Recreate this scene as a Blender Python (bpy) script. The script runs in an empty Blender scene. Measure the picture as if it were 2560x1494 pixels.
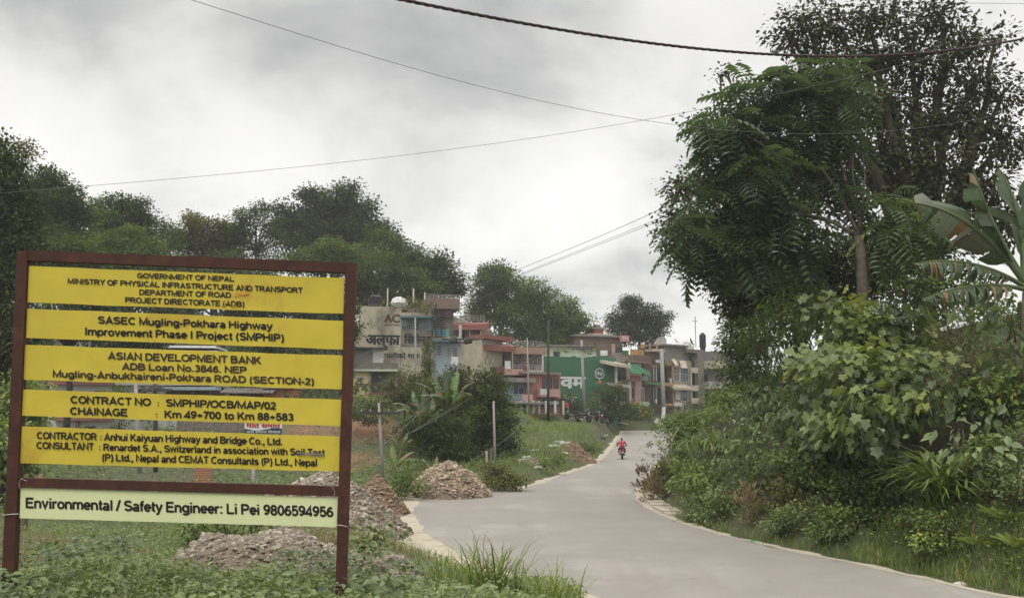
import bpy, bmesh, math
import numpy as np
from mathutils import Vector, Matrix
sc = bpy.context.scene
COL = sc.collection
R = math.radians
rng = np.random.default_rng(11)

# ------------------------------------------------------------------ camera, sky, sun, exposure
W0, H0, F0 = 2560.0, 1494.0, 2235.0
PITCH, EYE = R(7.4), 3.6
cam = bpy.data.cameras.new('camera'); cam.sensor_width = 36.0; cam.lens = 36.0 * F0 / W0
cam.clip_start = 0.1; cam.clip_end = 9000
co = bpy.data.objects.new('camera', cam); COL.objects.link(co)
co.location = (0, 0, EYE); co.rotation_euler = (R(90) + PITCH, 0, 0); sc.camera = co
SUN_EL, SUN_ROT = R(58), R(205)
world = bpy.data.worlds.new('World'); sc.world = world; world.use_nodes = True
def build_world():
    nt = world.node_tree; N = nt.nodes; L = nt.links; N.clear()
    out = N.new('ShaderNodeOutputWorld'); bg = N.new('ShaderNodeBackground'); bg.inputs[1].default_value = 1.0
    sky = N.new('ShaderNodeTexSky'); sky.sky_type = 'NISHITA'; sky.sun_disc = False
    sky.sun_elevation = SUN_EL; sky.sun_rotation = SUN_ROT
    def math_(op, a, b=None):
        m = N.new('ShaderNodeMath'); m.operation = op
        for i, q in enumerate((a, b)):
            if q is None: continue
            if isinstance(q, (int, float)): m.inputs[i].default_value = q
            else: L.new(q, m.inputs[i])
        return m.outputs[0]
    tc = N.new('ShaderNodeTexCoord'); sp = N.new('ShaderNodeSeparateXYZ'); L.new(tc.outputs['Generated'], sp.inputs[0])
    z = math_('MAXIMUM', sp.outputs[2], 0.0)
    zz = math_('ADD', z, 0.42)
    cb = N.new('ShaderNodeCombineXYZ')
    L.new(math_('DIVIDE', sp.outputs[0], zz), cb.inputs[0]); L.new(math_('DIVIDE', sp.outputs[1], zz), cb.inputs[1])
    cb.inputs[2].default_value = 1.67
    n1 = N.new('ShaderNodeTexNoise'); n1.inputs['Scale'].default_value = 2.2; n1.inputs['Detail'].default_value = 8
    n1.inputs['Roughness'].default_value = 0.52; n1.inputs['Distortion'].default_value = 0.35
    L.new(cb.outputs[0], n1.inputs['Vector'])
    cr = N.new('ShaderNodeValToRGB'); e = cr.color_ramp.elements
    e[0].position = 0.28; e[0].color = (0.44, 0.44, 0.445, 1)
    e[1].position = 0.66; e[1].color = (1.0, 0.99, 0.962, 1)
    for p_, c_ in ((0.36, (0.58, 0.578, 0.575, 1)), (0.43, (0.75, 0.746, 0.732, 1)), (0.51, (0.90, 0.892, 0.87, 1))):
        q = cr.color_ramp.elements.new(p_); q.color = c_
    L.new(n1.outputs[0], cr.inputs[0])
    # overcast luminance: the cloud deck is brighter towards the zenith (CIE overcast sky)
    up = math_('MULTIPLY', math_('MAXIMUM', math_('SUBTRACT', z, 0.42), 0.0), 2.6)
    dim = math_('MULTIPLY', math_('MINIMUM', math_('MAXIMUM', math_('SUBTRACT', z, 0.20), 0.0), 0.20), 0.8)      # a heavier cloud bank above the bright gap
    gain = math_('SUBTRACT', math_('ADD', up, 1.0), dim)
    vm = N.new('ShaderNodeVectorMath'); vm.operation = 'SCALE'; L.new(cr.outputs[0], vm.inputs[0]); L.new(gain, vm.inputs['Scale'])
    vs = N.new('ShaderNodeVectorMath'); vs.operation = 'SCALE'; L.new(sky.outputs[0], vs.inputs[0]); vs.inputs['Scale'].default_value = 0.10
    mx = N.new('ShaderNodeMix'); mx.data_type = 'RGBA'; mx.inputs[0].default_value = 0.97
    L.new(vs.outputs[0], mx.inputs[6]); L.new(vm.outputs[0], mx.inputs[7])
    L.new(mx.outputs[2], bg.inputs[0]); L.new(bg.outputs[0], out.inputs[0])
build_world()
sl = bpy.data.lights.new('sun', 'SUN'); sl.energy = 1.3; sl.angle = R(24); sl.color = (1, 0.965, 0.9)
so = bpy.data.objects.new('sun', sl); COL.objects.link(so)
so.rotation_euler = (R(90) - SUN_EL, 0, R(-28))     # light from behind and left of the camera
vs_ = sc.view_settings; vs_.view_transform = 'Standard'; vs_.look = 'None'; vs_.exposure = 0.22; vs_.gamma = 1.0; vs_.use_curve_mapping = False
sc.cycles.max_bounces = 7; sc.cycles.diffuse_bounces = 3; sc.cycles.glossy_bounces = 2
sc.cycles.transmission_bounces = 4; sc.cycles.volume_bounces = 0; sc.cycles.use_denoising = True

# ------------------------------------------------------------------ sight lines: photograph pixel -> point at a distance
CP, SP = math.cos(PITCH), math.sin(PITCH)
def ray(px, py):
    x = (px - W0 / 2) / F0; y = -(py - H0 / 2) / F0
    return np.array((x, CP - y * SP, SP + y * CP))
def P(px, py, Y):
    d = ray(px, py); return np.array((0, 0, EYE)) + d * (Y / d[1])
def road_z(y):
    y = np.asarray(y, float)
    return np.where(y < 60, 0.0, np.where(y < 125, 0.0006 * (y - 60) ** 2, 2.535 + 0.02 * (y - 125)))
def onroad(px, py):
    d = ray(px, py); y = 40.0
    for _ in range(60):
        t = (float(road_z(y)) - EYE) / d[2]
        y = 0.5 * y + 0.5 * min(t * d[1], 118)
    return d[0] / d[1] * y, y
LP = [(1463,1494),(1330,1450),(1180,1412),(1075,1365),(1020,1325),(1004,1285),(1030,1252),(1090,1235),(1190,1229),(1275,1226),(1345,1208),(1430,1178),(1490,1158),(1518,1130),(1540,1098),(1560,1080)]
RP = [(2520,1494),(2330,1452),(2130,1408),(1935,1368),(1780,1330),(1690,1303),(1630,1275),(1592,1243),(1592,1215),(1622,1180),(1665,1140),(1720,1100),(1760,1085)]
lw = [onroad(*q) for q in LP]; rw = [onroad(*q) for q in RP]
lw = [(14.5, 5.0), (7.5, 10.0), (3.8, 14.0)] + lw + [(19.5, 113.0), (31.0, 117.0), (70, 122)]
rw = [(33.0, 5.0), (21.0, 10.0), (13.5, 14.0)] + rw + [(25.0, 112.0), (36, 113.5), (75, 117)]
def mono(w):
    o = [w[0]]
    for q in w[1:]:
        if q[1] > o[-1][1] + 0.05: o.append(q)
    return np.array(o)
lw, rw = mono(lw), mono(rw)
def xl(y): return np.interp(y, lw[:, 1], lw[:, 0])
def xr(y): return np.interp(y, rw[:, 1], rw[:, 0])
def dl(x, y):
    s = (xl(y + .6) - xl(y - .6)) / 1.2; return (xl(y) - x) / np.sqrt(1 + s * s)
def dr(x, y):
    s = (xr(y + .6) - xr(y - .6)) / 1.2; return (x - xr(y)) / np.sqrt(1 + s * s)

# ------------------------------------------------------------------ height of the ground
CTL = np.array([(-1,-10,2.0),(0,0,2.0),(-3.4,7,2.3),(-1.3,7,2.2),(-2.5,9,2.0),(0,9.5,1.75),(1.2,12,1.0),(-3.5,12,1.5),(-1,13,1.0),(-8,9,2.0),(-8,17,1.0),(-14,14,1.6),(-9,25,.5),(-14,30,.5),(-20,25,1.2),
 (-5,28,.3),(-6,36,.2),(-5,45,0.0),(-12,40,.3),(-22,44,.8),(-34,45,2.5),(-30,62,2.2),(-22,66,2.4),(-14,55,1.2),(-8,52,.2),(-9,60,1.6),(-10,66,3.6),(-16,68,3.4),(-6,58,.4),(-3,62,.6),(-6,72,3.2),
 (-1,54,.4),(0,66,1.3),(2.5,66,1.2),(2,78,2.3),(5.5,88,2.55),(8,92,2.6),(12,96,2.5),(-2,88,4.2),(-12,85,5.0),(5,104,4.0),(11,106,3.5),(17,114,3.0),(24,124,3.4),(-30,90,7),(-55,70,7),(-60,100,14),
 (-40,115,15),(-22,118,15),(-5,118,10),(5,128,10),(16,135,7),(40,150,5),(-90,90,18),(-120,160,26),(0,200,12),(100,200,8),(-60,200,20),(60,120,4),(-60,45,5),(-90,30,6),(-60,0,4),(-30,-15,2.5)])
def vnoise(x, y, s=1.0, seed=0):
    x = np.asarray(x, float) / s; y = np.asarray(y, float) / s
    a = seed * 1.7
    return (np.sin(1.3 * x + 0.7 * y + a) + np.sin(-0.8 * x + 1.6 * y + 2.1 + a) + 0.6 * np.sin(2.9 * x - 1.1 * y + .4 + a) + 0.6 * np.sin(1.9 * x + 2.7 * y + 4 + a)) / 3.2
def hz(x, y):
    x = np.atleast_1d(np.asarray(x, float)); y = np.atleast_1d(np.asarray(y, float))
    num = np.zeros_like(x); den = np.zeros_like(x)
    for cx, cy, cz in CTL:
        w = 1.0 / ((x - cx) ** 2 + (y - cy) ** 2 + 0.6) ** 1.6
        num += w * cz; den += w
    left = num / den + 0.10 * vnoise(x, y, 0.9) + 0.05 * vnoise(x, y, .35, 3)
    rz = road_z(y)
    yy = np.clip(y, 5, 121)
    a = np.clip(dl(x, yy), -50, 60); b = np.clip(dr(x, yy), -50, 90)
    wl = np.clip((a - 0.5) / np.where(y > 48, 2.0, 4.0), 0, 1); wl = wl * wl * (3 - 2 * wl)
    lz = rz - 0.03 + (left - rz) * wl
    s = np.maximum(b - 0.9, 0)
    s = np.maximum(s - 2.8 * np.exp(-((y - 25.2) / 1.9) ** 2) * np.clip((s - .5) / 1.5, 0, 1), 0)      # shaded hollow cut into the bank
    top = 7.6 + 0.5 * vnoise(x, y, 5, 2)
    fade = np.clip((112 - y) / 30, 0, 1)
    bank = top * (1 - np.exp(-(s * 1.22) / top * 1.25)) * fade
    rzz = rz - 0.03 + bank + (0.16 * vnoise(x, y, 1.1, 1)) * np.clip(s, 0, 1)
    right = b > 0
    z = np.where(right, rzz, np.where(a > 0, lz, rz - 0.05))
    far = np.clip((y - 116) / 8, 0, 1)
    return z * (1 - far) + left * far
def GR(px, py, y0=6.0, y1=200.0):
    d = ray(px, py); ys = np.geomspace(y0, y1, 1500); k = ys / d[1]
    zz = EYE + d[2] * k; g = hz(d[0] * k, ys)
    i = np.argmax(zz <= g)
    if zz[i] > g[i]: i = len(ys) - 1
    return np.array((d[0] * k[i], ys[i], g[i]))

# ------------------------------------------------------------------ objects and tags
def tag(o, label=None, cat=None, group=None, kind=None):
    if label: o['label'] = label
    if cat: o['category'] = cat
    if group: o['group'] = group
    if kind: o['kind'] = kind
    return o
def empty(name, loc, label, cat, group=None, rz=0):
    o = bpy.data.objects.new(name, None); COL.objects.link(o); o.location = tuple(float(q) for q in loc); o.rotation_euler = (0, 0, rz)
    o.empty_display_size = 0.2
    return tag(o, label, cat, group)
def link(name, me, mat, parent=None):
    o = bpy.data.objects.new(name, me); COL.objects.link(o)
    if mat is not None: me.materials.append(mat)
    if parent is not None:
        o.parent = parent
        loc = Vector((0, 0, 0)); q = parent; rot = 0
        M = Matrix.Identity(4)
        chain = []
        while q is not None: chain.append(q); q = q.parent
        for q in reversed(chain):
            M = M @ q.matrix_parent_inverse @ Matrix.LocRotScale(q.location, q.rotation_euler, q.scale)
        o.matrix_parent_inverse = M.inverted()
    return o
def raw_mesh(name, V, loops, totals, vattr=None, smooth=False):
    V = np.asarray(V, np.float32).reshape(-1, 3); loops = np.asarray(loops, np.int32); totals = np.asarray(totals, np.int32)
    me = bpy.data.meshes.new(name); me.vertices.add(len(V)); me.vertices.foreach_set('co', V.ravel())
    me.loops.add(len(loops)); me.loops.foreach_set('vertex_index', loops)
    me.polygons.add(len(totals)); st = np.zeros(len(totals), np.int32); st[1:] = np.cumsum(totals)[:-1]
    me.polygons.foreach_set('loop_start', st); me.polygons.foreach_set('loop_total', totals)
    me.polygons.foreach_set('use_smooth', np.full(len(totals), bool(smooth)))
    if vattr is not None:
        for k, arr in vattr.items():
            at = me.attributes.new(k, 'FLOAT', 'POINT'); at.data.foreach_set('value', np.asarray(arr, np.float32))
    me.update(calc_edges=True); return me
class Bag:                       # gathers many small faces into one mesh
    def __init__(s): s.V = []; s.L = []; s.T = []; s.A = []; s.n = 0
    def raw(s, V, faces, v=0.5):
        V = np.asarray(V, float).reshape(-1, 3); s.V.append(V)
        s.L.append(np.array([i for f in faces for i in f], int) + s.n); s.T.append(np.array([len(f) for f in faces], int))
        s.A.append(np.full(len(V), v) if np.isscalar(v) else np.asarray(v)); s.n += len(V)
    def inst(s, T, Pt, X, Nn, S, v):
        tv, tf = T; tv = np.asarray(tv, float); Pt = np.asarray(Pt, float); n = len(Pt)
        if n == 0: return
        X = X / (np.linalg.norm(X, axis=1, keepdims=True) + 1e-9)
        Nn = Nn - (Nn * X).sum(1, keepdims=True) * X; Nn = Nn / (np.linalg.norm(Nn, axis=1, keepdims=True) + 1e-9)
        Yv = np.cross(Nn, X); S = np.broadcast_to(S, (n,))
        V = Pt[:, None] + S[:, None, None] * (tv[None, :, 0:1] * X[:, None] + tv[None, :, 1:2] * Yv[:, None] + tv[None, :, 2:3] * Nn[:, None])
        k = len(tv); fl = np.array([i for f in tf for i in f], int)
        s.V.append(V.reshape(-1, 3)); s.L.append((fl[None] + k * np.arange(n)[:, None] + s.n).ravel())
        s.T.append(np.tile([len(f) for f in tf], n)); s.A.append(np.repeat(np.broadcast_to(v, (n,)), k)); s.n += n * k
    def build(s, name, mat, parent=None, smooth=False):
        if not s.V: return None
        me = raw_mesh(name, np.concatenate(s.V), np.concatenate(s.L), np.concatenate(s.T), {'v': np.concatenate(s.A)}, smooth)
        return link(name, me, mat, parent)
    # solid shapes
    def box8(s, c, v=0.5): s.raw(c, [(0,3,2,1),(4,5,6,7),(0,1,5,4),(1,2,6,5),(2,3,7,6),(3,0,4,7)], v)
    def box(s, x0, x1, y0, y1, z0, z1, v=0.5):
        s.box8([(x0,y0,z0),(x1,y0,z0),(x1,y1,z0),(x0,y1,z0),(x0,y0,z1),(x1,y0,z1),(x1,y1,z1),(x0,y1,z1)], v)
    def tube(s, pts, rad, n=8, v=0.5, cap=True):
        pts = np.asarray(pts, float); m = len(pts); rad = np.broadcast_to(rad, (m,))
        t = np.gradient(pts, axis=0); t /= np.linalg.norm(t, axis=1, keepdims=True) + 1e-9
        ref = np.array((0, 0, 1.0)) if abs(t[0][2]) < 0.9 else np.array((1.0, 0, 0))
        V = []
        for i in range(m):
            a = np.cross(t[i], ref); a /= np.linalg.norm(a) + 1e-9; b = np.cross(t[i], a)
            if i and np.dot(a, pa) < 0: a, b = -a, -b
            pa = a
            th = np.arange(n) * 2 * math.pi / n
            V.append(pts[i] + rad[i] * (np.cos(th)[:, None] * a + np.sin(th)[:, None] * b))
        Fc = [(i*n+j, i*n+(j+1) % n, (i+1)*n+(j+1) % n, (i+1)*n+j) for i in range(m-1) for j in range(n)]
        if cap: Fc += [tuple(range(n-1, -1, -1)), tuple((m-1)*n + j for j in range(n))]
        s.raw(np.concatenate(V), Fc, v)
    def lathe(s, c, prof, n=16, axis=(0,0,1), v=0.5):      # prof: (radius, height) pairs
        ax = np.array(axis, float); ax /= np.linalg.norm(ax); r_ = np.array((1.0,0,0)) if abs(ax[0]) < .9 else np.array((0,1.0,0))
        a = np.cross(ax, r_); a /= np.linalg.norm(a); b = np.cross(ax, a); th = np.arange(n) * 2 * math.pi / n
        V = [np.array(c) + h * ax + r * (np.cos(th)[:, None] * a + np.sin(th)[:, None] * b) for r, h in prof]; m = len(prof)
        Fc = [(i*n+j, i*n+(j+1) % n, (i+1)*n+(j+1) % n, (i+1)*n+j) for i in range(m-1) for j in range(n)]
        Fc += [tuple(range(n-1, -1, -1)), tuple((m-1)*n + j for j in range(n))]
        s.raw(np.concatenate(V), Fc, v)
def unit(n): 
    q = rng.normal(size=(n, 3)); return q / np.linalg.norm(q, axis=1, keepdims=True)

# ------------------------------------------------------------------ materials
MATS = {}
def mat(name, c, rough=0.8, c2=None, scale=3.0, bump=0.0, metal=0.0, detail=5, stain=None, sscale=0.35, smin=0.5, stretch=None, spec=0.3):
    if name in MATS: return MATS[name]
    m = bpy.data.materials.new(name); m.use_nodes = True; nt = m.node_tree; N = nt.nodes; L = nt.links; b = N['Principled BSDF']
    b.inputs['Roughness'].default_value = rough; b.inputs['Metallic'].default_value = metal; b.inputs['Specular IOR Level'].default_value = spec
    tc = N.new('ShaderNodeTexCoord'); mp = N.new('ShaderNodeMapping'); L.new(tc.outputs['Object'], mp.inputs[0])
    if stretch: mp.inputs['Scale'].default_value = stretch
    if c2 is None: c2 = tuple(q * 0.82 for q in c)
    nz = N.new('ShaderNodeTexNoise'); nz.inputs['Scale'].default_value = scale; nz.inputs['Detail'].default_value = detail; nz.inputs['Roughness'].default_value = .62
    L.new(mp.outputs[0], nz.inputs['Vector'])
    mr = N.new('ShaderNodeMapRange'); mr.inputs[1].default_value = .32; mr.inputs[2].default_value = .68; L.new(nz.outputs[0], mr.inputs[0])
    mx = N.new('ShaderNodeMix'); mx.data_type = 'RGBA'; L.new(mr.outputs[0], mx.inputs[0]); mx.inputs[6].default_value = (*c, 1); mx.inputs[7].default_value = (*c2, 1)
    col = mx.outputs[2]
    if stain:
        n2 = N.new('ShaderNodeTexNoise'); n2.inputs['Scale'].default_value = sscale; n2.inputs['Detail'].default_value = 8; n2.inputs['Roughness'].default_value = .7
        L.new(mp.outputs[0], n2.inputs['Vector'])
        m2 = N.new('ShaderNodeMapRange'); m2.inputs[1].default_value = smin; m2.inputs[2].default_value = smin + .14; L.new(n2.outputs[0], m2.inputs[0])
        x2 = N.new('ShaderNodeMix'); x2.data_type = 'RGBA'; L.new(m2.outputs[0], x2.inputs[0]); L.new(col, x2.inputs[6]); x2.inputs[7].default_value = (*stain, 1); col = x2.outputs[2]
    L.new(col, b.inputs['Base Color'])
    if bump:
        bp = N.new('ShaderNodeBump'); bp.inputs['Strength'].default_value = bump; bp.inputs['Distance'].default_value = .02; L.new(nz.outputs[0], bp.inputs['Height']); L.new(bp.outputs[0], b.inputs['Normal'])
    MATS[name] = m; return m
def leafmat(name, cols, rough=0.5, trans=0.28, spec=0.35, gain=(1.75, 1.62, 1.45)):
    if name in MATS: return MATS[name]
    if trans > 0: cols = [tuple(min(q * g, .6) for q, g in zip(c, gain)) for c in cols]
    m = bpy.data.materials.new(name); m.use_nodes = True; nt = m.node_tree; N = nt.nodes; L = nt.links; b = N['Principled BSDF']; o = N['Material Output']
    at = N.new('ShaderNodeAttribute'); at.attribute_name = 'v'
    cr = N.new('ShaderNodeValToRGB'); e = cr.color_ramp.elements
    e[0].position = 0; e[0].color = (*cols[0], 1); e[1].position = 1; e[1].color = (*cols[-1], 1)
    for i, c in enumerate(cols[1:-1]):
        q = e.new((i + 1) / (len(cols) - 1)); q.color = (*c, 1)
    L.new(at.outputs['Fac'], cr.inputs[0]); L.new(cr.outputs[0], b.inputs['Base Color'])
    b.inputs['Roughness'].default_value = rough; b.inputs['Specular IOR Level'].default_value = spec
    tr = N.new('ShaderNodeBsdfTranslucent'); hs = N.new('ShaderNodeHueSaturation'); hs.inputs['Value'].default_value = 1.4; hs.inputs['Saturation'].default_value = 1.15
    L.new(cr.outputs[0], hs.inputs['Color']); L.new(hs.outputs[0], tr.inputs[0])
    ms = N.new('ShaderNodeMixShader'); ms.inputs[0].default_value = trans; L.new(b.outputs[0], ms.inputs[1]); L.new(tr.outputs[0], ms.inputs[2]); L.new(ms.outputs[0], o.inputs[0])
    MATS[name] = m; return m
LM = dict(
 dark=leafmat('leaf_dark', [(0.0145,0.0207,0.0103),(0.0266,0.0368,0.0155),(0.0423,0.0598,0.0207),(0.0845,0.1092,0.0290)], rough=.7, spec=.15),
 fig=leafmat('leaf_fig', [(0.0120,0.0172,0.0093),(0.0239,0.0310,0.0145),(0.0395,0.0483,0.0207),(0.0897,0.1035,0.0310)], trans=.2, rough=.6, spec=.2),
 frond=leafmat('leaf_frond', [(0.0174,0.0264,0.0127),(0.0348,0.0529,0.0233),(0.0559,0.0862,0.0296),(0.1242,0.1610,0.0360)], rough=.36, spec=.7, gain=(2.2,2.1,1.9)),
 hill=leafmat('leaf_hill', [(0.0238,0.0338,0.0135),(0.0398,0.0562,0.0202),(0.0596,0.0813,0.0270),(0.1060,0.1313,0.0383)], rough=.7, spec=.15),
 hillgreen=leafmat('leaf_hill_green', [(0.0318,0.0504,0.0151),(0.0509,0.0840,0.0238),(0.0763,0.1200,0.0324),(0.1272,0.1680,0.0432)], rough=.7, spec=.15),
 olive=leafmat('leaf_olive', [(0.0345,0.0403,0.0166),(0.0575,0.0655,0.0248),(0.0862,0.0920,0.0342),(0.1265,0.1265,0.0466)], rough=.7, spec=.15),
 vine=leafmat('leaf_vine', [(0.0282,0.0415,0.0202),(0.0576,0.0805,0.0337),(0.0961,0.1281,0.0404),(0.1601,0.1952,0.0494)], rough=.45, spec=.45),
 broad=leafmat('leaf_broad', [(0.0356,0.0560,0.0289),(0.0653,0.0952,0.0433),(0.1009,0.1400,0.0618),(0.1425,0.1848,0.0721)], rough=.4, spec=.5),
 bush=leafmat('leaf_bush', [(0.0379,0.0618,0.0205),(0.0682,0.1032,0.0296),(0.1062,0.1513,0.0399),(0.1971,0.2338,0.0569)]),
 herb=leafmat('leaf_herb', [(0.0466,0.0672,0.0258),(0.0815,0.1120,0.0412),(0.1165,0.1512,0.0567),(0.1980,0.2240,0.0876)], rough=.45, spec=.45),
 grass=leafmat('leaf_grass', [(.05,.075,.022),(.085,.125,.035),(.13,.17,.05),(.22,.21,.085)], trans=.3),
 dry=leafmat('leaf_dry', [(.07,.05,.04),(.11,.085,.06),(.15,.12,.075),(.13,.14,.06)], trans=.2),
 fern=leafmat('leaf_fern', [(.04,.065,.018),(.07,.105,.026),(.11,.15,.035),(.17,.20,.05)]),
 banana=leafmat('leaf_banana', [(.062,.070,.050),(.035,.050,.026),(.032,.062,.022),(.07,.115,.03),(.13,.085,.04)], rough=.45, spec=.4, trans=.2),
 dryban=leafmat('leaf_banana_dry', [(.11,.09,.05),(.16,.12,.06),(.32,.22,.05),(.4,.27,.05)], trans=.25, gain=(1,1,1)),
)
M = dict(
 bark=mat('bark', (.16,.13,.10), .9, (.09,.07,.055), 6, .4), darkbark=mat('bark_dark', (.06,.05,.04), .9, (.035,.03,.025), 6, .4),
 rust=mat('rusty_steel', (.080,.030,.020), .75, (.045,.019,.014), 9, .15, stain=(.11,.042,.024), sscale=2.2, smin=.55),
 ybanner=mat('yellow_panel', (.60,.475,.05), .55, (.53,.41,.045), 2.6, 0, stain=(.46,.29,.04), sscale=1.3, smin=.55, spec=.35),
 wbanner=mat('pale_green_panel', (.66,.70,.40), .45, (.63,.67,.38), 1.2, spec=.4),
 ink=mat('black_ink', (.018,.017,.014), .6), brownink=mat('faded_ink', (.045,.033,.02), .6),
 wire=mat('wire', (.14,.14,.135), .5), cable=mat('cable', (.03,.03,.032), .6), redcable=mat('red_cable', (.10,.04,.035), .6),
 conc=mat('pole_concrete', (.30,.29,.27), .9, (.24,.23,.21), 4, .2), iron=mat('dark_iron', (.05,.048,.045), .7),
 white=mat('white_plastic', (.75,.75,.74), .5), black=mat('black_plastic', (.02,.02,.022), .45), tyre=mat('tyre_rubber', (.02,.02,.02), .85),
 chrome=mat('chrome', (.6,.6,.6), .25, metal=1.0), redpaint=mat('red_paint', (.30,.03,.03), .35), glass=mat('window_glass', (.035,.042,.05), .12, spec=.6),
 paintedshade=mat('painted_interior_shade', (.028,.025,.023), .9), greylamp=mat('lamp_lens', (.8,.8,.78), .2),  # first material: near-black colour painted in for shade inside shops and doorways
 skin=mat('skin', (.28,.15,.09), .6), hair=mat('black_hair', (.015,.012,.010), .5),
)

# leaf shapes (x along the leaf, y across, z up)
T_CARD = ([(0,0,0),(.5,.3,.05),(1,0,-.08),(.5,-.3,.05)], [(0,3,2,1)])
T_OV = ([(0,0,0),(.36,0,-.02),(.7,0,-.05),(1,0,-.16),(.36,.27,.06),(.7,.2,.02),(.36,-.27,.06),(.7,-.2,.02)], [(0,1,4),(0,6,1),(1,2,5,4),(6,7,2,1),(2,3,5),(7,3,2)])
T_NAR = ([(0,0,0),(.36,0,-.02),(.7,0,-.06),(1,0,-.18),(.36,.12,.03),(.7,.1,.0),(.36,-.12,.03),(.7,-.1,.0)], T_OV[1])
_lo = [(0,0),(-.12,.22),(.02,.46),(.30,.33),(.56,.50),(.66,.24),(1.0,0)]
T_LOB = ([(.38,0,-.05)] + [(x,y,.07*abs(y)-.12*x*x) for x,y in _lo] + [(x,-y,.07*abs(y)-.12*x*x) for x,y in _lo[1:-1][::-1]], [(0,i,i % 12 + 1) for i in range(1,13)])
def pinnate(pairs, lw_, droop, ll):
    V = []; Fs = []
    for i in range(pairs):
        x = .18 + .78 * i / pairs; z = -droop * x * x; l = ll * (0.75 + .5 * math.sin(math.pi * (i + .7) / pairs))
        for sgn in (1, -1):
            k = len(V)
            dx = .30 * l
            V += [(x, 0, z), (x + dx * .5 - lw_, sgn * l * .5, z - .05 * l - .01), (x + dx, sgn * l, z - .38 * l), (x + dx * .5 + lw_, sgn * l * .5, z - .05 * l)]
            Fs.append((k, k+1, k+2, k+3) if sgn < 0 else (k+3, k+2, k+1, k))
    k = len(V)
    V += [(0,.008,0),(0,-.008,0),(.5,-.006,-droop*.25),(.5,.006,-droop*.25),(1,0,-droop)]
    Fs += [(k,k+1,k+2,k+3),(k+3,k+2,k+4)]
    return V, Fs
T_PIN = pinnate(6, .05, .5, .27)
T_FERN = pinnate(11, .028, .35, .22)
T_BLADE = ([(0,.012,0),(0,-.012,0),(.45,-.011,.0),(.45,.011,.0),(.8,-.008,-.10),(.8,.008,-.10),(1,0,-.26)], [(0,1,2,3),(3,2,4,5),(5,4,6)])
T_STRAP = ([(0,.014,0),(0,-.014,0),(.35,-.022,.02),(.35,.022,.02),(.66,-.020,-.12),(.66,.020,-.12),(.84,-.014,-.36),(.84,.014,-.36),(.93,0,-.66)], [(0,1,2,3),(3,2,4,5),(5,4,6,7),(7,6,8)])
_pv = []; _pf = []
for _k in range(7):
    _a = (-1 + 2 * _k / 6) * 2.3; _l = .6 - .09 * abs(_k - 3) / 3; _c, _s = math.cos(_a), math.sin(_a); _b = len(_pv)
    _pv += [(.3,0,0),(.3+_l*.5*_c-.07*_s,_l*.5*_s+.07*_c,.02),(.3+_l*_c,_l*_s,-.1),(.3+_l*.5*_c+.07*_s,_l*.5*_s-.07*_c,.02)]; _pf.append((_b+3,_b+2,_b+1,_b))
T_PALM = (_pv, _pf)
# ------------------------------------------------------------------ ground, road
def ground_material():
    m = bpy.data.materials.new('ground_soil'); m.use_nodes = True; N = m.node_tree.nodes; L = m.node_tree.links; b = N['Principled BSDF']; b.inputs['Roughness'].default_value = .95
    tc = N.new('ShaderNodeTexCoord'); cur = None
    def noise(scale, lo, hi):
        n = N.new('ShaderNodeTexNoise'); n.inputs['Scale'].default_value = scale; n.inputs['Detail'].default_value = 7; n.inputs['Roughness'].default_value = .65; L.new(tc.outputs['Object'], n.inputs['Vector'])
        r = N.new('ShaderNodeMapRange'); r.inputs[1].default_value = lo; r.inputs[2].default_value = hi; L.new(n.outputs[0], r.inputs[0]); return r.outputs[0], n.outputs[0]
    def mix(f, a, c):
        x = N.new('ShaderNodeMix'); x.data_type = 'RGBA'; L.new(f, x.inputs[0])
        for i, q in ((6, a), (7, c)):
            if isinstance(q, tuple): x.inputs[i].default_value = (*q, 1)
            else: L.new(q, x.inputs[i])
        return x.outputs[2]
    f1, raw = noise(1.3, .38, .62); f2, _ = noise(.22, .45, .6); f3, _ = noise(7, .35, .65)
    c = mix(f1, (.065,.085,.028), (.085,.07,.04)); c = mix(f2, c, (.075,.10,.032)); c = mix(f3, c, (.055,.06,.026))
    at = N.new('ShaderNodeAttribute'); at.attribute_name = 'red'; c = mix(at.outputs['Fac'], c, (.20,.105,.06))
    at = N.new('ShaderNodeAttribute'); at.attribute_name = 'soil'; c = mix(at.outputs['Fac'], c, (.05,.042,.028))
    L.new(c, b.inputs['Base Color'])
    bp = N.new('ShaderNodeBump'); bp.inputs['Strength'].default_value = .6; bp.inputs['Distance'].default_value = .05; L.new(raw, bp.inputs['Height']); L.new(bp.outputs[0], b.inputs['Normal'])
    return m
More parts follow.
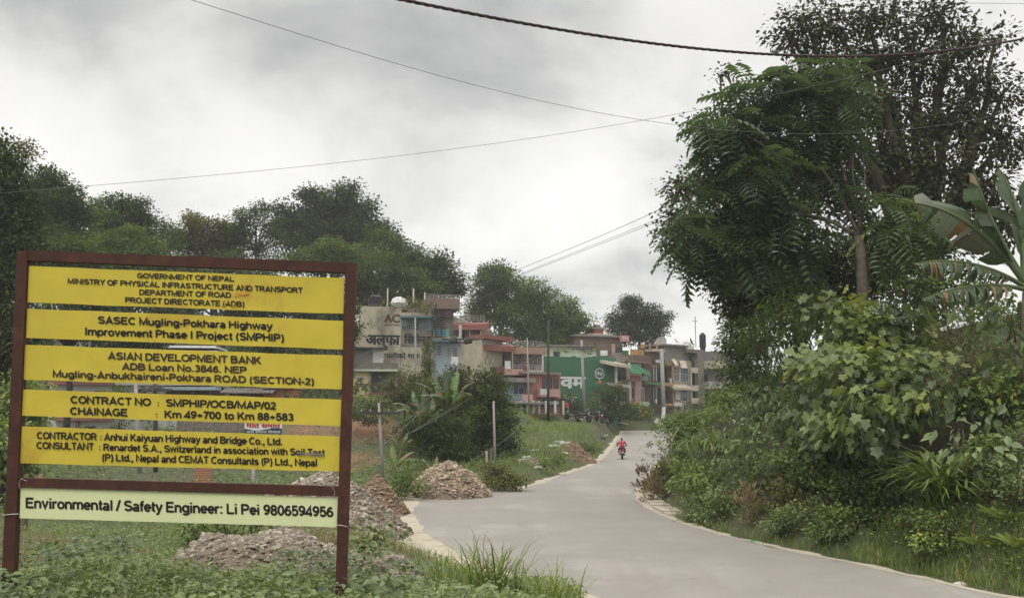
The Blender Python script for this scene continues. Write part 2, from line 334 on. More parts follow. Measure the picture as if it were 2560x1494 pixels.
def build_ground():
    xs = np.concatenate([[-480,-300], np.arange(-200,-40,6), np.arange(-40,-16,1.0), np.arange(-16,26,.45), np.arange(26,60,1.0), np.arange(60,201,6), [300,480]])
    ys = np.concatenate([[-120,-60], np.arange(-30,2,2), np.arange(2,60,.5), np.arange(60,125,.7), np.arange(125,400,8), [480,560]])
    X, Y = np.meshgrid(xs, ys); x, y = X.ravel(), Y.ravel(); z = hz(np.clip(x, -200, 200), np.clip(y, -30, 400))
    nx, ny = len(xs), len(ys); i = np.arange((nx-1)*(ny-1)); r, c = i // (nx-1), i % (nx-1); a = r*nx + c
    loops = np.stack([a, a+1, a+nx+1, a+nx], 1).ravel()
    red = np.zeros_like(x)
    for px, py, s in ((-10.3, 63.5, 2.6), (-13.5, 62.5, 3.0), (-16, 60, 3.2), (-10, 56, 2.5), (-6.0, 57, 1.5), (-4, 44, 2), (3.5, 66, 1.6)):
        red = np.maximum(red, np.exp(-((x-px)**2 + (y-py)**2) / s**2))
    red = np.clip(red * 1.5 + .5 * vnoise(x, y, .8, 5) - .45, 0, 1)
    yy = np.clip(y, 5, 121); b = dr(x, yy); soil = np.clip((b - 1.0) / 2, 0, 1) * (y < 112)
    me = raw_mesh('ground', np.stack([x, y, z], 1), loops, np.full(len(i), 4), {'red': red, 'soil': soil}, True)
    tag(link('ground', me, ground_material()), kind='structure')
build_ground()
def strip(name, m, ys, a, b, dz, cols=10):
    V = []; F = []
    for i, y in enumerate(ys):
        for j in range(cols + 1):
            x = a[i] + (b[i] - a[i]) * j / cols; V.append((x, y, float(road_z(y)) + dz[j] if np.ndim(dz) else float(road_z(y)) + dz))
    n = cols + 1
    F = [(i*n+j, i*n+j+1, (i+1)*n+j+1, (i+1)*n+j) for i in range(len(ys)-1) for j in range(cols)]
    bg = Bag(); bg.raw(V, F); return tag(bg.build(name, m, smooth=True), kind='structure')
def road_material():
    m = mat('road_asphalt', (.345,.315,.283), .85, (.275,.25,.224), .35, .0, stain=(.40,.367,.33), sscale=.13, smin=.5)
    N = m.node_tree.nodes; L = m.node_tree.links; b = N['Principled BSDF']
    n = N.new('ShaderNodeTexNoise'); n.inputs['Scale'].default_value = 45; n.inputs['Detail'].default_value = 3
    tc = N.new('ShaderNodeTexCoord'); L.new(tc.outputs['Object'], n.inputs['Vector'])
    src = b.inputs['Base Color'].links[0].from_socket
    x = N.new('ShaderNodeMix'); x.data_type = 'RGBA'; x.blend_type = 'MULTIPLY'; x.inputs[0].default_value = .55; L.new(src, x.inputs[6]); L.new(n.outputs['Color'], x.inputs[7])
    gm = N.new('ShaderNodeGamma'); gm.inputs[1].default_value = .55; L.new(n.outputs[0], gm.inputs[0]); L.new(gm.outputs[0], x.inputs[7])
    # worn lanes: faint long streaks that follow the bend, from a noise stretched along the road
    mp = N.new('ShaderNodeMapping'); mp.inputs['Rotation'].default_value = (0, 0, R(14)); mp.inputs['Scale'].default_value = (.9, .06, 1); L.new(tc.outputs['Object'], mp.inputs[0])
    n3 = N.new('ShaderNodeTexNoise'); n3.inputs['Scale'].default_value = 1.0; n3.inputs['Detail'].default_value = 4; L.new(mp.outputs[0], n3.inputs['Vector'])
    r3 = N.new('ShaderNodeMapRange'); r3.inputs[1].default_value = .4; r3.inputs[2].default_value = .62; L.new(n3.outputs[0], r3.inputs[0])
    x3 = N.new('ShaderNodeMix'); x3.data_type = 'RGBA'; x3.inputs[7].default_value = (.25,.226,.206,1); L.new(x.outputs[2], x3.inputs[6])
    ml = N.new('ShaderNodeMath'); ml.operation = 'MULTIPLY'; ml.inputs[1].default_value = .8; L.new(r3.outputs[0], ml.inputs[0]); L.new(ml.outputs[0], x3.inputs[0])
    vo = N.new('ShaderNodeTexVoronoi'); vo.feature = 'DISTANCE_TO_EDGE'; vo.inputs['Scale'].default_value = .22; wn = N.new('ShaderNodeTexNoise'); wn.inputs['Scale'].default_value = .8; wn.inputs['Detail'].default_value = 5; L.new(tc.outputs['Object'], wn.inputs['Vector'])
    wa = N.new('ShaderNodeVectorMath'); wa.operation = 'MULTIPLY_ADD'; wa.inputs[1].default_value = (2.4, 2.4, 0); L.new(wn.outputs['Color'], wa.inputs[0]); L.new(tc.outputs['Object'], wa.inputs[2]); L.new(wa.outputs[0], vo.inputs['Vector'])
    rc = N.new('ShaderNodeMapRange'); rc.inputs[1].default_value = .0; rc.inputs[2].default_value = .006; rc.inputs[3].default_value = .55; rc.inputs[4].default_value = 0; L.new(vo.outputs['Distance'], rc.inputs[0])
    wm = N.new('ShaderNodeMapRange'); wm.inputs[1].default_value = .5; wm.inputs[2].default_value = .6; L.new(wn.outputs[0], wm.inputs[0]); cm = N.new('ShaderNodeMath'); cm.operation = 'MULTIPLY'; L.new(rc.outputs[0], cm.inputs[0]); L.new(wm.outputs[0], cm.inputs[1])
    x4 = N.new('ShaderNodeMix'); x4.data_type = 'RGBA'; L.new(cm.outputs[0], x4.inputs[0]); L.new(x3.outputs[2], x4.inputs[6]); x4.inputs[7].default_value = (.16,.145,.13,1)
    L.new(x4.outputs[2], b.inputs['Base Color'])
    bp = N.new('ShaderNodeBump'); bp.inputs['Strength'].default_value = .25; bp.inputs['Distance'].default_value = .01; L.new(n.outputs[0], bp.inputs['Height']); L.new(bp.outputs[0], b.inputs['Normal'])
    return m
def build_road():
    ys = np.concatenate([np.arange(5, 60, .25), np.arange(60, 120.1, .6)])
    wob = .10 * np.array([float(vnoise(y, 0, .7, 4)) for y in ys]) + .07 * np.array([float(vnoise(y, 3, .22, 9)) for y in ys])
    strip('road', road_material(), ys, xl(ys) + wob, xr(ys) + wob, 0.012, 12)
    dust = mat('roadside_dust', (.43,.38,.295), .95, (.35,.31,.24), 1.6, .3, stain=(.27,.25,.16), sscale=1.6, smin=.54)
    sx = np.sqrt(1 + ((xl(ys+.6)-xl(ys-.6))/1.2)**2); sy = np.sqrt(1 + ((xr(ys+.6)-xr(ys-.6))/1.2)**2)
    wl_ = (.34 + .62*np.exp(-((ys-29)/8)**2) + .22*np.array([float(vnoise(y, 1, 1.1, 2)) for y in ys]) + .16*np.array([float(vnoise(y, 8, .28, 2)) for y in ys])) * sx
    inn = (.15 + .32*np.exp(-((ys-30)/8)**2) + .12*np.array([float(vnoise(y, 7, .8, 6)) for y in ys])) * sx
    strip('dusty_shoulder', dust, ys, xl(ys) - wl_, xl(ys) + inn, 0.017, 5)
    wr_ = (.22 + .8*np.exp(-((ys-37)/3.2)**2) + .16*np.array([float(vnoise(y, 5, .9, 3)) for y in ys]) + .12*np.array([float(vnoise(y, 2, .25, 1)) for y in ys])) * sy
    inr = (.05 + .12*np.exp(-((ys-37)/3)**2) + .08*np.array([float(vnoise(y, 9, .6, 8)) for y in ys])) * sy
    strip('dusty_shoulder', dust, ys, xr(ys) - inr, xr(ys) + wr_, 0.017, 5)
    # broken concrete drain edge on the inside of the bend
    cm = mat('broken_concrete', (.50,.45,.37), .9, (.36,.32,.26), 5, .4)
    b = Bag(); a0 = 33.0
    while a0 < 41.0:
        l = rng.uniform(.55, .95); y1 = a0 + l
        w0, w1 = rng.uniform(.75, 1.0, 2)
        q = []
        for zz in (-.15, .10 + rng.uniform(-.02, .03)):
            for (yy, w) in ((a0, .12), (a0, w0), (y1 - .04, w1), (y1 - .04, .12)):
                q.append((float(xr(yy)) + w * 1.05, yy, zz + rng.uniform(-.01, .01)))
        b.box8(q); a0 = y1
    tag(b.build('concrete_drain_edge', cm), 'broken pale concrete drain edge lining the inside of the road bend', 'kerb')
build_road()

# ------------------------------------------------------------------ flat lettering
def text_mesh(s, bold=.03, shear=0):
    c = bpy.data.curves.new('t', 'FONT'); c.body = s; c.resolution_u = 3
    o = bpy.data.objects.new('t', c); COL.objects.link(o)
    dg = bpy.context.evaluated_depsgraph_get(); me = bpy.data.meshes.new_from_object(o.evaluated_get(dg))
    V = np.array([tuple(v.co) for v in me.vertices]); F = [tuple(p.vertices) for p in me.polygons]
    bpy.data.objects.remove(o); bpy.data.curves.remove(c); bpy.data.meshes.remove(me)
    return V, F
def _A(cx, cy, rx, ry, a0, a1, n=14): return [(cx + rx*math.cos(R(t)), cy + ry*math.sin(R(t))) for t in np.linspace(a0, a1, n)]
def _font():                     # plain bold sans-serif drawn as centre-line strokes: advance width, strokes
    E = _A; g = {}
    st = [(.09,0),(.09,1)]
    g['A'] = .76, [[(.07,-.02),(.38,.92),(.69,-.02)],[(.20,.28),(.56,.28)]]
    g['B'] = .72, [st, [(.09,.92),(.38,.92)]+E(.38,.725,.19,.195,85,-85,8)+[(.09,.53)], [(.09,.53),(.40,.53)]+E(.40,.305,.22,.225,85,-85,9)+[(.09,.08)]]
    g['C'] = .75, [E(.41,.5,.32,.42,48,312,22)]
    g['D'] = .74, [st, [(.09,.92),(.30,.92)]+E(.30,.5,.35,.42,85,-85,14)+[(.09,.08)]]
    g['E'] = .68, [st, [(.09,.92),(.62,.92)],[(.09,.52),(.57,.52)],[(.09,.08),(.64,.08)]]
    g['F'] = .62, [st, [(.09,.92),(.58,.92)],[(.09,.50),(.50,.50)]]
    g['G'] = .80, [E(.42,.5,.33,.42,48,318,22)+[(.69,.2),(.69,.45),(.44,.45)]]
    g['H'] = .74, [st, [(.63,0),(.63,1)],[(.09,.53),(.63,.53)]]
    g['I'] = .28, [[(.13,0),(.13,1)]]
    g['J'] = .58, [[(.43,1),(.43,.32)]+E(.24,.30,.19,.22,0,-165,10)]
    g['K'] = .73, [st, [(.60,1.0),(.13,.40)],[(.27,.58),(.64,-.01)]]
    g['L'] = .62, [st, [(.09,.08),(.60,.08)]]
    g['M'] = .84, [[(.09,0),(.09,.96),(.41,.12),(.73,.96),(.73,0)]]
    g['N'] = .74, [[(.09,0),(.09,.95),(.63,.05),(.63,1)]]
    g['O'] = .80, [E(.40,.5,.33,.42,0,360,28)]
    g['P'] = .68, [st, [(.09,.92),(.36,.92)]+E(.36,.69,.23,.23,85,-85,10)+[(.09,.46)]]
    g['R'] = .74, [st, [(.09,.92),(.38,.92)]+E(.38,.70,.22,.22,85,-85,10)+[(.09,.48)], [(.36,.48),(.66,-.01)]]
    g['S'] = .69, [E(.34,.715,.25,.205,25,235,14)[:-1]+[(.34,.51),]+E(.34,.29,.26,.21,50,-160,15)]
    g['T'] = .64, [[(.02,.92),(.62,.92)],[(.32,0),(.32,.92)]]
    g['U'] = .74, [[(.09,1),(.09,.36)]+E(.36,.35,.27,.27,180,360,14)+[(.63,.36),(.63,1)]]
    g['V'] = .70, [[(.05,1.02),(.35,.07),(.65,1.02)]]
    g['W'] = .98, [[(.05,1.02),(.26,.08),(.49,.93),(.72,.08),(.93,1.02)]]
    g['X'] = .70, [[(.06,0),(.62,1)],[(.06,1),(.62,0)]]
    g['Y'] = .70, [[(.05,1.02),(.35,.46),(.65,1.02)],[(.35,0),(.35,.48)]]
    g['Z'] = .64, [[(.06,.92),(.55,.92),(.08,.08),(.58,.08)]]
    g['a'] = .57, [E(.26,.47,.19,.18,155,0,9)+[(.45,.40),(.45,.12),(.49,-.01)], E(.26,.20,.19,.135,20,340,16)+[(.44,.14)], [(.44,.36),(.26,.335)]]
    g['b'] = .61, [st, E(.31,.36,.21,.29,0,360,22)]
    g['c'] = .56, [E(.30,.36,.21,.29,42,318,18)]
    g['d'] = .61, [[(.51,0),(.51,1)], E(.29,.36,.21,.29,0,360,22)]
    g['e'] = .58, [[(.10,.36),(.50,.36)]+E(.29,.36,.21,.29,0,320,20)]
    g['f'] = .34, [[(.15,0),(.15,.78)]+E(.30,.80,.15,.135,180,80,7), [(.01,.64),(.32,.64)]]
    g['g'] = .61, [E(.29,.38,.21,.27,0,360,22), [(.51,.72),(.51,-.02)]+E(.30,-.02,.21,.15,0,-160,10)]
    g['h'] = .60, [st, [(.09,.40)]+E(.29,.43,.20,.22,170,0,10)+[(.49,.40),(.49,0)]]
    g['i'] = .27, [[(.13,0),(.13,.72)],[(.13,.85),(.13,1.0)]]
    g['j'] = .27, [[(.13,.72),(.13,-.06)]+E(0,-.06,.13,.12,0,-80,6),[(.13,.85),(.13,1.0)]]
    g['k'] = .57, [st, [(.46,.73),(.13,.32)],[(.23,.44),(.50,-.01)]]
    g['l'] = .27, [[(.13,0),(.13,1)]]
    g['m'] = .89, [[(.09,0),(.09,.72)],[(.09,.42)]+E(.265,.45,.175,.20,165,0,9)+[(.44,.42),(.44,0)],[(.44,.42)]+E(.615,.45,.175,.20,165,0,9)+[(.79,.42),(.79,0)]]
    g['n'] = .60, [[(.09,0),(.09,.72)],[(.09,.40)]+E(.29,.43,.20,.22,170,0,10)+[(.49,.40),(.49,0)]]
    g['o'] = .61, [E(.30,.36,.22,.29,0,360,24)]
    g['p'] = .61, [[(.09,-.26),(.09,.72)], E(.31,.36,.21,.29,0,360,22)]
    g['r'] = .40, [[(.09,0),(.09,.72)],[(.09,.40)]+E(.28,.42,.19,.225,170,62,6)]
    g['s'] = .55, [E(.27,.505,.185,.145,30,235,12)[:-1]+[(.28,.365)]+E(.275,.21,.195,.145,50,-155,12)]
    g['t'] = .35, [[(.16,.93),(.16,.20)]+E(.29,.20,.13,.13,180,285,6), [(.02,.64),(.32,.64)]]
    g['u'] = .60, [[(.09,.72),(.09,.30)]+E(.29,.28,.20,.21,180,350,10), [(.49,.72),(.49,0)]]
    g['v'] = .56, [[(.05,.74),(.27,.07),(.49,.74)]]
    g['w'] = .80, [[(.05,.74),(.21,.08),(.395,.68),(.58,.08),(.74,.74)]]
    g['y'] = .56, [[(.05,.74),(.28,.06)],[(.51,.74),(.24,-.10),(.17,-.19),(.05,-.19)]]
    g['z'] = .52, [[(.05,.65),(.43,.65),(.07,.08),(.46,.08)]]
    g['0'] = .57, [E(.28,.5,.20,.42,0,360,24)]
    g['1'] = .57, [[(.09,.72),(.32,.92),(.32,0)]]
    g['2'] = .57, [E(.28,.69,.19,.23,165,-30,12)+[(.08,.08),(.53,.08)]]
    g['3'] = .57, [E(.27,.715,.18,.205,155,-80,12)+[(.22,.52)], [(.22,.52)]+E(.27,.29,.20,.215,80,-155,13)]
    g['4'] = .57, [[(.40,0),(.40,.93),(.05,.30),(.02,.24),(.54,.24)]]
    g['5'] = .57, [[(.49,.92),(.15,.92),(.11,.50)]+E(.27,.34,.21,.265,125,-155,14)]
    g['6'] = .57, [E(.28,.31,.20,.235,0,360,20), E(.44,.36,.36,.56,180,108,10)+[(.47,.80)]]
    g['7'] = .57, [[(.04,.92),(.50,.92),(.32,.55),(.20,0)]]
    g['8'] = .57, [E(.28,.72,.17,.20,0,360,18), E(.28,.29,.20,.215,0,360,20)]
    g['9'] = .57, [E(.28,.69,.20,.235,0,360,20), E(.12,.64,.36,.56,0,-72,10)+[(.09,.20)]]
    g['('] = .36, [E(.42,.38,.30,.66,122,238,12)]; g[')'] = .36, [E(-.06,.38,.30,.66,58,-58,12)]
    g['/'] = .30, [[(-.01,-.02),(.27,1.02)]]; g['-'] = .36, [[(.05,.36),(.31,.36)]]; g['+'] = .60, [[(.05,.42),(.53,.42)],[(.29,.18),(.29,.66)]]
    g['.'] = .28, [[(.13,0),(.13,.17)]]; g[','] = .28, [[(.14,.17),(.14,.02),(.08,-.18)]]; g[':'] = .28, [[(.13,0),(.13,.17)],[(.13,.55),(.13,.72)]]; g[' '] = .28, []
    return g
GLY = _font()
def stroke_strip(p, w):
    p = np.asarray(p, float); d = np.diff(p, axis=0); d /= np.linalg.norm(d, axis=1, keepdims=True) + 1e-9; n = np.stack([-d[:, 1], d[:, 0]], 1); closed = np.linalg.norm(p[0] - p[-1]) < 1e-6
    nn = np.concatenate([n[:1], n[:-1] + n[1:], n[-1:]])
    if closed: nn[0] = nn[-1] = n[0] + n[-1]
    l = np.linalg.norm(nn, axis=1, keepdims=True); nn = nn / (l + 1e-9); k = np.ones(len(p)); ref = np.concatenate([n[:1], n])
    k = 1 / np.clip((nn * ref).sum(1), .45, 1); o = nn * (w / 2 * k)[:, None]; return np.concatenate([p + o, p - o])
def sign_text(bag, s, O, U, Vv, Nn, w, cap, lift, sw=.195):
    x = 0; k = 0; items = []
    for ch in s:
        adv, sts = GLY[ch]
        for q in sts: items.append(([(a + x, b) for a, b in q]))
        x += adv
    x -= .09; x0 = .02; fx = w / (x - x0)
    for q in items:
        q = [((a - x0) * fx, b * cap) for a, b in q]; V = stroke_strip(q, sw * (fx * .5 + cap * .5) * 1.0); m = len(q); k += 1
        bag.raw(O + V[:, 0:1] * U + V[:, 1:2] * Vv + (lift + .00015 * (k % 5)) * Nn, [(i, m + i, m + i + 1, i + 1) for i in range(m - 1)])
def lettering(bag, s, O, U, Vv, Nn, w, cap, bold=.03, lift=.002, fitcap=None):
    """text s with its baseline from O along U (unit), capitals 'cap' tall, squeezed to width w"""
    V, F = text_mesh(s)
    x0, x1 = V[:, 0].min(), V[:, 0].max(); ch = fitcap or .66
    fx = w / (x1 - x0 + 2 * bold); fy = cap / (ch + bold)
    k = 0
    for dx, dy in ((0,0),(bold,0),(-bold,0),(0,bold*.55),(0,-bold*.55),(bold*.7,bold*.4),(-bold*.7,-bold*.4),(bold*.7,-bold*.4),(-bold*.7,bold*.4)):
        q = np.asarray(O) + ((V[:, 0] - x0 + bold + dx) * fx)[:, None] * U + ((V[:, 1] + bold*.5 + dy) * fy)[:, None] * Vv + (lift + .0002 * k) * Nn
        bag.raw(q, F); k += 1
def ink_poly(bag, pts, width, O, U, Vv, Nn, lift, closed=False):
    """a stroke of given width along 2-D pts (in metres on the wall)"""
    p = np.asarray(pts, float); n = len(p)
    for i in range(n - (0 if closed else 1)):
        a, b = p[i], p[(i + 1) % n]; d = b - a; l = np.hypot(*d); d = d / (l + 1e-9); s = np.array((-d[1], d[0])) * width / 2; e = d * width * .18
        q = [a - e + s, a - e - s, b + e - s, b + e + s]
        bag.raw([O + u * U + v * Vv + (lift + .0004 * (i % 3)) * Nn for u, v in q], [(0,1,2,3)])

# ------------------------------------------------------------------ the project sign
def build_sign():
    p0, p1 = P(20, 1037, 7.0), P(860, 1037, 7.12)
    U0 = (p1 - p0); U0[2] = 0; U0 /= np.linalg.norm(U0); Nn = np.array((U0[1], -U0[0], 0.0)); Nn = Nn if Nn[1] < 0 else -Nn
    eye = np.array((0, 0, EYE))
    def hit(px, py):
        d = ray(px, py); t = np.dot(p0 - eye, Nn) / np.dot(d, Nn); return eye + d * t
    z1 = lambda x, y: (x / 2.8, 600 + y / 2.8)
    z2 = lambda x, y: (x / 2.8, 1000 + y / 2.8)
    foot = hit(430, 1494); root = empty('project_sign', (foot[0], foot[1], float(hz(foot[0], foot[1])[0])), 'large project notice of five yellow panels and a pale green one on rusty steel posts', 'sign')
    def slab(name, quad, t0, t1, m, nx=1, warp=0.0):
        b = Bag(); c = [hit(*q) for q in quad]              # TL TR BR BL
        if nx == 1:
            b.box8([c[3]+t0*Nn, c[2]+t0*Nn, c[1]+t0*Nn, c[0]+t0*Nn, c[3]+t1*Nn, c[2]+t1*Nn, c[1]+t1*Nn, c[0]+t1*Nn])
        else:
            V = []; ny = 6
            for side in (t1, t0):
                for i in range(nx + 1):
                    for j in range(ny + 1):
                        f, g = i / nx, j / ny
                        q = (c[0]*(1-f) + c[1]*f)*(1-g) + (c[3]*(1-f) + c[2]*f)*g
                        wv = warp * (.6*float(vnoise(f*9, g*2.2, 1.0, quad[0][1])) + .4*float(vnoise(f*26, g*3, 1.0, 2))) * math.sin(math.pi*min(f*12, (1-f)*12, 1)*.5)
                        edge = np.array((0,0,1.0)) * warp * .8 * float(vnoise(f*16, 0, 1.0, 7+quad[0][1])) * (1 if j in (0, ny) else 0)
                        V.append(q + (side + wv) * Nn + edge)
            n1 = (nx+1)*(ny+1); F = []
            for i in range(nx):
                for j in range(ny):
                    a = i*(ny+1)+j; F += [(a, a+1, a+ny+2, a+ny+1), (n1+a, n1+a+ny+1, n1+a+ny+2, n1+a+1)]
            for i in range(nx):
                a = i*(ny+1); e = a + ny; F += [(a, a+ny+1, n1+a+ny+1, n1+a), (e, n1+e, n1+e+ny+1, e+ny+1)]
            for j in range(ny):
                F += [(j, n1+j, n1+j+1, j+1), (nx*(ny+1)+j, nx*(ny+1)+j+1, n1+nx*(ny+1)+j+1, n1+nx*(ny+1)+j)]
            b.raw(V, F)
        return b.build(name, m, root, smooth=False)
    # posts run from the top corners into the ground
    slab('post', [z1(135,80), z1(206,80), z2(98,1500), z2(14,1500)], -.04, .035, M['rust'])
    slab('post', [z1(2424,163), z1(2494,166), z2(2420,1480), z2(2346,1480)], -.04, .035, M['rust'])
    slab('rail', [z1(206,76), z1(2424,160), z1(2420,231), z1(203,147)], -.035, .03, M['rust'])
    slab('rail', [z2(128,540), z2(2377,600), z2(2372,670), z2(124,607)], -.03, .025, M['rust'])
    pans = [([z1(207,183), z1(2410,268), z1(2405,517), z1(197,437)], M['ybanner']), ([z1(195,480), z1(2405,565), z1(2402,765), z1(187,683)], M['ybanner']),
            ([z1(180,733), z1(2400,808), z1(2397,1045), z1(170,977)], M['ybanner']), ([z1(167,1045), z1(2393,1115), z1(2390,1300), z1(158,1228)], M['ybanner']),
            ([z2(157,183), z2(2380,253), z2(2375,497), z2(145,440)], M['ybanner']), ([z2(150,612), z2(2367,680), z2(2357,885), z2(143,822)], M['wbanner'])]
    po = [slab('panel', q, -.005, .012, m, 60, .0035 if i < 5 else .0015) for i, (q, m) in enumerate(pans)]
    po[5]['label'] = 'pale green lowest panel with large black lettering'
    lines = [(0,z1,'GOVERNMENT OF NEPAL',965,266,1640,291,34),(0,z1,'MINISTRY OF PHYSICAL INFRASTRUCTURE AND TRANSPORT',481,306,2118,371,37),
             (0,z1,'DEPARTMENT OF ROAD',980,384,1618,405,37),(0,z1,'PROJECT DIRECTORATE (ADB)',882,438,1712,469,38),
             (1,z1,'SASEC Mugling-Pokhara Highway',692,584,1905,627,50),(1,z1,'Improvement Phase I Project (SMPHIP)',600,665,1988,711,53),
             (2,z1,'ASIAN DEVELOPMENT BANK',762,834,1828,866,50),(2,z1,'ADB Loan No.3846. NEP',860,906,1725,932,47),(2,z1,'Mugling-Anbukhaireni-Pokhara ROAD (SECTION-2)',376,958,2198,1013,48),
             (3,z1,'CONTRACT NO',500,1140,1055,1158,51),(3,z1,':',1103,1158,1117,1159,34),(3,z1,'SMPHIP/OCB/MAP/02',1168,1162,1930,1184,51),
             (3,z1,'CHAINAGE',497,1219,893,1231,51),(3,z1,':',1092,1237,1106,1238,34),(3,z1,'Km 49+700 to Km 88+583',1157,1242,2053,1263,51),
             (4,z2,'CONTRACTOR',266,269,680,277,49),(4,z2,':',703,276,717,277,36),(4,z2,'Anhui Kaiyuan Highway and Bridge Co., Ltd.',735,279,1978,313,50),
             (4,z2,'CONSULTANT',263,338,658,346,49),(4,z2,':',696,346,708,347,36),(4,z2,'Renardet S.A., Switzerland in association with Soil Test',730,350,2272,388,48),
             (4,z2,'(P) Ltd., Nepal and CEMAT Consultants (P) Ltd., Nepal',720,422,2220,460,50),
             (5,z2,'Environmental / Safety Engineer: Li Pei 9806594956',187,751,2330,814,73)]
    bags = {}
    for pi, zf, s, x0, y0, x1, y1, cap in lines:
        a, c = hit(*zf(x0, y0)), hit(*zf(x1, y1)); w = np.linalg.norm(c - a); U = (c - a) / w
        if s == ':': U = U0 - np.array((0, 0, .03))
        t = hit(*zf(x0, y0 - cap)); Vv = t - a; ch = np.linalg.norm(Vv); Vv = Vv / ch
        dark = 'brown' if pi in (2,) else 'ink'
        bags.setdefault(pi, Bag()); sign_text(bags[pi], s, a, U, Vv, Nn, w, ch, .0165 if pi < 5 else .0145)
    for pi, b in bags.items(): b.build('lettering', M['brownink'] if pi == 2 else M['ink'], po[pi])
    sc_ = Bag()                                              # scratched-out word and rusty scuffs
    for x0, y0, x1, y1, w in ((2080,366,2275,378,.011),(2090,380,2262,388,.006),(2170,368,2240,362,.005)):
        a, c = hit(*z2(x0, y0)), hit(*z2(x1, y1)); d = (c-a)/np.linalg.norm(c-a); s = np.cross(Nn, d)*w/2
        sc_.raw([a+s+.025*Nn, a-s+.025*Nn, c-s+.025*Nn, c+s+.025*Nn], [(0,1,2,3)])
    sc_.build('scratch_mark', mat('scratch_grey', (.22,.20,.16), .7), po[4])
    st = Bag()
    for cx_, cy_, r_ in ((1700,378,26),(1660,392,14),(1735,372,10),(1590,440,12),(1560,462,8),(1640,466,9)):
        a = hit(*z1(cx_, cy_)); k = 9; V = []
        for i in range(k):
            th = i*2*math.pi/k; rr = r_/2.8/2235*7.05*rng.uniform(.5,1.3); V.append(a + rr*(1.7*math.cos(th)*U0 + .5*math.sin(th)*np.array((.25,0,1))) + .0195*Nn)
        st.raw(V, [tuple(range(k))])
    st.build('rust_stain', mat('orange_stain', (.50,.20,.03), .7, (.62,.36,.03), 30), po[0])
    ties = Bag()
    for pts in ([z2(160,620), z2(152,575), z2(170,545), z2(205,560)], [z2(2340,690), z2(2350,640), z2(2335,600), z2(2325,602)], [z2(40,800), z2(90,792), z2(150,790)], [z2(2360,866), z2(2400,870), z2(2440,880)]):
        ties.tube([hit(*q) + .045*Nn for q in pts], .0025, 5)
    ties.build('wire_tie', mat('tie_wire', (.45,.42,.38), .45, metal=.6), root)
build_sign()

# ------------------------------------------------------------------ heaps of broken stone
def heap(name, label, cat, cx, cy, rx, ry, top, m, mstone, nst, ssize, seed, peak=1.0, group=None):
    n = 46; V = []; F = []; V2 = []
    base = lambda x, y: hz(x, y)
    g = np.linspace(-1.12, 1.12, n); X, Y = np.meshgrid(g, g); r = np.sqrt(X**2 + Y**2) + .10*vnoise(X*3, Y*3, 1, seed) + .05*vnoise(X*8, Y*8, 1, seed+2)
    px, py = cx + X*rx, cy + Y*ry; gz = hz(px.ravel(), py.ravel()).reshape(px.shape)
    b0 = float(hz(cx, cy)[0]); f = np.clip(1 - r, 0, 1) ** peak; f = f * (1.25 - .25 * f)
    z = np.maximum(gz - .25, gz + (top - b0) * f + .06*vnoise(px, py, .22, seed)*np.clip(f*4, 0, 1) + .03*vnoise(px, py, .09, seed+1)*np.clip(f*4, 0, 1) - .12*(r > .98))
    b = Bag(); P_ = np.stack([px, py, z], -1).reshape(-1, 3)
    b.raw(P_, [(j*n+i, j*n+i+1, (j+1)*n+i+1, (j+1)*n+i) for j in range(n-1) for i in range(n-1)])
    root = empty(name, (cx, cy, b0), label, cat, group)
    b.build('soil_heap', m, root, smooth=True)
    st = Bag(); k = 0
    th = rng.uniform(0, 2*math.pi, nst); rr = np.sqrt(rng.uniform(0, 1.05, nst)); sx, sy = cx + rr*np.cos(th)*rx, cy + rr*np.sin(th)*ry
    gx = np.clip(((sx-cx)/rx + 1.12)/2.24*(n-1), 0, n-2.001); gy = np.clip(((sy-cy)/ry + 1.12)/2.24*(n-1), 0, n-2.001); ii, jj = gx.astype(int), gy.astype(int)
    sz_ = z[jj, ii]*(1-(gx-ii))*(1-(gy-jj)) + z[jj, ii+1]*(gx-ii)*(1-(gy-jj)) + z[jj+1, ii]*(1-(gx-ii))*(gy-jj) + z[jj+1, ii+1]*(gx-ii)*(gy-jj)
    size = ssize * np.exp(rng.normal(0, .55, nst)); size = np.minimum(size, ssize*4)
    T = ([(-.5,-.28,-.12),(.45,-.38,-.12),(.55,.22,-.12),(-.3,.42,-.12),(-.42,-.2,.12),(.36,-.3,.14),(.42,.18,.10),(-.22,.32,.15)], [(0,3,2,1),(4,5,6,7),(0,1,5,4),(1,2,6,5),(2,3,7,6),(3,0,4,7)])
    st.inst(T, np.stack([sx, sy, sz_ + size*.05], 1), unit(nst)*np.array((1,1,.45)), np.array((0,0,1.0)) + .55*unit(nst), size, np.clip(rng.normal(.5, .24, nst), 0, 1))
    st.build('broken_stone', mstone, root)['kind'] = 'stuff'
STONE = leafmat('stone_chips', [(.16,.115,.08),(.28,.21,.15),(.37,.29,.21),(.50,.43,.34)], rough=.9, trans=0, spec=.2)
STONEG = leafmat('stone_chips_grey', [(.12,.10,.078),(.21,.178,.14),(.31,.268,.215),(.47,.42,.35)], rough=.9, trans=0, spec=.2)
STONER = leafmat('stone_chips_red', [(.13,.085,.055),(.20,.135,.09),(.27,.195,.135),(.42,.34,.25)], rough=.9, trans=0, spec=.2)
SOILH = mat('heap_soil', (.14,.108,.08), .95, (.20,.16,.12), 9, .5)
SOILR = mat('heap_soil_red', (.16,.10,.065), .95, (.21,.14,.095), 9, .5)
def heap_at(px0, px1, apx, apy, Y, *a, **k):
    ap = P(apx, apy, Y); w = (px1 - px0)/2/F0*Y; cx = P((px0+px1)/2, apy, Y)[0]
    return (cx, Y, w, a[0], ap[2])
